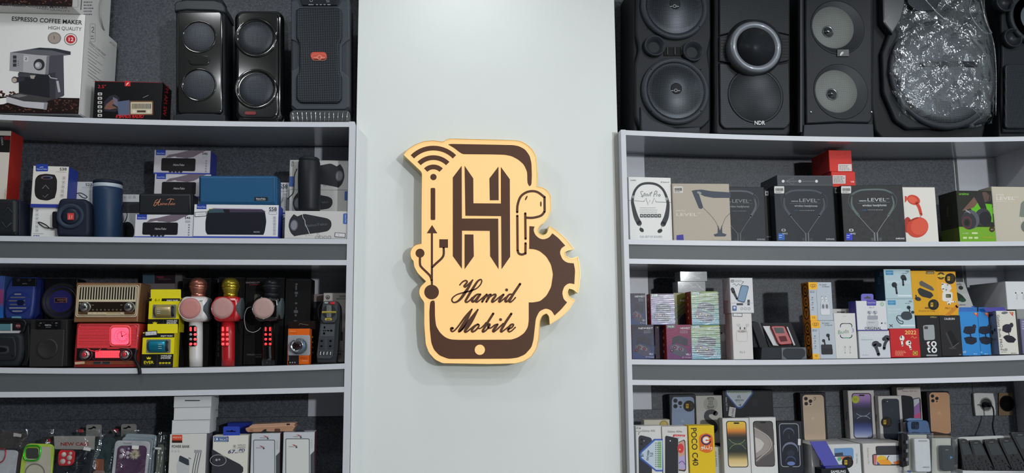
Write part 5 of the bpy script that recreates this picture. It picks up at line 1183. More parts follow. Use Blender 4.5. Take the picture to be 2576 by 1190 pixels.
t = pcase('clear phone case with bright green frame and green camera ring', [(44, 1230), (52, 1160), (58, 1130), (65, 1119), (75, 1115.5), (128, 1117), (136, 1124), (132, 1180), (126, 1230)], .05, .12, mat((158, 184, 70), .35, name='lime green plastic'), None)
t.prism('clear_panel', refine([(58, 1230), (66, 1152), (98, 1136), (100, 1124), (126, 1124), (128, 1180), (120, 1230)]), -.001, .003, mat((172, 168, 152), .3, coat=.4))
t.tube('camera_ring', [(71, 1122, -.004), (95, 1122, -.004), (102, 1130, -.004), (98, 1150, -.004), (90, 1158, -.004), (68, 1158, -.004), (60, 1150, -.004), (63, 1130, -.004)], .0026, mat((60, 200, 50), .2, metal=.7, var=0), closed=True, label='shiny green camera ring')
t.prism('camera_cutout', rr(66, 1127, 97, 1154, 7), -.0016, 0, mat((60, 64, 60), .2, coat=.6))
t.tube('magnet_ring', [(88+24*math.cos(a), 1190+23*math.sin(a), -.0015) for a in (math.pi*2*k/16 for k in range(16))], .0016, mat((110, 108, 102), .4), closed=True)
t = pcase('black phone case with red five hole camera plate in a clear sleeve', [(136, 1230), (143, 1145), (148, 1134), (156, 1131), (226, 1136), (234, 1142), (228, 1190), (222, 1230)], .045, .12, mat((30, 34, 40), .4), (132, 1094, 240, 1215))
cp = t.prism('camera_plate', refine([(148, 1140), (154, 1132), (184, 1132.5), (190, 1138), (187, 1164), (180, 1171), (152, 1172), (147, 1166)]), -.004, 0, mat((196, 34, 40), .4), bev=.001, label='red camera plate')
for x, y, r_ in ((162, 1143.5, 6), (178.7, 1140.6, 4), (175.8, 1151.6, 6.4), (159, 1161, 6.6), (174.8, 1164, 4)): t.lathe('camera_hole', x, y, [(0, -.0046), (r_, -.0045), (r_, -.001)], mat((206, 190, 186), .5), seg=18, parent=cp)
t.prism('header_card', [(134, 1097), (238, 1097), (236, 1131), (136, 1130)], .004, .005, mat((150, 146, 142), .4))
t.raise_to(-.0038).text('NEW CASE', 152, 1121, 224, 8, (150, 20, 28), bold=True).done(); t.face('F')
t.prism('price_sticker', [(215, 1124), (233, 1127), (231, 1135), (213, 1132)], -.012, -.011, mat((190, 190, 188), .6))
t = pcase('dark teal phone case between the black and the purple ones', [(232, 1230), (234, 1120), (240, 1106), (252, 1100), (284, 1101), (292, 1112), (286, 1230)], .075, .1, mat((52, 66, 68), .35), (230, 1092, 296, 1210))
t.prism('brown_block_print', rr(239.5, 1155, 261, 1184, 2), -.0015, 0, mat((140, 84, 62), .6), label='brown block shaped decoration')
t.prism('lower_print', refine([(234, 1188), (242, 1183), (262, 1184), (266, 1192), (264, 1215), (236, 1215)]), -.0014, 0, mat((150, 120, 112), .6))
for k, (dx, dy, Y) in enumerate(((16, -17, .085), (8, -8, .075))):
    t = pcase(('pale blue grey phone case card at the back of the purple case', 'pale blue grey phone case card just behind the purple case')[k], [(286+dx, 1230), (298+dx, 1112+dy), (303+dx, 1107+dy), (372+dx, 1110+dy), (378+dx, 1116+dy), (366+dx, 1230)], Y+.02, .1, mat((150, 162, 172), .4))
t = pcase('purple phone case on a white card with cream pompom in a clear sleeve', [(276, 1230), (288, 1115), (294, 1108), (372, 1110), (378, 1116), (366, 1230)], .05, .1, mat((186, 186, 190), .4), (284, 1104, 384, 1215))
pc = t.prism('purple_print', refine([(286, 1230), (296, 1128), (304, 1121), (364, 1121), (370, 1128), (360, 1230)]), -.0015, 0, mat((84, 58, 84), .4))
for x, y, r_ in ((307, 1133.5, 5.6), (324, 1129, 3), (321, 1140, 5.4), (305, 1148, 5.6), (321, 1151, 3.6)): t.lathe('camera_hole', x, y, [(0, -.0026), (r_, -.0025), (r_, -.001)], mat((170, 158, 172), .5), seg=16, parent=pc)
r = random.Random(4); V = []; Fc = []; c0 = t.pl.P(*t.pl.uv(341, 1143), -.009)
for k in range(260):
    d = Vector((r.gauss(0, 1), r.gauss(0, 1), r.gauss(0, 1))).normalized(); L_ = r.uniform(.013, .02); e = d.orthogonal().normalized()*.0009; b = len(V)
    V += [c0+e, c0-e, c0+d*L_]; Fc.append((b, b+1, b+2))
tag(t.add('pompom', V, Fc, mat((206, 200, 178), .8), label='fluffy cream pompom'), kind='stuff')
t.prism('price_sticker', [(341, 1120), (358, 1121), (357, 1130), (340, 1129)], -.03, -.029, mat((206, 206, 204), .6))
t.raise_to(.002).text('Fashion', 310, 1117, 331, 4, (120, 116, 120), shear=.4).done(); t.face('F')
for k, x in enumerate((394, 406)):
    t = pcase(('grey green phone case in a crinkled sleeve beside the white power bank carton', 'dark phone case at the end of the sleeve row by the power bank carton')[k], [(x-6, 1230), (x, 1125), (x+4, 1118), (x+15, 1118), (x+19, 1124), (x+12, 1230)], .07+.03*k, .1, mat(((104, 106, 96), (52, 56, 58))[k], .4), (x-8, 1095-8*k, x+24, 1210))
    t.prism('price_sticker', [(x-1, 1125), (x+15, 1126), (x+15, 1131), (x-1, 1130)], -.012, -.011, mat((190, 190, 188), .6))
for k, (x, y) in enumerate(((216, 1068), (304, 1067))):
    t = pcase(('hanging phone case pack with pale euro tab behind the black case', 'hanging phone case pack with pale euro tab behind the purple case')[k], [(x-30, 1230), (x-24, 1098), (x+60, 1098), (x+56, 1230)], .13+.024*k, .1, mat((66, 66, 66), .35), (x-24, 1082, x+58, 1150))
    t.prism('hang_tab', rr(x, y, x+39, y+36, 5), .002, .003, mat((140, 138, 134), .4)); t.prism('tab_slot', [(x+5, y+10), (x+14, y+8), (x+19, y+4), (x+25, y+7), (x+24, y+10), (x+18, y+9), (x+14, y+12), (x+6, y+12)], .001, .002, BLKG)
    t.prism('red_print', rr(x-18, y+12, x-6, y+20, 2), -.001, .001, mat((170, 40, 46), .4, coat=.6))
t = pcase('hanging phone case pack in crinkled sleeve behind the green case', [(98, 1230), (104, 1100), (164, 1096), (168, 1230)], .115, .1, mat((60, 60, 60), .35), (98, 1080, 166, 1160))
t.prism('red_print', [(120, 1106), (126, 1103), (130, 1112), (124, 1113)], -.0012, 0, mat((200, 30, 44), .3, coat=.6))

# ================================================================ right unit, top: party speakers
SLT = mat((31, 34, 39), .5, name='slate black plastic')
G1 = mesh_mat((62, 67, 74), (12, 13, 15), .0048, .33, name='woofer grille', rough=.35, metal=.5)
G2 = mesh_mat((42, 45, 50), (10, 11, 13), .0034, .3, name='fine steel mesh', rough=.4, metal=.4)
G3 = mesh_mat((36, 39, 44), (14, 15, 17), .0036, .28, name='tower mesh', rough=.45, metal=.3)
G4 = mesh_mat((112, 116, 114), (54, 57, 58), .0036, .26, name='pale cone behind mesh', rough=.5, metal=.2)
t = Thing('party_speaker', 'black party speaker with two grilled woofers and two horn tweeters next to the column', 'speaker', 1700, 170, .02, on('R1', 1697, .02))
yb = t.yb()
t.prism('body', rr(1598, -60, 1796, yb, 10), .03, .22, mat((26, 28, 33), .55), bev=.006, smooth=True)
t.prism('baffle', refine([(1604, -60), (1790, -60), (1792, 90), (1784, 130), (1790, 170), (1790, 300), (1770, 320), (1612, 322), (1600, 290), (1600, 160), (1610, 120), (1602, 80)]), .012, .04, SLT, bev=.006, smooth=True)
t.prism('foot', refine([(1612, 268), (1640, 300), (1700, 322), (1762, 318), (1762, yb), (1620, yb), (1613, yb-8)]), .002, .1, mat((48, 52, 58), .5), bev=.004)
for cx, cy, tx in ((1697, 16, 0), (1700, 228, 0)):
    w = t.lathe('woofer_frame', cx, cy, [(87, .03), (87, .002), (85, -.003), (77, -.0045), (74, .0)], mat((52, 56, 62), .45), seg=56)
    t.lathe('woofer_grille', cx, cy, [(14, -.0145), (26, -.0135), (45, -.009), (60, -.004), (70, -.0005), (75.5, -.001), (75.5, .004)], G1, seg=56)
    t.lathe('cone', cx, cy, [(0, .012), (20, .004), (45, .001), (72, .006)], mat((90, 94, 98), .35, metal=.3), seg=40, parent=w)
    t.lathe('logo_cap', cx-2, cy-2, [(0, -.0168), (12, -.0165), (14.5, -.015), (14.5, -.01)], BLKM, seg=28)
    t.raise_to(.017).text('onef', cx-12, cy+1, cx-6, 2.6, (190, 194, 200), bold=True).line(ell(cx, cy-.5, 3.6, None, 14), .8, (190, 194, 200), closed=True).text('nics', cx+4.4, cy+1, cx+11, 2.6, (190, 194, 200), bold=True).flush('lettering'); t.face('F')
    for a in (40, 140, 220, 320):
        t.lathe('screw', cx+81*math.cos(math.radians(a)), cy+81*math.sin(math.radians(a)), [(0, -.0052), (1.6, -.005), (1.6, -.003)], BLK, seg=10, parent=w)
for cx, cy in ((1647, 116), (1743, 129)):
    hr = t.lathe('tweeter_horn', cx, cy, [(27, .02), (27, -.006), (25.5, -.009), (23.5, -.008), (18, .006), (9, .02), (4, .026)], mat((46, 50, 56), .4), seg=36)
    t.lathe('tweeter_tip', cx-6, cy+4, [(0, .014), (2, .016), (2.6, .024)], mat((120, 124, 128), .3, metal=.6), seg=12, parent=hr)
for x in (1680, 1699, 1716): t.prism('rib', rect(x-1, 118, x+1, 136), .004, .02, mat((60, 64, 70), .4))
t.prism('rib_recess', rect(1672, 116, 1722, 138), .0085, .02, mat((8, 9, 10), .6))

t = Thing('party_speaker', 'black tower speaker with big silver ringed horn and NDR lettering', 'speaker', 1900, 170, .015, on('R1', 1900, .015))
yb = t.yb()
t.prism('body', rr(1800, -60, 1992, yb, 14, 5), .008, .19, mat((28, 31, 36), .5), bev=.01, smooth=True)
t.prism('upper_mesh', refine([(1809, -60), (1986, -60), (1986, 88), (1950, 80), (1850, 80), (1809, 90)]), -.002, .012, G2, bev=.004)
t.prism('middle_band', refine([(1809, 92), (1850, 82), (1950, 82), (1984, 90), (1984, 152), (1950, 160), (1850, 160), (1809, 154)]), -.004, .012, SLT, bev=.003)
for k in range(7):
    for x0 in (1812, 1964): t.prism('vent_slot', rr(x0, 98+k*7.5, x0+18, 101+k*7.5, 1.4), -.005, 0, BLKG)
t.prism('lower_mesh', refine([(1809, 158), (1850, 163), (1950, 163), (1985, 156), (1988, 310), (1976, 324), (1822, 324), (1811, 312)]), -.002, .012, G2, bev=.004)
t.lathe('woofer_outline', 1900, 241, [(72, 0), (72, -.0035), (69, -.005), (66, -.004), (64, -.0022), (0, -.0026)], G2, seg=52)
t.lathe('ring_base', 1896, 120, [(74, .008), (74, -.004), (70, -.012), (66, -.03)], BLKM, seg=52)
t.raise_to(.05)
t.lathe('horn_ring', 1903, 116, [(66, .045), (66, .008), (63.5, .001), (57, -.002), (50.5, .002), (49, .008)], mat((112, 118, 126), .35, metal=.15, coat=.4, var=0, name='silver plastic'), seg=60, label='silver ring of the horn')
t.lathe('horn', 1903, 116, [(49.5, .005), (44, .013), (32, .022), (20, .032), (12, .042), (0, .044)], mat((34, 37, 42), .42), seg=48)
t.face('F')
t.raise_to(.0075).text('NDR', 1897.5, 313.5, 1924, 9.6, (214, 218, 222), bold=True).done()

t = Thing('party_speaker', 'black mesh fronted tower speaker with two pale cones and small square badge', 'speaker', 2100, 170, .015, on('R1', 2100, .015))
yb = t.yb()
t.prism('body', rr(2017, -60, 2200, yb, 8), .006, .18, mat((26, 29, 34), .5), bev=.006, smooth=True)
t.prism('mesh_front', refine([(2024, -60), (2184, -60), (2192, 0), (2193, 300), (2184, 311), (2110, 309), (2026, 313)]), -.006, .01, G3, bev=.006, smooth=True)
t.prism('base_panel', refine([(2022, 314), (2110, 310), (2196, 312), (2198, yb), (2020, yb)]), -.003, .012, mat((44, 48, 55), .45), bev=.003)
t.prism('side_rail', rect(2013, -60, 2018, yb-14), .0, .02, mat((56, 60, 67), .4))
for cx, cy, qx, qy in ((2093, 71, 2080, 82), (2101, 231.5, 2090, 239)):
    t.lathe('cone_outline', cx+12, cy, [(72, -.0055), (71, -.0075), (69, -.0078), (67, -.0065)], G3, seg=44)
    t.lathe('woofer_cone', cx, cy, [(0, -.0085), (30, -.0082), (54, -.0074), (57, -.005)], G4, seg=48)
    d_ = t.lathe('dust_cap', qx, qy, [(0, -.017), (6, -.0155), (11, -.011), (13, -.008)], mat((60, 63, 66), .12, metal=.7, coat=1, var=0), seg=26)
    t.lathe('dust_cap_ring', qx, qy, [(15.5, -.0075), (15, -.0105), (13.5, -.0095)], mat((70, 74, 78), .25, metal=.6), seg=26, parent=d_)
b_ = t.prism('badge', rect(2102.5, 127, 2132, 144.5), -.0105, -.005, mat((12, 12, 14), .25, coat=.5), bev=.0008)
t.raise_to(.0108).poly([(2113, 140), (2115, 133), (2119, 130.5), (2123, 131), (2121, 135), (2116, 140)], (214, 218, 222)).line([(2116, 139), (2122, 131)], .9, (20, 20, 22)).done(); t.face('F')
for x in (2038, 2198): t.lathe('screw', x if x < 2100 else 2190, 283, [(0, -.0085), (2, -.0083), (3, -.007)], CHR, seg=12)

t = Thing('party_speaker', 'large black speaker with round woofer wrapped in crinkled clear film', 'speaker', 2370, 180, .03, on('R1', 2365, .03, 170))
yb = t.yb()
t.prism('body', refine([(2206, -60), (2470, -60), (2480, 40), (2496, 110), (2500, 290), (2490, yb), (2232, yb), (2214, 320), (2204, 250)]), .035, .2, mat((20, 22, 26), .5), bev=.01, smooth=True)
t.prism('baffle', refine([(2222, -60), (2476, -60), (2490, 30), (2512, 110), (2512, 240), (2490, 305), (2440, 318), (2290, 322), (2258, 300), (2228, 230), (2224, 130), (2246, 70)]), .014, .05, mat((30, 33, 38), .45), bev=.008, smooth=True)
w = t.lathe('woofer_frame', 2373, 186, [(142, .02), (142, .004), (139, -.002), (131, -.003), (127, .002)], mat((46, 50, 56), .4), seg=64)
t.lathe('woofer_grille', 2373, 186, [(0, -.012), (40, -.0115), (80, -.009), (112, -.004), (128, .0015), (128, .01)], mesh_mat((96, 102, 108), (16, 17, 19), .0052, .32, name='large woofer grille', metal=.5), seg=64)
t.prism('grille_bar', rr(2316, 157, 2456, 171, 3), -.0135, -.004, BLKM, bev=.001)
t.lathe('emblem', 2316, 163, [(0, -.015), (7, -.0145), (8, -.011)], BLK, seg=18)
t.prism('upper_grille', refine([(2280, -60), (2400, -60), (2350, 28), (2308, 30), (2282, 10)]), -.004, .02, G1, bev=.003)
t.prism('upper_horn', refine([(2219, -60), (2276, -60), (2278, 10), (2268, 50), (2246, 86), (2222, 56)]), .0, .03, mat((40, 44, 50), .3, coat=.4), bev=.006)
r = random.Random(11)
def lerp(T_, y):
    for (a, p), (b, q) in zip(T_, T_[1:]):
        if y <= b: return p+(q-p)*(y-a)/(b-a)
    return T_[-1][1]
def wrap(u, v):
    y = -60+376*v
    xl, xr = (lerp(T_, y) for T_ in (((-60, 2224), (30, 2222), (84, 2248), (130, 2234), (190, 2229), (240, 2240), (285, 2266), (316, 2312)), ((-60, 2474), (40, 2482), (90, 2494), (180, 2503), (270, 2507), (316, 2496))))
    x = xl+(xr-xl)*u; y += 5*math.sin(u*11)*max(0, v-.8)*5; tuck = .03*max(abs(2*u-1), v)**14
    dx, dy = (x-2373)/140, (y-186)/126; rr2 = dx*dx+dy*dy
    d = -.016+.012*min(1.6, rr2) if rr2 < 1.6 else .004+.012*(rr2-1.6)
    n = math.sin(x*.08+y*.05)*.003+math.sin(x*.04-y*.1+2)*.004+math.sin((x+y)*.15)*.0015
    cr = -.005 if abs(math.sin(x*.035+y*.052)) < .07 else 0
    cr += -.004 if abs(math.sin(x*.06-y*.03+1)) < .06 else 0
    return x, y, min(d, .02)+n+cr+r.uniform(-.0012, .0012)-.003+tuck
t.sheet('clear_wrap', wrap, 64, 72, film_mat('crinkled stretch film', opac=.13, rough=.09, bscale=14, bstr=.8, facet=15), smooth=True)
for k in range(26):     # tight folds pulled across the film
    a = r.uniform(0, 1); x, y = 2246+205*r.random(), 10+280*r.random(); L_ = r.uniform(14, 40 if y < 270 else 14); an = r.choice((.9, 1.2, -.3, .5, 2.0)) + r.uniform(-.25, .25)
    t.tube('film_fold', [(x, y, -.022), (x+L_*.5*math.cos(an)+r.uniform(-4, 4), y+L_*.5*math.sin(an), -.024), (x+L_*math.cos(an), y+L_*math.sin(an), -.022)], .0007, SLEEVE, seg=5, smooth=3)
for P in ([(2460, -40), (2472, 20), (2486, 66), (2500, 110), (2506, 180), (2505, 290)], [(2480, -40), (2476, 40), (2496, 84)], [(2450, -20), (2440, 30), (2470, 76), (2494, 85)], [(2320, -10), (2356, 30), (2380, 50)]):
    t.tube('film_fold', [(x, y, -.018) for x, y in P], .0016, SLEEVE, seg=6)

t = Thing('party_speaker', 'black party speaker cut by the right photo edge, with round ports and lower mesh', 'speaker', 2580, 180, .05, on('R1', 2570, .05))
yb = t.yb()
t.prism('body', rr(2528, -60, 2640, yb, 8), .03, .18, mat((24, 27, 31), .5), bev=.006, smooth=True)
t.prism('baffle', refine([(2528, -60), (2640, -60), (2640, 330), (2532, 330), (2528, 250), (2530, 130), (2528, 60)]), .018, .04, SLT, bev=.006, smooth=True)
for cx, cy in ((2520, 95), (2500, 6)):
    p_ = t.lathe('port_ring', cx+28, cy, [(25, .02), (25, -.003), (23, -.006), (20.5, -.003), (19, .012), (0, .016)], mat((36, 39, 44), .35), seg=32)
w = t.lathe('woofer_frame', 2606, 44, [(72, .02), (72, .0), (69, -.004), (63, -.003), (60, .004)], mat((44, 48, 54), .4), seg=48)
t.lathe('cone', 2606, 44, [(0, -.01), (18, -.006), (48, .008), (61, .004)], mat((76, 88, 96), .3, metal=.2), seg=44)
t.prism('lower_mesh', rr(2531, 160, 2640, 322, 8), .004, .02, G1, bev=.004, smooth=True)

# ================================================================ right unit, second shelf: headphones
t = carton('headphone_box', 'white SPORT PRO neckband headphone carton at the post end', 'box', 1583, 1690, 446, .025, .045, 'R2', WHT, yaw=.07)
t.line([(1608, 562, 13), (1600, 546, 12), (1593, 520, 9), (1591, 503, 7), (1597, 480, 6), (1611, 465, 6), (1631, 461, 6), (1653, 465, 6), (1669, 479, 6), (1679, 504, 7), (1680, 522, 9), (1676, 546, 12), (1668, 564, 13)], 6, (52, 54, 58), smooth=6)
t.rect(1590, 492, 1595.5, 499, (150, 152, 154)).rect(1674, 497, 1680, 504, (150, 152, 154))
t.line([(1609, 566), (1612, 574)], 1, (120, 120, 124)).ell(1614, 578.5, 6.5, 4.6, (40, 42, 46), rot=.8).line([(1666, 566), (1663, 576)], 1, (120, 120, 124)).ell(1660, 581, 6.5, 4.8, (40, 42, 46), rot=-.5)
t.line([(1582, 504), (1620, 507)], .8, (70, 72, 76)).line([(1620, 507), (1625, 498), (1630, 516), (1635, 503), (1640, 513), (1646, 498), (1650, 508), (1688, 509)], .9, (60, 62, 66))
for P in ([(1618, 482), (1612, 482), (1613, 488), (1616, 493), (1612, 495)], [(1616, 497), (1621, 486), (1623, 489), (1620, 494)], [(1624, 494), (1627, 488), (1630, 490), (1627, 494)], [(1631, 494), (1634, 488)], [(1640, 482), (1636, 490), (1636, 494)], [(1634, 486), (1641, 485)], [(1644, 495), (1648, 481), (1653, 482), (1650, 488), (1646, 489)], [(1651, 494), (1654, 488)], [(1656, 494), (1658, 489), (1661, 491), (1658, 495)]): t.line(P, 1, (50, 52, 58), smooth=3)
t.text('SY-BT901', 1586, 455.5, 1600, 3, (70, 72, 76)).text('BT Version 5.0', 1662, 460, 1683, 3.2, (80, 82, 86)); t.fine(1609, 520, 1662, 536, (196, 197, 196), 3, 8)
for k in range(6): t.rect(1610+k*9, 538.5, 1617.5+k*9, 547, (78, 80, 82)); t.ell(1613.7+k*9, 542.7, 1.8, None, (206, 206, 206), n=8)
t.text('THE ART OF SOUND', 1609, 598, 1666, 5.4, (196, 200, 204), bold=True).done()
BEI = mat((176, 166, 152), .5, name='beige cardboard')
t = carton('headphone_box', 'beige neckband headphone carton with barcode sticker beside the white Sport Pro carton', 'box', 1693, 1837, 462, .018, .032, 'R2', BEI, yaw=-.03)
NB = (62, 70, 82)
t.poly([(1740, 480), (1748, 478), (1765, 477), (1790, 481), (1838, 484), (1838, 498), (1795, 498), (1772, 494), (1758, 487), (1769, 522), (1764, 526), (1758, 524)], NB).ell(1759, 485, 6, 3, (150, 150, 152), rot=.3)
t.line([(1769, 523), (1786, 540), (1799, 556), (1807, 574)], 1, NB, smooth=4).line([(1837, 536), (1824, 550), (1815, 574)], 1, NB, smooth=4).poly([(1806, 566), (1811, 580), (1816, 566), (1817, 586), (1828, 590), (1824, 595), (1798, 595), (1795, 590), (1805, 587)], NB)
t.rrect(1694.5, 469, 1718, 485.5, 2, (206, 204, 198)).text('SAMSUNG', 1700, 532.5, 1724, 4, (214, 208, 198), bold=True).text('LEVEL', 1700, 543.5, 1754, 7.5, (220, 214, 204)).text('U PRO', 1752, 538, 1764, 3.4, (214, 208, 198))
for k in range(9): t.rect(1697+k*2.1, 473, 1698.3+k*2.1, 480, (60, 58, 56))
t.fine(1697, 481, 1716, 484, (90, 88, 84), 1).poly([(1702, 592), (1718.5, 590), (1720, 604), (1702, 604)], (58, 50, 150)).done()
LB = mat((36, 39, 46), .42, name='charcoal cardboard')
def level(label, xl, xr, yt, Y, yaw, body, band_col, seal, full=True, bright=1.0):
    t = carton('headphone_box', label, 'box', xl, xr, yt, Y, .05, 'R2', body, yaw=yaw, group='dark level neckband cartons')
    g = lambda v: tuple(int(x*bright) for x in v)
    # neckband ring
    t.line(Q(t, [(.17, .2, 3), (.16, .33, 4.5), (.2, .44, 5.5), (.26, .53, 6)]), 4, band_col, smooth=5); t.line(Q(t, [(.82, .2, 3), (.84, .33, 4.5), (.8, .44, 5.5), (.74, .53, 6)]), 4, band_col, smooth=5)
    t.line(Q(t, [(.17, .16), (.3, .09), (.5, .075), (.7, .085), (.82, .14)]), 4.2, band_col, smooth=5).line(Q(t, [(.14, .16), (.11, .26), (.14, .38), (.26, .54)]), 1, band_col, smooth=4).line(Q(t, [(.84, .14), (.89, .24), (.87, .36), (.75, .54)]), 1, band_col, smooth=4)
    t.line(Q(t, [(.26, .54), (.38, .7), (.5, .85)]), .9, g((150, 154, 160)), smooth=3).line(Q(t, [(.75, .53), (.64, .68), (.53, .85)]), .9, g((150, 154, 160)), smooth=3)
    qrr(t, .485, .83, .505, .98, .008, g((120, 124, 130)), 1); qrr(t, .53, .83, .55, .98, .008, g((120, 124, 130)), 1); qell(t, .455, .95, .025, .03, g((70, 74, 80))); qell(t, .585, .95, .025, .03, g((70, 74, 80)))
    qtext(t, 'SAMSUNG', .28, .285, .4, 3.4, g((190, 194, 198)), bold=True); qtext(t, 'LEVEL', .41, .285, .72, 8.4, g((190, 194, 198))); qtext(t, 'U PRO', .71, .25, .77, 2.6, g((170, 174, 178)))
    t.line(Q(t, [(.25, .315), (.78, .3)]), .7, g((120, 124, 130))); qtext(t, 'wireless headphones', .33, .37, .72, 5.4, g((214, 216, 220))); qtext(t, 'UHQA', .32, .445, .39, 2.6, g((70, 120, 190))); t.fine(*t.q(.41, .42), t.q(.74, .42)[0], t.q(.74, .45)[1], g((130, 134, 140)), 1, 4)
    qtext(t, 'SAMSUNG', .83, .955, .97, 3.8, g((214, 216, 220)), bold=True)
    if seal:
        x, y = t.q(.085, .87); t.rect(x-8, y-4, x+8, y+13, (44, 96, 170) if seal == 1 else (40, 56, 190)); t.rect(x-6, y+1, x+2, y+2, (200, 210, 230)).rect(x-6, y+6, x+1, y+7, (200, 210, 230))
        qtext(t, 'UHQ', .1, .86, .19, 3.6, g((214, 216, 220)), bold=True); qrr(t, .09, .765, .16, .81, .015, g((190, 194, 198)), 1); qell(t, .125, .787, .02, .014, (40, 42, 48))
        x0, y0 = t.q(.0, .005); t.rrect(x0+1, y0+1, x0+26, y0+19, 2, (206, 206, 204))
        for k in range(10): t.rect(x0+4+k*2, y0+6, x0+5.3+k*2, y0+13, (60, 60, 62))
        t.fine(x0+4, y0+14, x0+24, y0+17.5, (90, 90, 92), 1)
    return t.done()
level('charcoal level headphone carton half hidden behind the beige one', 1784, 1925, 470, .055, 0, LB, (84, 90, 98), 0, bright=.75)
t = carton('headphone_box', 'thin black carton edge between two charcoal headphone cartons', 'box', 1924, 1952, 476, .07, .09, 'R2', BLKB); t.rect(1925, 481, 1933, 492, (190, 190, 190)).rect(1927, 484, 1931, 489, (60, 60, 62)).text('UHQ', 1928, 597, 1940, 3, (150, 152, 156)).done()
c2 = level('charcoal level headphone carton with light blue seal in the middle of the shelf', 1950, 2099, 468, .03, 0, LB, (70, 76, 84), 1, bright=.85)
t = carton('headphone_box', 'dark glossy carton lying flat on the charcoal headphone carton', 'box', 1955, 2095, 441.5, .04, .14, 'R2', mat((56, 60, 66), .25, coat=.6), zb=c2.top+.0005, gloss=True)
for x in (1970, 2012, 2054): t.ell(x, 456, 3.6, None, (206, 208, 210))
t.line([(1974, 456), (2050, 456)], .7, (130, 134, 138)).line([(1978, 456), (1996, 447), (1996, 465), (1978, 456)], .9, (120, 124, 130)).line(rect(1956, 442.5, 2094, 465), .7, (96, 100, 106), closed=True).done()
t71 = carton('headphone_box', 'narrow black carton standing left of the blue sealed headphone carton', 'box', 2090, 2119, 470, .07, .12, 'R2', BLKB); t71.rect(2100, 473, 2108, 486, (150, 152, 154)).rect(2102, 476, 2106, 483, (50, 50, 52)).done()
level('black level headphone carton with barcode and dark blue seal beside the red boxes', 2119, 2275, 466, .02, -.12, mat((26, 29, 33), .42), (84, 100, 98), 2)
REDB = mat((206, 52, 44), .45, name='red cardboard')
lo = carton('small_red_box', 'lower small red box with barcode labels resting on the dark cartons', 'box', 2092, 2152, 432, .075, .13, 'R2', REDB, zb=max(t71.top, c2.top)+.0008)
lo.rect(2095, 441, 2127, 462, (206, 200, 196)); lo.fine(2097, 443, 2125, 460, (90, 84, 82), 5, 9); lo.text('BI.', 2149, 455.5, 2138, 4, (236, 200, 190), bold=True).done()
hi = carton('small_red_box', 'upper small red box with white label on top of the lower one', 'box', 2086, 2143, 378, .075, .13, 'R2', REDB, zb=lo.top+.0004)
hi.rect(2108.5, 413, 2142.5, 430.5, (214, 206, 202)); hi.fine(2111, 415, 2141, 429, (120, 110, 108), 4, 3); hi.done()
t = carton('headphone_box', 'white carton with printed orange headphones right of the black headphone carton', 'box', 2274, 2357, 471, .035, .06, 'R2', mat((216, 214, 206), .4, coat=.3), yaw=-.04)
OR = (196, 66, 46)
t.poly(refine([(2276, 493), (2281, 494), (2282, 504), (2276, 510)]), OR).poly(ell(2298, 503, 17, 12, rot=.4), OR).poly(ell(2296, 503, 12, 8, rot=.4), (216, 92, 70)).line([(2305, 510, 8), (2312, 522, 8), (2317, 540, 7)], 7, OR, smooth=4).line([(2315, 541), (2316, 551)], 3, (190, 150, 140))
t.poly(ell(2283, 566, 10, 20), (170, 54, 40)).poly(ell(2308, 572, 28, 25, rot=-.5), OR).poly(ell(2313, 570, 22, 21, rot=-.5), (212, 84, 62)).line([(2286, 556), (2308, 548)], 3, (140, 44, 34)).done()
GRN = mat((40, 42, 36), .4, name='dark green cardboard')
t = carton('headphone_box', 'black and lime green headphone carton showing a listening person', 'box', 2410, 2500, 480, .025, .1, 'R2', GRN)
band(t, 'L', 0, .72, 1, 1, (70, 84, 36)); band(t, 'F', 0, .71, 1, 1, (112, 164, 44)); t.text('oraimo', 2412, 490.5, 2437, 6, (112, 180, 60), bold=True)
t.poly([(2440, 521), (2456, 510), (2495, 514), (2498, 560), (2450, 540)], (96, 176, 40)).poly([(2420, 530), (2450, 496), (2462, 506), (2450, 522), (2424, 530)], (112, 84, 72)).poly(ell(2476, 496, 12, 13), (96, 74, 66)).poly([(2456, 484), (2470, 484), (2482, 526), (2470, 530), (2452, 498)], (44, 42, 46)).line(ell(2486, 498, 6, 8, 14), 2, (70, 70, 76), closed=True)
t.poly(ell(2472, 546, 20, 22, rot=.3), (58, 58, 66)).poly(ell(2478, 550, 16, 18), (36, 36, 42)).poly(ell(2442, 552, 21, 24, rot=-.4), (86, 88, 98)).poly(ell(2436, 556, 19, 22, rot=-.4), (52, 52, 58)).line(ell(2432, 560, 11, 14, 20), 1.4, (130, 44, 50), closed=True).poly(ell(2432, 560, 6, 8), (30, 34, 28)).line([(2428, 528), (2440, 536)], 3, (150, 152, 160))
t.ell(2495, 577, 7, None, (60, 44, 36)).text('365', 2491, 579, 2499, 3.4, (190, 176, 160)).text('OEB', 2496, 522, 2497, 4, (170, 220, 120), y1=538).text('YouGo', 2471, 599, 2500, 4, (206, 170, 60), shear=.2)
for k in range(3): t.rrect(2422+k*14, 596, 2432+k*14, 601, 1.4, (196, 214, 160)); 
t.text('H-400', 2421, 589, 2436, 3.4, (206, 220, 180)).rrect(2444, 584.5, 2459, 589, 1, (196, 214, 160)).face('L').text('oraimo', 2386, 545, 2386, 4, (120, 110, 50), y1=520).done()
t = carton('headphone_box', 'cream level headphone carton at the right photo edge', 'box', 2500, 2604, 470, .05, .07, 'R2', mat((190, 184, 168), .5))
t.text('SAMSUNG', 2505, 492, 2525, 3.4, (226, 222, 210), bold=True).text('LEVEL', 2505, 503, 2553, 8, (226, 222, 212)).text('ON PRO', 2549, 497, 2562, 3, (222, 218, 206)).fine(2507, 505, 2540, 508, (214, 210, 198), 1)
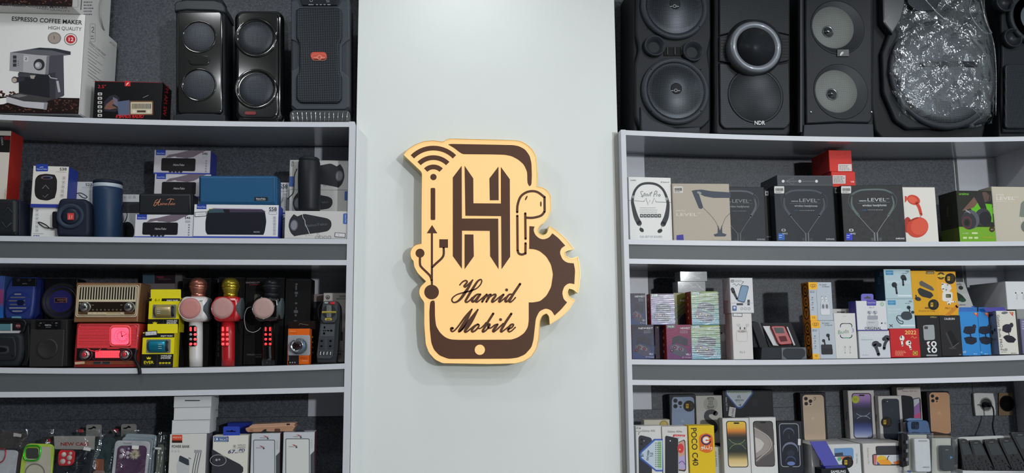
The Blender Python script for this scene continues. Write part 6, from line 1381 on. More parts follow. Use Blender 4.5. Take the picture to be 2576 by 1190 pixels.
t.poly(refine([(2568, 510), (2600, 490), (2600, 546), (2564, 546)]), (120, 128, 118)).line([(2566, 545), (2570, 560)], 2, (206, 206, 202)).poly(ell(2590, 570, 22, 18), (104, 112, 104)).done()

# ================================================================ right unit, third shelf: earbuds
def seal(t, x, y, r):
    """round black seal with gold monogram"""
    t.ell(x, y, r, None, (24, 23, 22)); t.rrect(x-r*.55, y-r*.4, x-r*.05, y+r*.4, 1, (196, 156, 44)); t.text('H', x-r*.47, y+r*.1, x-r*.13, r*.36, (40, 34, 20), bold=True)
    for k in range(5): t.line([(x+r*.1, y-r*.5+k*r*.24), (x+r*.65, y-r*.52+k*r*.24)], .8, (96, 80, 44))
RS = mat((142, 34, 30), .4, name='dark red cardboard')
def newest(label, xl, xr, yt, Y, zb, cols, title, code, dep=.06, gloss=True, wrap=False):
    t = carton('earbud_box', label, 'box', xl, xr, yt, Y, dep, 'R3', RS, zb=zb, group='glossy NEWEST earbud cartons', gloss=gloss)
    y0, y1 = t.q(0, 0)[1], t.q(0, 1)[1]
    for k in range(6): t.poly(Q(t, [(0, k/6), (1, k/6), (1, (k+1)/6), (0, (k+1)/6)]), tuple(int(cols[0][i]+(cols[1][i]-cols[0][i])*k/5) for i in range(3)))
    for k in range(5): t.line(Q(t, [(0, .25+.08*k), (.5, .15+.06*k)]), 1.2, cols[2])
    t.poly(refine(Q(t, [(.2, .62), (.24, .38), (.5, .3), (.86, .42), (.84, .62), (.7, .6), (.4, .52)])), (44, 44, 58)).poly(refine(Q(t, [(.1, .62), (.3, .55), (.62, .62), (.8, .7), (.84, .84), (.6, .94), (.22, .84), (.12, .74)])), (70, 70, 88)).poly(refine(Q(t, [(.2, .64), (.36, .58), (.7, .7), (.66, .78), (.3, .72)])), (110, 100, 116))
    for u, v in ((.32, .66), (.54, .71), (.2, .75)): qell(t, u, v, .07, .045, (30, 30, 38)); qell(t, u, v, .03, .02, cols[3])
    if code:
        qrect(t, .02, .01, .36, .1, (84, 108, 100)); qtext(t, code, .06, .085, .3, 5, (206, 212, 206), bold=True)
    qtext(t, 'NEWEST', .56 if code else .3, .13, .97, 4.6, (206, 206, 210), bold=True)
    for k in range(2): t.fine(*t.q(.55, .17+.05*k), t.q(.96, 0)[0], t.q(.96, .2+.05*k)[1], (170, 170, 178), 1, k+3)
    qtext(t, 'V5.1', .76, .89, .95, 4.4, (214, 214, 220), bold=True); qtext(t, 'BT Wireless', .6, .965, .98, 3, (196, 196, 204))
    t.face('L')
    for k in range(4):
        t.lay += 1; w = t.dep; h = t.v[1]-t.v[0]; cv = t.v[1]-h*(.18+.2*k)
        t.art.append(([t.pl.P(-w*.5+.005*math.cos(a), cv+.005*math.sin(a), -.0009) for a in (2*math.pi*q/10 for q in range(10))], [tuple(range(9, -1, -1))], (226, 180, 170)))
    t.done()
    if wrap:     # tight shrink wrap with fine horizontal ripples
        (x0, y0), (x1, y1) = t.q(.02, .02), t.q(.98, .98)
        t.sheet('shrink_wrap', lambda u, v: (x0+(x1-x0)*u+(y0-(y0+(y1-y0)*v))*-.03, y0+(y1-y0)*v, -.0045-.0004*math.sin(v*95+u*3)-.0003*math.sin(v*41+u*7)), 10, 110, WRAP)
    return t
WRAP = film_mat('glossy shrink wrap', opac=.05, rough=.2, bscale=24, bstr=.05)
DK1 = ((40, 38, 56), (52, 66, 110), (60, 58, 80), (190, 60, 60)); MG1 = ((120, 30, 70), (96, 40, 96), (150, 44, 84), (200, 90, 120)); GY1 = ((110, 130, 60), (70, 130, 150), (120, 140, 120), (200, 200, 120))
n1 = newest('glossy dark NEWEST earbud carton at the shelf end, lower row by the post', 1590, 1645, 817, .03, None, DK1, 0, None)
newest('glossy dark NEWEST earbud carton at the shelf end, upper row by the post', 1586, 1624, 738, .045, n1.top+.0004, DK1, 0, None)
n2 = newest('magenta M19 NEWEST earbud carton with red side in the lower row', 1677, 1739, 817, .02, None, MG1, 0, 'M19', dep=.065)
n2b = carton('earbud_box', 'dark earbud carton squeezed behind the M19 carton', 'box', 1648, 1676, 817, .06, .05, 'R3', mat((50, 34, 52), .35, coat=.5)); n2b.text('M', 1652, 826, 1656, 4, (200, 200, 205)).poly(ell(1650, 880, 6, 12), (40, 40, 56)).done()
newest('glossy earbud carton with red side reflecting the lights, upper row', 1637, 1696, 739, .03, n2.top+.0004, ((120, 100, 130), (110, 110, 150), (150, 130, 160), (200, 140, 150)), 0, 'M8', dep=.05, wrap=True)
n3 = newest('lime and blue glossy M10 earbud carton in the lower row', 1739, 1811, 818, .02, None, GY1, 0, 'M10', dep=.06, wrap=True)
newest('lime and blue glossy M10 earbud carton in the upper row', 1739, 1807, 733, .022, n3.top+.0004, GY1, 0, 'M10', dep=.06, wrap=True)
bk = newest('olive and blue earbud carton behind and between the upper row cartons', 1697, 1750, 737, .1, None, ((110, 110, 50), (60, 100, 140), (70, 60, 60), (190, 180, 90)), 0, None, dep=.07)
for k, (x0, x1, y) in enumerate(((1705, 1775, 708), (1711, 1779, 683))):
    s_ = carton('wrapped_box', ('silver film wrapped box resting on the olive earbud carton', 'silver film wrapped box on top of the other wrapped box')[k], 'box', x0, x1, y, .1, .06, 'R3', mat((150, 156, 158), .25, metal=.1, coat=.6, bump=.5, scale=40, var=.1), zb=bk.top+.0005 if k == 0 else s_.top+.0005, gloss=True)
    for q in range(7): a = R.uniform(x0+4, x1-14); s_.line([(a, y+R.uniform(4, 20)), (a+R.uniform(8, 18), y+R.uniform(2, 22))], .9, (226, 230, 232))
    s_.done()
t = carton('earbud_box', 'grey white earbud carton behind the Pro 3 carton', 'box', 1800, 1832, 816, .09, .06, 'R3', mat((150, 152, 156), .5)); t.ell(1819, 848, 6, 11, (190, 192, 196)).ell(1815, 838, 2.4, None, (60, 60, 66)).text('Pro', 1816, 896, 1828, 2.6, (90, 90, 94)).done()
pr = carton('earbud_box', 'tall white Pro 3 earbud carton with printed charging case', 'box', 1843, 1893, 788, .02, .06, 'R3', mat((206, 204, 202), .45), yaw=.02)
pr.text('Pro 3', 1861, 888.5, 1874, 5, (90, 90, 94)).line(rr(1852.5, 830, 1880, 859, 6, 5), .8, (170, 168, 168), closed=True).ell(1866, 833, 13, 4, (186, 182, 178)).ell(1866, 834, 10, 2.6, (150, 144, 138))
for x in (1856, 1871): pr.line([(x+6, 822), (x+7, 835)], 2.6, (190, 188, 188)).ell(x+2 if x < 1860 else x+9, 818, 4.6, 4, (186, 184, 184)).ell(x+6 if x < 1860 else x+2, 826, 1.6, 3, (70, 68, 70))
price_tag(pr, 1843.5, 787.5, 1867, 796.5, .03, 9); pr.done()
t = carton('microphone_box', 'white K8 wireless microphone carton with printed phone on the Pro 3 carton', 'box', 1837, 1895, 699, .018, .07, 'R3', mat((206, 207, 210), .45), zb=pr.top+.0004)
t.rect(1838.5, 704, 1846.5, 710.5, (44, 46, 54)).text('K8', 1839.5, 709.6, 1845.5, 4.4, (214, 214, 216), bold=True).fine(1849, 704, 1871, 710, (110, 112, 118), 2, 4).line([(1843, 716), (1848, 714), (1852, 719), (1858, 714), (1862, 718), (1871, 708)], 1, (50, 52, 60), smooth=3)
t.poly(refine([(1863, 720), (1866, 717), (1882, 719), (1884, 722), (1874, 760), (1871, 762), (1856, 758), (1854, 755)]), (70, 92, 116)).poly(refine([(1865, 722), (1868, 719), (1880, 721), (1882, 724), (1873, 757), (1870, 759), (1858, 756), (1856, 753)]), (120, 146, 172))
t.line([(1844, 732, 9), (1849, 742, 6), (1854, 752, 5)], 6, (54, 56, 62), smooth=3).ell(1843, 729, 4.6, 6, (44, 46, 52), rot=-.4).poly(rect(1853, 763, 1869, 768), (60, 62, 68)).poly(rect(1880, 754, 1886, 768), (64, 66, 72)).poly(rect(1838, 762, 1895, 763), (170, 172, 176)).rrect(1842, 769, 1853, 782, 2, (84, 104, 150)).ell(1847.5, 774, 3, None, (190, 200, 220))
for k in range(3): t.line(ell(1866+k*9, 776.5, 3, None, 12), .8, (130, 132, 138), closed=True)
t.done()
# open black presentation box with red device
t = Thing('presentation_box', 'open black presentation box holding a red handheld device', 'box', 1975, 880, .025, on('R3', 1970, .025))
yb = t.yb()
t.prism('tray', [(1916, 874), (2026, 873), (2030, yb), (1914, yb)], 0, .11, mat((36, 39, 45), .5), bev=.0015)
t.prism('front_plate', [(1965, 874.5), (2027, 874), (2029, yb-1), (1966, yb-1)], -.002, 0, mat((96, 100, 108), .5), bev=.0006); t.prism('front_inset', rr(1969, 876.5, 2025, yb-3.5, 10, 4), -.0028, 0, mat((44, 47, 54), .5), bev=.0006)
t.prism('lid', [(1894, 812), (1902, 808), (1911, 811), (1938, 876), (1916, 876)], .012, .03, mat((26, 29, 34), .5), bev=.001)
t.prism('back_board', [(1925, 812), (2000, 811), (2024, 873), (1944, 873)], .03, .036, mat((20, 22, 26), .5)); bd = t.prism('insert', [(1926, 820), (1943, 820), (1966, 870), (1952, 869)], .022, .03, mat((196, 198, 200), .5))
dv = t.prism('red_device', refine([(1944, 823), (1948, 820), (1976, 820), (1979, 823), (1997, 862), (1996, 866), (1967, 868), (1962, 864)]), .012, .03, mat((150, 28, 34), .3, coat=.5, var=0), bev=.002, label='red handheld device')
t.prism('device_panel', [(1950, 824), (1973, 824), (1978, 838), (1956, 838)], .0112, .014, BLKG, parent=dv); t.prism('device_grip', [(1962, 846), (1980, 845), (1985, 858), (1968, 860)], .0112, .014, mat((90, 16, 22), .4), parent=dv)
t.prism('insert_edge', [(1986, 822), (1989, 822), (2008, 868), (2004, 869)], .022, .03, mat((176, 180, 184), .4))
# orange sided pair
def qcy(label, xl, xr, yt, Y, zb, dark, code):
    t = carton('earbud_box', label, 'box', xl, xr, yt, Y, .055, 'R3', mat((176, 184, 194), .45), zb=zb, group='orange sided earbud cartons')
    band(t, 'L', 0, 0, 1, 1, (190, 118, 36)); qrect(t, .0, .0, .38, .19, (232, 172, 42)); qrect(t, 0, .86, .28, 1, (232, 172, 42))
    for k in range(3): t.line(Q(t, [(.12+.08*k+.045*math.cos(a), .085+.035*math.sin(a)) for a in (math.pi*2*q/10 for q in range(10))]), .9, (90, 66, 26), closed=True)
    qtext(t, 'QCY', .13, .15, .25, 2.6, (90, 66, 26)); qtext(t, 'Be Creative', .48, .08, .78, 3.6, (90, 94, 102)); qtext(t, 'Go Beyond', .58, .13, .9, 3.6, (90, 94, 102)); t.fine(*t.q(.05, .22), t.q(.26, .22)[0], t.q(.26, .28)[1], (90, 94, 102), 2, 2)
    for k in range(3): qell(t, .14, .4+.13*k, .035, .02, (120, 128, 138)); t.fine(*t.q(.07, .44+.13*k), t.q(.24, 0)[0], t.q(.24, .47+.13*k)[1], (120, 128, 138), 1, k)
    t.line(Q(t, [(.33, .2), (.33, .99)]), .5, (150, 158, 168)); qtext(t, code, .08, .94, .2, 4, (110, 76, 20))
    if dark:
        qrr(t, .38, .62, .85, .76, .04, (44, 46, 54), .8); qrr(t, .38, .72, .86, .88, .04, (34, 36, 42), .8); qell(t, .5, .52, .065, .04, (40, 42, 50)); t.line(Q(t, [(.53, .53), (.55, .61)]), 3, (40, 42, 50)); qell(t, .7, .38, .075, .045, (40, 42, 50)); t.line(Q(t, [(.72, .4), (.74, .5)]), 3.4, (40, 42, 50))
    else:
        qrr(t, .46, .68, .86, .85, .06, (206, 208, 212), .9); qrr(t, .48, .5, .84, .7, .05, (190, 194, 200), .9)
        for u in (.58, .74): qell(t, u, .63, .05, .06, (110, 112, 120)); qell(t, u-.02, .46, .05, .045, (214, 216, 218)); t.line(Q(t, [(u-.02, .36), (u-.02, .46)]), 3, (214, 216, 218))
    t.face('L')
    h = t.v[1]-t.v[0]
    for k, ch in enumerate('QCY'):
        t.lay += 1; c = t.v[1]-h*(.2+.3*k); w = t.dep
        t.art.append(([t.pl.P(-w*.45+.022*math.cos(a)*rr_, c+.022*math.sin(a)*rr_, -.0008) for rr_ in (1, .84) for a in (2*math.pi*q/20 for q in range(20))], [(q, 20+q, 20+(q+1) % 20, (q+1) % 20) for q in range(20)], (40, 28, 20)))
        t.lay += 1; gv, gp, ad = GL[ch, True]; b = [t.pl.P(-w*.45+(x-ad/2)*.026, c+(y-.35)*.026, -.0012) for x, y in gv]; t.art.append((b, [tuple(reversed(p)) for p in gp], (40, 28, 20)))
    for k in range(12): 
        t.lay += 1; c = t.v[1]-h*(.04+.03*k); t.art.append(([t.pl.P(-t.dep*a, c+b, -.0008) for a, b in ((.97, .0008), (.97, -.0008), (.8, -.0008), (.8, .0008))], [(0, 1, 2, 3)], (40, 28, 20)))
    return t.done()
q1 = qcy('orange sided grey earbud carton with black buds, lower of the pair', 2042, 2101, 807, .02, None, True, 'T5')
qcy('orange sided grey earbud carton with white buds, upper of the pair', 2036, 2094, 710, .02, q1.top+.0004, False, 'T13')
t = carton('earbud_box', 'white earbud carton top peeking out behind the Buds 3 carton', 'box', 2097, 2142, 777, .09, .05, 'R3', mat((190, 188, 186), .5)); t.rect(2105, 784, 2125, 786.5, (60, 58, 58)).done()
t = carton('earbud_box', 'white Buds 3 earbud carton with rainbow outlined logo', 'box', 2100, 2155, 788, .022, .045, 'R3', mat((204, 204, 202), .45))
P = rr(2114, 814, 2143, 850, 6, 5)
for k in range(len(P)): a, b = P[k], P[(k+1) % len(P)]; c = ((96, 120, 110), (60, 150, 110), (120, 90, 170), (90, 80, 90))[int(4*k/len(P))]; t.line([a, b], 2, c); t.lay -= 1
t.lay += 1; t.rect(2106, 824, 2152, 842, (204, 204, 202)).text('Buds', 2108, 841, 2136, 9.5, (84, 128, 96), y1=837).text('3', 2142, 836, 2149, 9.5, (110, 84, 160), y1=835.4)
for x in (2125, 2138): t.line([(x, 872), (x+1, 888)], 2.4, (190, 188, 188)).ell(x-.5, 873, 3, 3.6, (196, 194, 194)).ell(x+1, 873, 1, 2, (120, 116, 116))
t.fine(2120, 794, 2132, 797, (170, 170, 172), 1); t.done()
ha = carton('earbud_box', 'pale grey earbud carton with large dark buds under the ORIGINAL carton', 'box', 2161, 2239, 832, .02, .05, 'R3', mat((196, 200, 208), .45))
ha.text('HAYLOU', 2166, 848, 2219, 7.6, (206, 214, 210)).fine(2166, 852, 2206, 857, (150, 176, 160), 1)
for dx, dy, k in ((0, 0, 1), (28, -15, .92)): ha.poly(ell(2203+dx, 866+dy, 10*k, 8.4*k), (58, 60, 70)).line([(2200+dx-(0 if dx == 0 else -6), 866+dy, 9*k), (2206+dx-(0 if dx == 0 else 8), 880+dy, 8*k), (2210+dx-(0 if dx == 0 else 14), 892+dy, 8*k)], 8, (58, 60, 70), smooth=3).ell(2213+dx-(0 if dx == 0 else 18), 868+dy, 4.6*k, 5*k, (44, 46, 54))
ha.fine(2169, 892, 2190, 895, (150, 154, 160), 1); ha.done()
ar = carton('earbud_box', 'white ORIGINAL earbud carton with violet side and violet hang tab', 'box', 2155, 2231, 757, .018, .05, 'R3', mat((206, 208, 212), .45), zb=ha.top+.0004)
band(ar, 'L', 0, 0, 1, 1, (74, 68, 150)); band(ar, 'F', 0, .97, 1, 1, (74, 68, 150)); ar.rrect(2180, 754, 2204, 769, 2, (84, 78, 160)).text('HainoTeko', 2182, 763, 2202, 3, (206, 204, 226)).text('Air-3', 2186, 775.5, 2199, 4, (120, 120, 130)).text('ORIGINAL', 2175, 829, 2217, 6.6, (66, 68, 84), bold=True)
ar.rrect(2180, 806, 2210, 822, 4, (186, 188, 194)).fine(2184, 810, 2206, 813, (110, 112, 124), 1)
for x in (2187, 2201): ar.ell(x, 786, 6, 4.6, (170, 172, 180)).line([(x, 788), (x+1, 798)], 3.4, (176, 178, 186)).ell(x-2, 785, 2, None, (110, 112, 122))
ar.rrect(2182, 794, 2208, 804, 2, (150, 152, 162)).ell(2218, 813, 2, None, (50, 52, 60)).rect(2225, 811, 2229, 815, (170, 172, 178))
for k in range(9): a = k*.7; ar.line([(2219+2*math.cos(a), 765+2*math.sin(a)), (2219+6*math.cos(a), 765+6*math.sin(a))], .9, (120, 190, 110))
ar.done(); ar.prism('hang_tab', rr(2167, 739, 2198, 759, 5), .002, .003, mat((88, 82, 176), .4), label='violet hang tab'); ar.prism('tab_slot', [(2175, 748), (2180, 747), (2183, 743.5), (2186, 747), (2191, 748), (2191, 751), (2175, 751)], .0013, .002, BLKG)
rd = carton('earbud_box', 'red 2022 earbud carton with white buds at the shelf front', 'box', 2240, 2314, 827, .018, .05, 'R3', mat((188, 34, 38), .42))
rd.text('2022', 2276, 841, 2305, 9.5, (232, 190, 110), bold=True).line([(2292, 850), (2296, 846), (2300, 851), (2306, 848)], .9, (226, 180, 120), smooth=3).fine(2252, 882, 2280, 895, (226, 160, 120), 4, 5)
rd.poly(ell(2269, 851, 6, 7), (226, 220, 214)).line([(2268, 856), (2270, 869)], 4.6, (226, 220, 214)).ell(2267, 848, 1.6, 3.4, (60, 40, 40)).poly(ell(2285, 863, 7, 6.6), (226, 220, 214)).line([(2287, 866), (2291, 878)], 4.6, (226, 220, 214)).ell(2287.5, 861, 2.4, None, (50, 40, 40)).rect(2296, 883, 2308, 894, (200, 156, 70)).line(ell(2302, 888, 4, None, 12), 1.4, (90, 40, 30), closed=True).done()
sc_ = mat((170, 192, 200), .45, name='pale blue cardboard')
def sndc(label, xl, xr, yt, Y, zb, kind):
    t = carton('earbud_box', label, 'box', xl, xr, yt, Y, .06, 'R3', sc_, zb=zb, group='pale blue earbud cartons')
    band(t, 'L', 0, 0, 1, 1, (36, 62, 84)); qrect(t, .07, .05, .35, .2, (58, 132, 178)); qtext(t, 'soundcore', .1, .125, .32, 3, (200, 220, 230)); qtext(t, 'by Anker', .13, .175, .27, 1.8, (180, 205, 220))
    qtext(t, ('R50i', 'P20i')[kind], .82, .11, .93, 4, (60, 70, 78), bold=True); t.fine(*t.q(.68, .13), t.q(.94, .13)[0], t.q(.94, .17)[1], (90, 100, 108), 1)
    if kind:
        qtext(t, 'ANYDAY PLAY', .08, .48, .95, 7, (196, 214, 220), bold=True)
        qell(t, .36, .53, .1, .09, (40, 46, 52)); t.line(Q(t, [(.41, .6), (.43, .82)]), 4.4, (40, 46, 52)); qell(t, .32, .54, .05, .06, (26, 30, 34)); qell(t, .71, .28, .1, .09, (40, 46, 52)); t.line(Q(t, [(.69, .34), (.69, .54)]), 4.4, (40, 46, 52)); qell(t, .78, .33, .05, .06, (26, 30, 34))
    else:
        qtext(t, 'POWERFUL', .06, .4, .62, 5.6, (200, 218, 224), bold=True); qtext(t, 'SOUND', .06, .5, .4, 5.6, (200, 218, 224), bold=True)
        t.poly(refine(Q(t, [(.5, .52), (.6, .42), (.82, .42), (.9, .52), (.9, .64), (.78, .72), (.58, .7), (.5, .62)])), (54, 62, 70)); qell(t, .8, .29, .07, .06, (44, 52, 60)); t.line(Q(t, [(.81, .3), (.83, .42)]), 3, (44, 52, 60)); qell(t, .93, .45, .06, .05, (44, 52, 60))
        t.line(Q(t, [(.52, .58), (.4, .56), (.34, .66), (.42, .8), (.54, .84), (.56, .76), (.44, .72), (.37, .62)]), 1.8, (54, 62, 70), smooth=4); t.line(Q(t, [(.08, .86), (.18, .94)]), 1.6, (60, 70, 78)); t.line(Q(t, [(.08, .94), (.18, .86)]), 1.6, (60, 70, 78))
    qrr(t, .45, .87, .97, .93, .02, (206, 220, 226), .8); t.face('L'); return t
s1 = sndc('pale blue earbud carton reading POWERFUL SOUND above the red 2022 carton', 2230, 2301, 752, .02, rd.top+.0004, 0); s1.done()
s2 = sndc('pale blue earbud carton reading ANYDAY PLAY, topmost with dark side', 2225, 2293, 677, .02, s1.top+.0004, 1); s2.text('20', 2215, 683, 2213, 7, (110, 140, 156), y1=694).fine(2209, 697, 2217, 716, (90, 120, 138), 4, 5); s2.done()
kk = carton('vape_box', 'black glossy KOKO carton under the yellow earbud carton', 'box', 2308, 2366, 794, .02, .045, 'R3', mat((24, 25, 28), .25, coat=.6), gloss=True)
kk.text('UWELLA', 2340, 799.5, 2356, 3.2, (200, 196, 120)).poly(refine([(2322, 820), (2326, 818), (2348, 817), (2350, 820), (2352, 852), (2349, 855), (2326, 856), (2324, 852)]), (150, 156, 160)).rect(2325, 821, 2334, 828, (60, 62, 66))
for x, y in ((2331, 866), (2332, 881)): kk.poly([(x, y-4), (x+3, y-7), (x+9, y-7), (x+4, y), (x+10, y+6), (x+4, y+6)], (226, 228, 230)).line(ell(x+18, y-.5, 5.2, 5.6, 20), 3.4, (226, 228, 230), closed=True)
kk.ell(2354, 885, 1.4, None, (226, 228, 230)).line([(2330, 867), (2341, 865)], .8, (190, 60, 60)).rrect(2330, 892, 2358, 896, 1.6, (150, 152, 156)).done()
cb = carton('vape_box', 'black CALIBURN carton under the orange PRO earbud carton', 'box', 2366, 2419, 794, .022, .045, 'R3', mat((34, 33, 35), .4))
cb.text('CALIBURN', 2375, 804.5, 2402, 5, (206, 206, 208), bold=True).poly([(2378, 838), (2392, 830), (2412, 862), (2395, 876)], (14, 14, 16)).poly([(2378, 838), (2382, 836), (2398, 873), (2395, 876)], (60, 60, 64)).line([(2394, 876), (2412, 862)], 1, (120, 118, 120)).ell(2396, 876, 10, 2.2, (62, 60, 62)).text('UWELL', 2412, 893, 2418, 2.2, (190, 190, 192)).done()
rl = carton('earbud_box', 'yellow earbud carton with printed black charging case and round black seal', 'box', 2294, 2358, 681, .02, .045, 'R3', mat((206, 154, 30), .42), zb=kk.top+.0004)
rl.rect(2329, 682, 2350, 689.5, (100, 84, 50)).text('realme', 2331, 688, 2348, 4, (220, 200, 150)).poly(refine([(2312, 710), (2318, 706), (2346, 722), (2350, 730), (2346, 732), (2314, 718)]), (86, 84, 84)).poly(refine([(2308, 728), (2314, 724), (2344, 736), (2348, 744), (2340, 751), (2318, 746), (2310, 738)]), (44, 44, 46)).ell(2309, 752, 8, 5, (48, 48, 50), rot=.3).line([(2304, 743), (2306, 752)], 3, (48, 48, 50)).rrect(2326, 772.5, 2340, 777, 2, (130, 90, 30)).text('Proud to be Young', 2311, 784, 2352, 4, (150, 106, 30))
seal(rl, 2348, 766.5, 13.5); rl.done()
po = carton('earbud_box', 'orange yellow PRO earbud carton with white buds and round black seal', 'box', 2355, 2408, 683, .024, .045, 'R3', mat((216, 156, 38), .42), zb=cb.top+.0004)
po.line([(2376, 800), (2408, 770)], 9, (196, 128, 40)).rrect(2370, 734, 2396, 758, 6, (214, 212, 208)).poly(refine([(2367, 722), (2374, 712), (2390, 716), (2394, 726), (2386, 735), (2372, 734)]), (206, 206, 204)).line([(2371, 714), (2373, 728)], 5, (222, 220, 216)).line([(2384, 716), (2380, 730)], 4, (196, 196, 196)).rrect(2379, 740, 2392, 749, 2, (60, 62, 54)).fine(2380, 742, 2391, 748, (170, 176, 120), 2, 1).line([(2384, 759), (2402, 759)], 4, (222, 220, 216)).ell(2387, 763, 4.6, 4, (222, 220, 216)).ell(2387, 765, 2, None, (70, 60, 50)).text('PRO 4', 2377, 778, 2396, 5, (150, 84, 40))
for k in range(14): a = k*math.pi/7; po.ell(2367+8*math.cos(a), 694+8*math.sin(a), 1.6, None, (60, 46, 26), n=8)
po.line(ell(2367, 694, 6, None, 16), 1.4, (60, 46, 26), closed=True).rect(2358, 691.5, 2377, 697, (220, 190, 70)).text('QUALITY', 2360, 696, 2375, 3, (60, 46, 26)); seal(po, 2390, 701, 13.5); po.done()
bl = []
for k, (xl, xr, lab) in enumerate(((2414, 2463, 'bright blue earbud carton with black buds beside the CALIBURN carton'), (2463, 2490, 'bright blue earbud carton half hidden left of the Galaxy Buds carton'))):
    t = carton('earbud_box', lab, 'box', xl, xr, 784, .025+.02*k, .05, 'R3', mat((50, 132, 200), .42), group='bright blue earbud cartons'); bl.append(t)
    w = xr-xl; x = xl+w*.5
    t.poly([(xr-16, 787), (xr-3, 787), (xr-4, 798)], (190, 70, 70)).poly([(xr-12, 787), (xr-6, 787), (xr-7, 793)], (206, 180, 90)).poly(refine([(x-16, 836), (x-12, 822), (x+6, 820), (x+16, 828), (x+14, 838), (x-4, 842)]), (30, 36, 52)).poly(ell(x+12, 822, 5, 6), (36, 42, 58)).poly(refine([(x-14, 850), (x, 846), (x+18, 850), (x+19, 860), (x+8, 868), (x-8, 864)]), (28, 34, 50)).line([(x+2, 840), (x+4, 850)], 3, (30, 36, 52))
    t.text('Pro50' if k == 0 else 'o', xl+3, 888, xl+(16 if k == 0 else 8), 5, (206, 222, 236)).fine(xr-14, 889, xr-2, 892, (190, 210, 230), 1); t.done()
    t.prism('top_flap', rect(xl, 773, xr-4, 786), .003, .0036, mat((24, 96, 176), .42))
t = Thing('earbud_box', 'pale grey Buds carton with dark green earbud, leaning behind the bright blue cartons', 'box', 2428, 740, .1, bl[0].top+.0006, mesh_root=True)
t.prism('body', [(2401, 709.5), (2425.7, 709.5), (2454, t.yb()), (2408, t.yb())], 0, .05, mat((176, 178, 176), .45))
t.text('uds', 2406, 717, 2419, 5, (60, 62, 60)).poly(ell(2417, 724, 6, 5, rot=.4), (40, 48, 44)).poly(refine([(2407, 735), (2420, 742), (2428, 752), (2422, 759), (2410, 757)]), (30, 46, 36)).poly(ell(2422, 755, 8, 5), (24, 70, 46)).text('SAMSUNG', 2413, 768.5, 2429, 3, (60, 62, 62)).rect(2444, 770, 2452, 772.5, (40, 90, 180)).done()
sup = carton('earbud_box', 'grey carton at the right photo edge under the white earbud carton', 'box', 2562, 2604, 779, .03, .19, 'R3', mat((140, 142, 142), .5)); sup.done()
t = carton('earbud_box', 'violet grey carton sliver at the right photo edge', 'box', 2570, 2600, 802, .015, .012, 'R3', mat((110, 110, 140), .5)); t.fine(2571, 806, 2590, 830, (170, 170, 190), 4, 2); t.done()
t = carton('earbud_box', 'large white earbud carton with printed white buds at the upper right edge', 'box', 2532, 2606, 708, .03, .19, 'R3', mat((206, 208, 212), .4, coat=.2), zb=sup.top+.0004)
for x in (2556, 2572): t.ell(x, 738, 6, 5, (216, 216, 216)).ell(x-1, 737, 2, None, (70, 70, 74)).line([(x+2, 740), (x+2, 752)], 2, (180, 182, 186))
t.done()
t = carton('earbud_box', 'white Galaxy Buds PRO carton with violet hang tab near the right photo edge', 'box', 2510, 2559, 782, .016, .045, 'R3', mat((208, 206, 198), .45))
band(t, 'L', 0, 0, 1, 1, (110, 120, 140)); t.poly(ell(2527, 787, 8, 3, rot=-.08), (60, 62, 70)).text('SAMSUNG', 2521, 788, 2533, 2.2, (206, 206, 206)).poly([(2538, 785), (2549, 785), (2548, 796)], (190, 70, 70)).poly([(2541, 786), (2546, 786), (2546, 791)], (206, 180, 90)).text('Galaxy Buds PRO', 2507, 792, 2516, 6.5, (44, 46, 52), y1=875)
t.poly(refine([(2521, 832), (2522, 820), (2530, 815), (2542, 816), (2545, 826), (2542, 836), (2532, 838)]), (44, 42, 56)).poly(ell(2544, 818, 5, 6), (50, 48, 60)).poly(refine([(2523, 848), (2532, 842), (2548, 846), (2556, 854), (2550, 862), (2534, 862)]), (34, 34, 44)).line([(2537, 836), (2539, 846)], 2, (60, 58, 70)).text('Pro50', 2517, 882.5, 2534, 6, (50, 52, 60)).fine(2518, 884.5, 2538, 887, (90, 90, 96), 1).fine(2543, 887, 2562, 890, (90, 90, 96), 1)
t.face('L').poly(ell(2494, 793, 6, 2.6, rot=-.3), (60, 66, 80)).text('Pro50', 2496, 855, 2506, 3.6, (50, 54, 66)).poly(ell(2497, 836, 3, 5), (50, 54, 66)).poly(ell(2503, 830, 2.4, 4), (50, 54, 66)); t.done()
t.prism('hang_tab', [(2480, 774), (2532, 772), (2540, 784), (2486, 784)], .012, .013, mat((64, 58, 150), .4), label='violet hang tab')

# ================================================================ right unit, bottom shelf: phones
PB = 'phone cartons'
def apple(t, x, y, s, c): t.ell(x-s*.25, y+s*.1, s*.42, s*.55, c, n=14).ell(x+s*.25, y+s*.1, s*.42, s*.55, c, n=14).ell(x+s*.15, y-s*.75, s*.12, s*.3, c, rot=.5, n=10)
sup1 = carton('phone_box', 'plain dark phone carton lying behind the yellow POCO carton', 'box', 1686, 1752, 1115, .14, .118, 'R5', mat((50, 52, 56), .5)); sup1.done()
sup2 = carton('phone_box', 'white Galaxy phone carton seen edge on between POCO and the gold wallpaper phone carton', 'box', 1753, 1816, 1125, .12, .138, 'R5', mat((190, 194, 192), .5), yaw=0); sup2.text('Galaxy A10', 1804, 1174, 1802, 4.6, (60, 62, 66), y1=1136).line([(1808, 1130), (1810, 1138), (1807, 1144)], .9, (40, 110, 80), smooth=3).done()
sup3 = carton('phone_box', 'plain black phone carton hidden behind the tall wallpaper phone cartons', 'box', 1819, 1946, 1051, .19, .06, 'R5', BLKB); sup3.done()
t = carton('phone_box', 'black phone carton with printed blue phone back and round seal, rear row', 'box', 1685, 1751, 992, .22, .03, 'R5', mat((34, 35, 42), .4), zb=sup1.top+.0004)
t.poly(refine([(1690, 1110), (1690, 1006), (1694, 999), (1740, 998), (1746, 1004), (1748, 1110)]), (140, 156, 184)).rrect(1692, 1001, 1718, 1030, 6, (150, 166, 192))
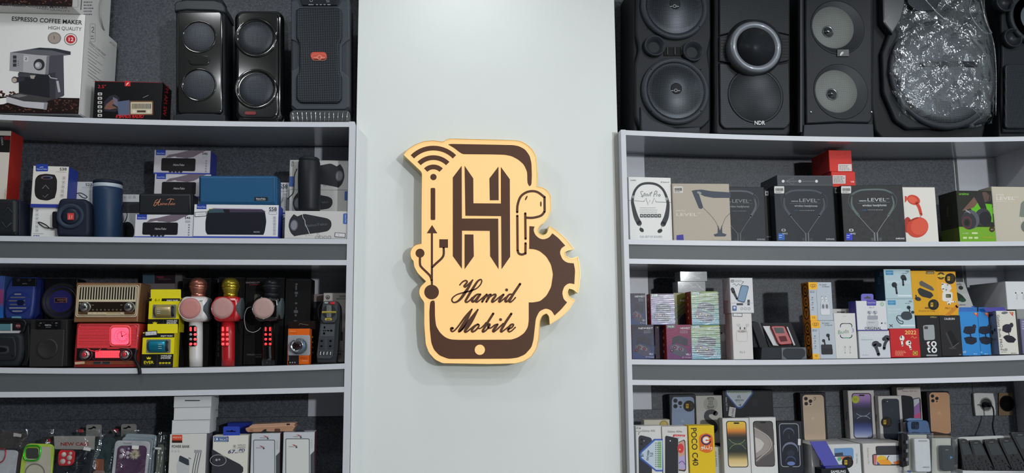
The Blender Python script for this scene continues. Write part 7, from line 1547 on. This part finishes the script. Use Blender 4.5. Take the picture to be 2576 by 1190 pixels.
for x, y in ((1699, 1008), (1711, 1014), (1699, 1022)): t.ell(x, y, 5.4, None, (44, 46, 54)).ell(x, y, 3, None, (20, 20, 26))
t.ell(1712, 1024, 2.4, None, (60, 62, 70)); apple(t, 1717, 1059, 6, (164, 176, 198)); seal(t, 1733, 1021.5, 14); t.done()
t = carton('phone_box', 'cream phone carton with large letter S and round sticker in the rear row', 'box', 1752, 1818, 995, .215, .035, 'R5', mat((190, 188, 182), .5), zb=sup2.top+.0004)
t.ell(1787.5, 1016, 18, None, (168, 168, 162)).line([(1782, 1004), (1780, 1004), (1780, 1001), (1795, 1001), (1795, 1005)], 1.8, (50, 50, 52)).line([(1780, 1021), (1780, 1024), (1795, 1024), (1795, 1021)], 1.8, (50, 50, 52))
for a in range(3):
    for b in range(4): t.ell(1783.5+a*4, 1006+b*4.2, 1.2, None, (40, 40, 42), n=8)
t.fine(1780, 1026, 1795, 1029, (60, 60, 62), 1, 2).line([(1800, 1040, 12), (1791, 1036, 12), (1780, 1039, 12), (1777, 1049, 12), (1784, 1058, 13), (1796, 1066, 12), (1799, 1078, 12), (1790, 1087, 12), (1776, 1085, 12)], 12, (66, 68, 72), smooth=6).text('5G', 1803, 1117, 1811, 3.6, (110, 110, 112)).done()
t = carton('phone_box', 'black Galaxy phone carton lying sideways with blue edged triangular sticker', 'box', 1818, 1945, 981, .212, .045, 'R5', mat((22, 24, 30), .4), zb=sup3.top+.0004)
t.text('Galaxy S23 Ultra', 1825, 999, 1827, 4, (200, 204, 210), y1=1034)
TRI = [(1825.5, 981), (1893, 981), (1894, 991), (1869, 1025), (1864, 1028), (1856, 1028), (1851, 1024), (1825, 992)]
t.poly(TRI, (62, 86, 150)).poly([(1828, 982), (1890, 982), (1890.5, 990), (1867, 1021), (1862, 1024), (1857, 1024), (1853, 1021), (1828.5, 991)], (190, 198, 206)).rect(1829, 983, 1890, 989, (160, 180, 160)); t.fine(1831, 984, 1888, 988, (70, 76, 84), 2, 2)
t.text('ABAN DIGI', 1849, 1008.5, 1871, 4, (50, 54, 62), bold=True).text('18', 1857, 1022, 1864, 6, (50, 54, 62), bold=True).line([(1856, 1001), (1856, 996), (1859, 994), (1859, 1001), (1862, 994), (1862, 1001)], 1.4, (50, 54, 62)).fine(1851, 1010, 1869, 1012, (90, 94, 100), 1)
t.poly([(1835, 1023), (1851, 1026), (1848, 1050), (1832, 1046)], (206, 206, 204)).text('256|12', 1843, 1027, 1840, 4.4, (50, 50, 54), y1=1047, bold=True); t.rect(1891, 1004, 1905, 1022, (32, 34, 42)); t.done()
t = carton('phone_box', 'cream phone carton with gold round sticker behind the Galaxy A05 carton', 'box', 1622, 1687, 1056, .1, .04, 'R5', mat((186, 182, 166), .5)); t.ell(1670, 1069, 11.5, None, (150, 130, 70)).ell(1670, 1069, 8, None, (176, 156, 90)).done()
t = carton('phone_box', 'white Galaxy A05 phone carton with blue edged sticker at the post end', 'box', 1601, 1665, 1072, .03, .045, 'R5', mat((206, 206, 204), .5))
t.text('Galaxy A05', 1615, 1086, 1648, 4.8, (70, 72, 76)).line([(1601, 1079), (1604, 1074)], 1, (50, 52, 56)).text('138', 1602, 1080, 1612, 5, (50, 52, 56)).line([(1600, 1085), (1615, 1085)], .9, (60, 62, 66)).line([(1607, 1094), (1606, 1089), (1610, 1088)], 1.2, (50, 52, 56))
t.poly(refine([(1606, 1100), (1609, 1096), (1614, 1095), (1637, 1101), (1640, 1106), (1640, 1200), (1607, 1200)]), (52, 54, 62)).ell(1614, 1106, 3, None, (24, 24, 28)).ell(1614, 1117, 3, None, (24, 24, 28)).ell(1620, 1109, 1.4, None, (170, 172, 176))
t.poly([(1645, 1104), (1667, 1104), (1668, 1186), (1650, 1186), (1610, 1154), (1608, 1143), (1612, 1135)], (62, 92, 168)).poly([(1648, 1108), (1666, 1108), (1666, 1182), (1651, 1182), (1614, 1152), (1612, 1144), (1615, 1138)], (186, 200, 214)).rect(1647, 1110, 1654, 1178, (190, 206, 200)).rect(1655, 1110, 1664, 1178, (150, 190, 140))
for k in range(4): t.fine(1648+k*4, 1112, 1650.5+k*4, 1176, (80, 90, 100), 12, k)
t.text('ABAN DIGI', 1629, 1132, 1626, 5, (50, 54, 62), y1=1158, bold=True).text('18', 1613, 1140, 1612.5, 6.5, (50, 54, 62), y1=1149, bold=True).line([(1635, 1140), (1642, 1140), (1643, 1143), (1635, 1144), (1643, 1147), (1635, 1148)], 1.4, (50, 54, 62)).done()
t = carton('phone_box', 'white Galaxy A04e phone carton with printed black phone and red store label', 'box', 1667, 1731, 1073, .03, .045, 'R5', mat((206, 204, 200), .5))
t.text('Galaxy A04e', 1679, 1088, 1716, 4.8, (60, 62, 66)).poly([(1694, 1093), (1724, 1094), (1722, 1099), (1692, 1099)], (188, 44, 50)).text('Jahangir', 1696, 1098.6, 1721, 4, (240, 220, 220), shear=.2).text('128GB', 1694, 1104, 1708, 3, (60, 62, 66))
t.poly(refine([(1673, 1103), (1673, 1099), (1676, 1096), (1704, 1102), (1706, 1105), (1706, 1200), (1673, 1200)]), (42, 43, 48)).ell(1686, 1109, 1.6, None, (214, 216, 220)).poly(refine([(1707, 1112), (1720, 1106), (1724, 1109), (1726, 1182), (1722, 1186), (1707, 1184)]), (44, 44, 50)).poly(refine([(1707, 1114), (1719, 1108), (1722, 1111), (1724, 1180), (1720, 1183), (1707, 1181)]), (196, 150, 130)).poly(ell(1712, 1128, 8, 12), (200, 60, 64)).poly([(1707, 1150), (1722, 1144), (1724, 1180), (1708, 1180)], (170, 160, 200)).ell(1710, 1131, 2, None, (220, 190, 100)).line([(1708, 1165), (1716, 1160), (1723, 1168)], 2, (110, 80, 150), smooth=3).done()
t = carton('phone_box', 'yellow POCO C40 phone carton with orange store badge', 'box', 1734, 1799, 1071, .028, .05, 'R5', mat((218, 184, 28), .45))
t.text('POCO C40', 1738, 1076, 1743, 14, (60, 52, 34), y1=1172, bold=True)
t.poly(refine([(1758, 1100), (1762, 1094), (1768, 1092), (1776, 1089), (1784, 1092), (1790, 1095), (1793, 1101), (1794, 1124), (1792, 1134), (1786, 1138), (1777, 1140), (1768, 1137), (1760, 1133)]), (214, 104, 34)).line([(1786, 1099), (1781, 1095.5), (1773, 1095.5), (1766, 1101), (1765, 1108), (1768, 1115), (1775, 1118), (1783, 1116), (1787, 1111)], 3.6, (52, 44, 90), smooth=4).line([(1776, 1107), (1788, 1107)], 3.4, (214, 60, 34)).ell(1776, 1107, 8, None, (226, 222, 216)).line([(1776, 1107.5), (1787, 1107.5)], 3, (214, 90, 40))
for P in ([(1763, 1128), (1766, 1124), (1768, 1129), (1764, 1131)], [(1769, 1124), (1769, 1129)], [(1772, 1121), (1772, 1129), (1776, 1129)], [(1776, 1124), (1778, 1129), (1784, 1129)], [(1784, 1121), (1784, 1129)], [(1787, 1127), (1790, 1125), (1790, 1130), (1786, 1132)]): t.line(P, 1.6, (238, 228, 214), smooth=3)
t.done()
def phone_front(label, xl, xr, yt, Y, m, scr, stops, zb=None, dep=.03, seg_=None, rim=(30, 30, 32), shelf='R5', island=True):
    t = carton('phone_box', label, 'box', xl, xr, yt, Y, dep, shelf, m, zb=zb, group=PB)
    x0, y0, x1, y1 = scr; sk = lambda x, y: (x+(y-y0)*.05, y)
    ol = [sk(*p) for p in rr(x0, y0, x1, y1, 7, 4)]; t.poly(ol, rim)
    t.pgrad([sk(*p) for p in rr(x0+2, y0+2, x1-2, y1-2, 5.6, 4)], stops, y0, y1)
    if island: cx = (x0+x1)/2; t.rrect(cx-6, y0+3.6, cx+8, y0+7.4, 1.8, (22, 22, 24))
    return t
G = (34, 38, 36)
t = phone_front('white phone carton with gold and black wallpaper in the middle front row', 1820, 1887, 1052, .09, mat((204, 204, 202), .45), (1826, 1059, 1877, 1176), [(0, (214, 190, 70)), (.14, (222, 170, 60)), (.22, (206, 120, 50)), (.3, (90, 70, 46)), (.36, (46, 46, 42)), (.48, (52, 66, 62)), (.56, (44, 54, 50)), (.66, (46, 50, 44)), (.74, (110, 100, 70)), (.84, (206, 180, 120)), (1, (226, 206, 160))])
t.line([(1834, 1105), (1842, 1113), (1854, 1117), (1866, 1114), (1874, 1106)], 1, (150, 150, 96), smooth=4).line([(1835, 1130), (1843, 1121), (1855, 1117), (1867, 1120), (1876, 1130)], 1, (140, 140, 90), smooth=4).done()
t = phone_front('white phone carton with silver grey swirl wallpaper beside the gold one', 1888, 1955, 1050, .09, mat((204, 204, 202), .45), (1893.5, 1059, 1944, 1174), [(0, (70, 66, 64)), (.2, (110, 102, 98)), (.5, (128, 118, 112)), (1, (96, 90, 88))])
t.poly(refine([(1897, 1064), (1906, 1061), (1940, 1063), (1946, 1080), (1948, 1120), (1938, 1100), (1918, 1085), (1902, 1074)]), (74, 70, 70)).poly(refine([(1948, 1130), (1950, 1165), (1944, 1172), (1906, 1173), (1902, 1166), (1918, 1152), (1938, 1140)]), (84, 80, 80)).poly(refine([(1898, 1078), (1914, 1088), (1930, 1098), (1938, 1112), (1936, 1128), (1920, 1142), (1902, 1152), (1900, 1110)]), (150, 142, 138)).poly(refine([(1899, 1100), (1914, 1106), (1922, 1116), (1916, 1130), (1902, 1140)]), (190, 184, 180)).line([(1897, 1076), (1914, 1086), (1931, 1097), (1940, 1114), (1936, 1130), (1918, 1146), (1902, 1160)], 1.2, (206, 198, 192), smooth=5).rrect(1912, 1061, 1926, 1065, 1.8, (26, 26, 28)).done()
t = carton('phone_box', 'black phone carton with silver outlined phone and planet wallpaper', 'box', 1957, 2020, 1060, .1, .03, 'R5', mat((36, 38, 46), .42), group=PB)
sk = lambda x, y: (x+(y-1066)*.05, y)
ol = [sk(*p) for p in rr(1960, 1066, 2008, 1174, 7, 4)]; t.poly(ol, (26, 30, 42)).line(ol, 1.6, (160, 164, 170), closed=True)
for cx, cy, r_, c, e in ((1984, 1090, 14, (84, 92, 112), (28, 32, 44)), (1988, 1132, 20, (110, 118, 138), (26, 30, 42)), (1989, 1160, 13, (60, 74, 110), (28, 32, 44))):
    t.poly(ell(cx, cy, r_), c).poly(ell(cx, cy+r_*.22, r_*.95), e)
t.ell(1989, 1140, 10, 8, (40, 46, 62)).line([(1984, 1094), (1985, 1104)], .7, (90, 98, 120)).poly(ell(1990, 1166, 10, 5), (100, 120, 170)).rrect(2007, 1104, 2014, 1120, 1, (206, 206, 208)).done()
# boxes lying on their side carry the rear phones
ra = carton('phone_box', 'white phone carton lying sideways behind the blue display stand', 'box', 2042, 2166, 1118, .085, .16, 'R5', mat((200, 200, 200), .5), group='sideways phone cartons')
ra.ell(2049, 1129, 3.6, None, (196, 60, 50)).poly(refine([(2098, 1128), (2143, 1126), (2147, 1130), (2147, 1155), (2143, 1158), (2100, 1158)]), (104, 144, 190)).poly([(2100, 1140), (2120, 1138), (2121, 1146), (2100, 1147)], (60, 66, 80)).poly(refine([(2062, 1148), (2140, 1146), (2144, 1150), (2142, 1170), (2062, 1172)]), (40, 42, 50)).poly([(2064, 1150), (2140, 1148), (2140, 1168), (2064, 1170)], (200, 206, 206)).poly([(2106, 1150), (2140, 1148), (2140, 1155), (2120, 1158)], (206, 110, 70)).ell(2111, 1155, 5, None, (90, 170, 140)).text('Redmi 10C', 2157, 1166, 2157, 3.6, (120, 120, 122), y1=1140); seal(ra, 2132, 1163, 14.5); ra.done()
rb_ = carton('phone_box', 'white phone carton lying sideways with lemon and orange wallpaper', 'box', 2172, 2285, 1115, .085, .16, 'R5', mat((196, 194, 190), .5), group='sideways phone cartons')
rb_.text('Redmi Note 11 Pro', 2181, 1127, 2183, 4, (120, 118, 116), y1=1168).poly(refine([(2202, 1125), (2205, 1122), (2274, 1121), (2275, 1142), (2204, 1144)]), (54, 56, 62)).rrect(2255, 1124, 2274, 1134, 2, (34, 34, 40)).ell(2260, 1129, 2.6, None, (20, 20, 24)).poly(refine([(2194, 1145), (2198, 1142), (2270, 1142), (2272, 1146), (2272, 1168), (2268, 1171), (2199, 1171), (2195, 1168)]), (50, 48, 52)).poly([(2197, 1145), (2269, 1144), (2270, 1167), (2198, 1169)], (196, 198, 206)).poly([(2197, 1145), (2206, 1145), (2204, 1169), (2198, 1169)], (190, 110, 110)).poly(ell(2218, 1156, 13, 10), (214, 176, 60)).poly([(2210, 1158), (2232, 1154), (2244, 1166), (2240, 1169), (2212, 1169)], (222, 150, 50)).poly([(2206, 1160), (2214, 1168), (2206, 1169)], (80, 90, 150)).line([(2232, 1157), (2233, 1151), (2236, 1147)], 1.8, (20, 20, 24), smooth=3).poly([(2246, 1162), (2268, 1156), (2270, 1167), (2250, 1168)], (206, 120, 70)).poly(ell(2262, 1148, 5), (150, 170, 206)).done()
def phone_back(label, xl, xr, yt, Y, zb, ph, col, lens):
    t = carton('phone_box', label, 'box', xl, xr, yt, Y, .03, 'R5', mat((30, 30, 34), .42), zb=zb, group='black cartons with gold phones')
    x0, y0, x1, y1 = ph; sk = lambda x, y: (x+(y-y0)*.05, y)
    t.poly([sk(*p) for p in rr(x0, y0, x1, y1, 8, 4)], col); t.line([sk(*p) for p in rr(x0, y0, x1, y1, 8, 4)], .9, tuple(min(255, int(v*1.15)) for v in col), closed=True)
    s = (x1-x0)/58; t.rrect(x0+2, y0+2, x0+2+27*s, y0+2+30*s, 7, tuple(int(v*1.05) for v in col))
    for x, y in ((9, 10), (22, 17), (10, 24)): t.ell(x0+x*s, y0+y*s, 5.2*s, None, (40, 36, 36)).ell(x0+x*s, y0+y*s, 3*s, None, (18, 16, 18))
    t.ell(x0+22*s, y0+26*s, 2.2*s, None, (40, 36, 36)); apple(t, x0+29*s, (y0+y1)/2, 6, tuple(int(v*1.08) for v in col))
    if lens: t.line([(x1-24, y0+8), (x1-21, y0+5), (x1-19, y0+9), (x1-24, y0+14)], 1, (60, 52, 48), smooth=3)
    return t.done()
phone_back('black phone carton with printed gold phone, standing on the left sideways carton', 2015, 2080, 988, .226, ra.top+.0004, (2019, 994, 2071, 1110), (196, 174, 150), True)
t = phone_front('white phone carton with purple wallpaper and lime seal in the rear row', 2136, 2202, 982, .218, mat((200, 196, 194), .5), (2142, 989, 2191, 1103), [(0, (176, 140, 190)), (.14, (160, 124, 180)), (.26, (84, 72, 116)), (.36, (50, 50, 66)), (.5, (56, 62, 78)), (.62, (40, 44, 66)), (.72, (62, 72, 130)), (.85, (120, 134, 184)), (1, (190, 194, 214))], zb=max(ra.top, rb_.top)+.0006, dep=.035)
t.line([(2154, 1040), (2162, 1045), (2171, 1047), (2180, 1045), (2188, 1038)], .9, (190, 194, 206), smooth=4).line([(2156, 1053), (2164, 1048), (2172, 1047), (2181, 1048), (2189, 1054)], .9, (190, 194, 206), smooth=4)
for k in range(14): a = k*math.pi/7; t.ell(2152+8*math.cos(a), 1005+8*math.sin(a), 2, None, (176, 184, 60), n=8)
t.ell(2152, 1005, 8.4, None, (176, 184, 60)).fine(2147, 1002, 2158, 1008, (110, 116, 50), 2, 3).face('L').text('iPhone', 2132, 1056, 2133, 4.6, (70, 68, 70), y1=1036); t.done()
t = carton('phone_box', 'white phone carton with printed black phone back and round seal, beside the purple one', 'box', 2212, 2271, 996, .195, .03, 'R5', mat((202, 200, 196), .5), zb=rb_.top+.0006, group=PB)
t.poly([(x+(y-1003)*.06, y) for x, y in rr(2217, 1003, 2261, 1104, 7, 4)], (46, 52, 64)).ell(2224, 1011, 2.6, None, (20, 22, 28)).ell(2232, 1010, 1.2, None, (206, 206, 206)); apple(t, 2243, 1032, 5, (54, 60, 72)); seal(t, 2230, 1062, 14); t.face('L').text('iPhone', 2206, 1060, 2206.5, 4, (70, 68, 70), y1=1042); t.done()
t = carton('phone_box', 'white Galaxy phone carton with dark phone and pink wallpaper, tallest in the rear row', 'box', 2260, 2320, 974, .226, .035, 'R5', mat((196, 186, 182), .5), zb=rb_.top+.0006, group=PB)
t.text('Galaxy A53 5G', 2269, 986, 2307, 4.4, (96, 90, 90)).line([(2259, 981), (2262, 977), (2263, 982), (2267, 976), (2268, 981), (2273, 976)], 1.2, (50, 46, 46), smooth=2).poly(refine([(2296, 1003), (2312, 1000), (2316, 1004), (2318, 1060), (2300, 1060)]), (50, 48, 54)).poly([(2298, 1005), (2312, 1002), (2315, 1052), (2301, 1056)], (190, 194, 204)).poly([(2299, 1024), (2313, 1012), (2315, 1056), (2300, 1060)], (150, 110, 170)).poly([(2299, 1046), (2315, 1036), (2316, 1060), (2301, 1060)], (196, 84, 130)).done()
t.prism('dark_phone_print', refine([(2266, 996), (2270, 994), (2292, 997), (2296, 1002), (2299, 1058), (2270, 1062)]), -.0014, .0, mat((28, 31, 38), .35), label='printed dark phone')
sup4 = carton('phone_box', 'plain dark phone carton hidden behind the clear boxed handsets', 'box', 2290, 2396, 1094, .13, .12, 'R5', mat((40, 40, 44), .5)); sup4.done()
phone_back('black phone carton with printed gold phone, rightmost by the wall socket', 2334, 2391, 985, .226, sup4.top+.0004, (2338, 988, 2387, 1090), (196, 152, 116), False)
t = Thing('smartphone', 'blue smartphone in a case leaning in front of the Galaxy carton', 'phone', 2312, 1075, .15, sup4.top+.0008, tilt=.15)
t.prism('case_back', refine([(2282, 1063), (2288, 1058), (2330, 1057), (2336, 1062), (2342, t.yb()), (2286, t.yb())]), 0, .012, mat((40, 84, 134), .4), bev=.002, smooth=True)
cm = t.prism('camera_island', rr(2293, 1061, 2311, 1080, 4), -.003, 0, mat((24, 44, 74), .35), bev=.0008)
for x, y in ((2298, 1066), (2306, 1066), (2298, 1074)): t.lathe('lens', x, y, [(0, -.0042), (2.6, -.004), (3, -.002)], BLKG, seg=14, parent=cm)
t.prism('case_lip', refine([(2280, 1057), (2288, 1051), (2318, 1052), (2326, 1058), (2290, 1060)]), .004, .016, mat((84, 118, 160), .35), bev=.001)
# blue display stand with black plinth
t = Thing('display_stand', 'blue slanted phone display stand with black SAMSUNG plinth', 'display stand', 2095, 1170, .03, on('R5', 2095, .03))
yb = t.yb()
V = [t.pl.P(*t.pl.uv(*p), d) for p, d in (((2055, 1116), .05), ((2096, 1114), .05), ((2112, 1170), .004), ((2074, 1173), .004), ((2055, 1116), .0525), ((2096, 1114), .0525), ((2112, 1170), .0065), ((2074, 1173), .0065))]
t.add('slanted_panel', V, [(3, 2, 1, 0), (4, 5, 6, 7), (0, 1, 5, 4), (1, 2, 6, 5), (2, 3, 7, 6), (3, 0, 4, 7)], mat((44, 46, 150), .4, name='blue acrylic'))
t.prism('foot_lip', [(2072, 1173), (2122, 1171), (2124, 1177), (2072, 1178)], -.012, .02, mat((36, 38, 130), .4), bev=.001)
t.prism('plinth', [(2060, 1178), (2126, 1175), (2136, 1196), (2137, yb), (2061, yb)], -.015, .03, BLK, bev=.002)
t.raise_to(.0153).text('SAMSUNG', 2090, 1190, 2128, 6.4, (214, 216, 218), y1=1189, bold=True).done()
# handsets in clear plastic boxes
CLB = film_mat('clear plastic box', opac=.06, rough=.05, bscale=6, bstr=.05)
def clearbox(label, xl, xr, yt, Y, inner):
    t = Thing('handset_box', label, 'phone box', (xl+xr)/2, 1140, Y, on('R5', (xl+xr)/2, Y), group='handsets in clear boxes')
    yb = t.yb(); t.prism('backing_card', rect(xl+6, yt+6, xr-2, yb), .03, .034, mat((200, 196, 184), .5)); t.prism('clear_cover', rect(xl, yt, xr, yb), -.003, .05, CLB)
    t.prism('top_edge', rect(xl, yt, xr, yt+1.2), -.0035, .05, SLEEVE)
    return t
t = clearbox('white flip handset in a clear plastic box at the bottom right', 2281, 2347, 1090, .045, 0)
t.prism('side_card', [(2273, 1093), (2286, 1091), (2291, 1100), (2292, 1172), (2276, 1177)], .012, .03, mat((30, 30, 34), .5))
hs = t.prism('white_handset', [(x+(y-1104)*.05, y) for x, y in rr(2301, 1104, 2341, 1188, 5, 4)], .004, .022, mat((206, 208, 210), .35), bev=.003, smooth=True)
t.prism('speaker_slot', rr(2312, 1108, 2334, 1111, 1.4), .003, .006, mat((150, 152, 154), .4), parent=hs); t.raise_to(-.0037).text('SAMSUNG', 2321, 1177, 2338, 3, (90, 92, 96)).flush('lettering'); t.face('F')
for k in range(3): t.rect(2279, 1108+k*22, 2285, 1116+k*22, (120, 122, 126))
t.pl = Plane(t.front.P(0, 0, .0115), t.front.ux, t.front.n, t.front.uz); t.poly(ell(2287, 1186, 6, 3, rot=.1), (60, 76, 130)).flush('side_card_print'); t.face('F')
t = clearbox('black bar handset in a clear plastic box beside the white flip handset', 2352, 2408, 1099, .045, 0)
hs = t.prism('black_handset', [(x+(y-1122)*.05, y) for x, y in rr(2371, 1122, 2402, 1186, 5, 4)], .006, .022, mat((32, 36, 46), .35), bev=.003, smooth=True)
t.raise_to(-.0057).poly([(2390, 1147), (2397, 1151), (2390, 1155)], (70, 130, 190)).rect(2378, 1131, 2386, 1132.4, (150, 154, 160)).flush('screen_print')
# black keypad phones displayed on a slanted white rack
rk = Thing('phone_rack', 'white slanted rack holding the black keypad phones', 'display stand', 2490, 1150, .07, on('R5', 2480, .07))
yb = rk.yb()
rk.prism('rack_rail', [(2420, 1112), (2430, 1103), (2530, 1099), (2620, 1100), (2620, 1118), (2422, 1120)], .034, .042, mat((190, 192, 192), .5)); rk.prism('rack_panel', [(2424, 1116), (2620, 1114), (2620, yb), (2428, yb)], .036, .04, mat((40, 42, 46), .5)); rk.prism('rack_ledge', [(2420, yb-6), (2620, yb-6), (2620, yb), (2420, yb)], -.004, .034, mat((190, 192, 192), .5))
def keyphone(label, P, d):
    (a, b, c, e) = P
    t = Thing('keypad_phone', label, 'phone', (a[0]+c[0])/2, 1150, .068, rk.org.z+.009, group='black keypad phones')
    q = quad(a, b, c, e); Pq = lambda L: [q(u, v) for u, v in L]
    t.prism('body', refine(Pq([(0, .05), (.1, 0), (.9, 0), (1, .05), (1, .95), (.9, 1), (.1, 1), (0, .95)])), 0, .012, mat((20, 21, 24), .35, coat=.3), bev=.002, smooth=True)
    t.prism('screen', Pq([(.14, .12), (.86, .12), (.86, .44), (.14, .44)]), -.0008, .002, mat((34, 40, 46), .15, coat=1, var=0))
    t.prism('nav_key', refine(Pq([(.3, .5), (.7, .5), (.7, .58), (.3, .58)])), -.0018, .001, mat((44, 46, 50), .4))
    for r_ in range(4):
        for c_ in range(3): t.prism('key', Pq([(.14+.26*c_, .63+.085*r_), (.34+.26*c_, .63+.085*r_), (.34+.26*c_, .68+.085*r_), (.14+.26*c_, .68+.085*r_)]), -.0016, .001, mat((46, 48, 52), .4))
    t.raise_to(.0004).text('NOKIA', *q(.36, .08), q(.64, .08)[0], 1.8, (170, 172, 176)).done(); return t
keyphone('black keypad phone, first on the rack beside the clear boxed handset', [(2411, 1105), (2433, 1104), (2468, 1190), (2428, 1196)], 0)
keyphone('black keypad phone with rounded top, second on the rack', [(2438, 1109), (2467, 1107), (2506, 1192), (2464, 1196)], 0)
keyphone('black keypad phone, third on the rack under the power cable', [(2474, 1107), (2508, 1104), (2550, 1192), (2508, 1196)], 0)
keyphone('black keypad phone, fourth on the rack', [(2511, 1104), (2546, 1101), (2590, 1190), (2552, 1195)], 0)
t = keyphone('black keypad phone at the right photo edge, highest on the rack', [(2541, 1088), (2584, 1086), (2632, 1172), (2590, 1184)], 0)
# wall socket with plug and cable
ws = Thing('wall_socket', 'white wall socket with black plug on the granite above the keypad phones', 'socket', 2473, 1017, BACK-.008, at(2473, 1045, BACK).z)
ws.prism('cover_plate', refine([(2447, 990), (2452, 988), (2496, 989), (2501, 1010), (2503, 1040), (2500, 1045), (2452, 1045), (2449, 1020)]), -.006, .008, mat((206, 206, 204), .4), bev=.002, smooth=True)
ws.lathe('socket_well', 2478, 1017, [(17, -.0065), (15.5, -.0075), (14, -.006), (0, -.0055)], mat((150, 150, 148), .45), seg=30)
ws.lathe('plug', 2474, 1017, [(0, -.038), (4.5, -.037), (6, -.03), (7, -.014), (6.5, -.006)], BLK, seg=20)
ws.tube('cable', [(2476, 1017, -.036), (2484, 1016, -.045), (2493, 1019, -.05), (2499, 1030, -.05), (2500, 1050, -.05), (2497, 1068, -.055), (2500, 1088, -.075), (2507, 1110, -.11)], .0026, BLK)
ho = Thing('cable_outlet', 'round black cable hole in a small tan plate by the right side wall', 'outlet', 2530, 1016, BACK-.004, at(2530, 1045, BACK).z)
ho.prism('tan_plate', rr(2512, 988, 2546, 1045, 3), -.002, .004, mat((120, 100, 78), .5), bev=.001); ho.lathe('black_hole', 2532, 1015, [(20, -.003), (18.5, -.0036), (17, -.0026), (0, -.0022)], mat((8, 8, 9), .6), seg=30)
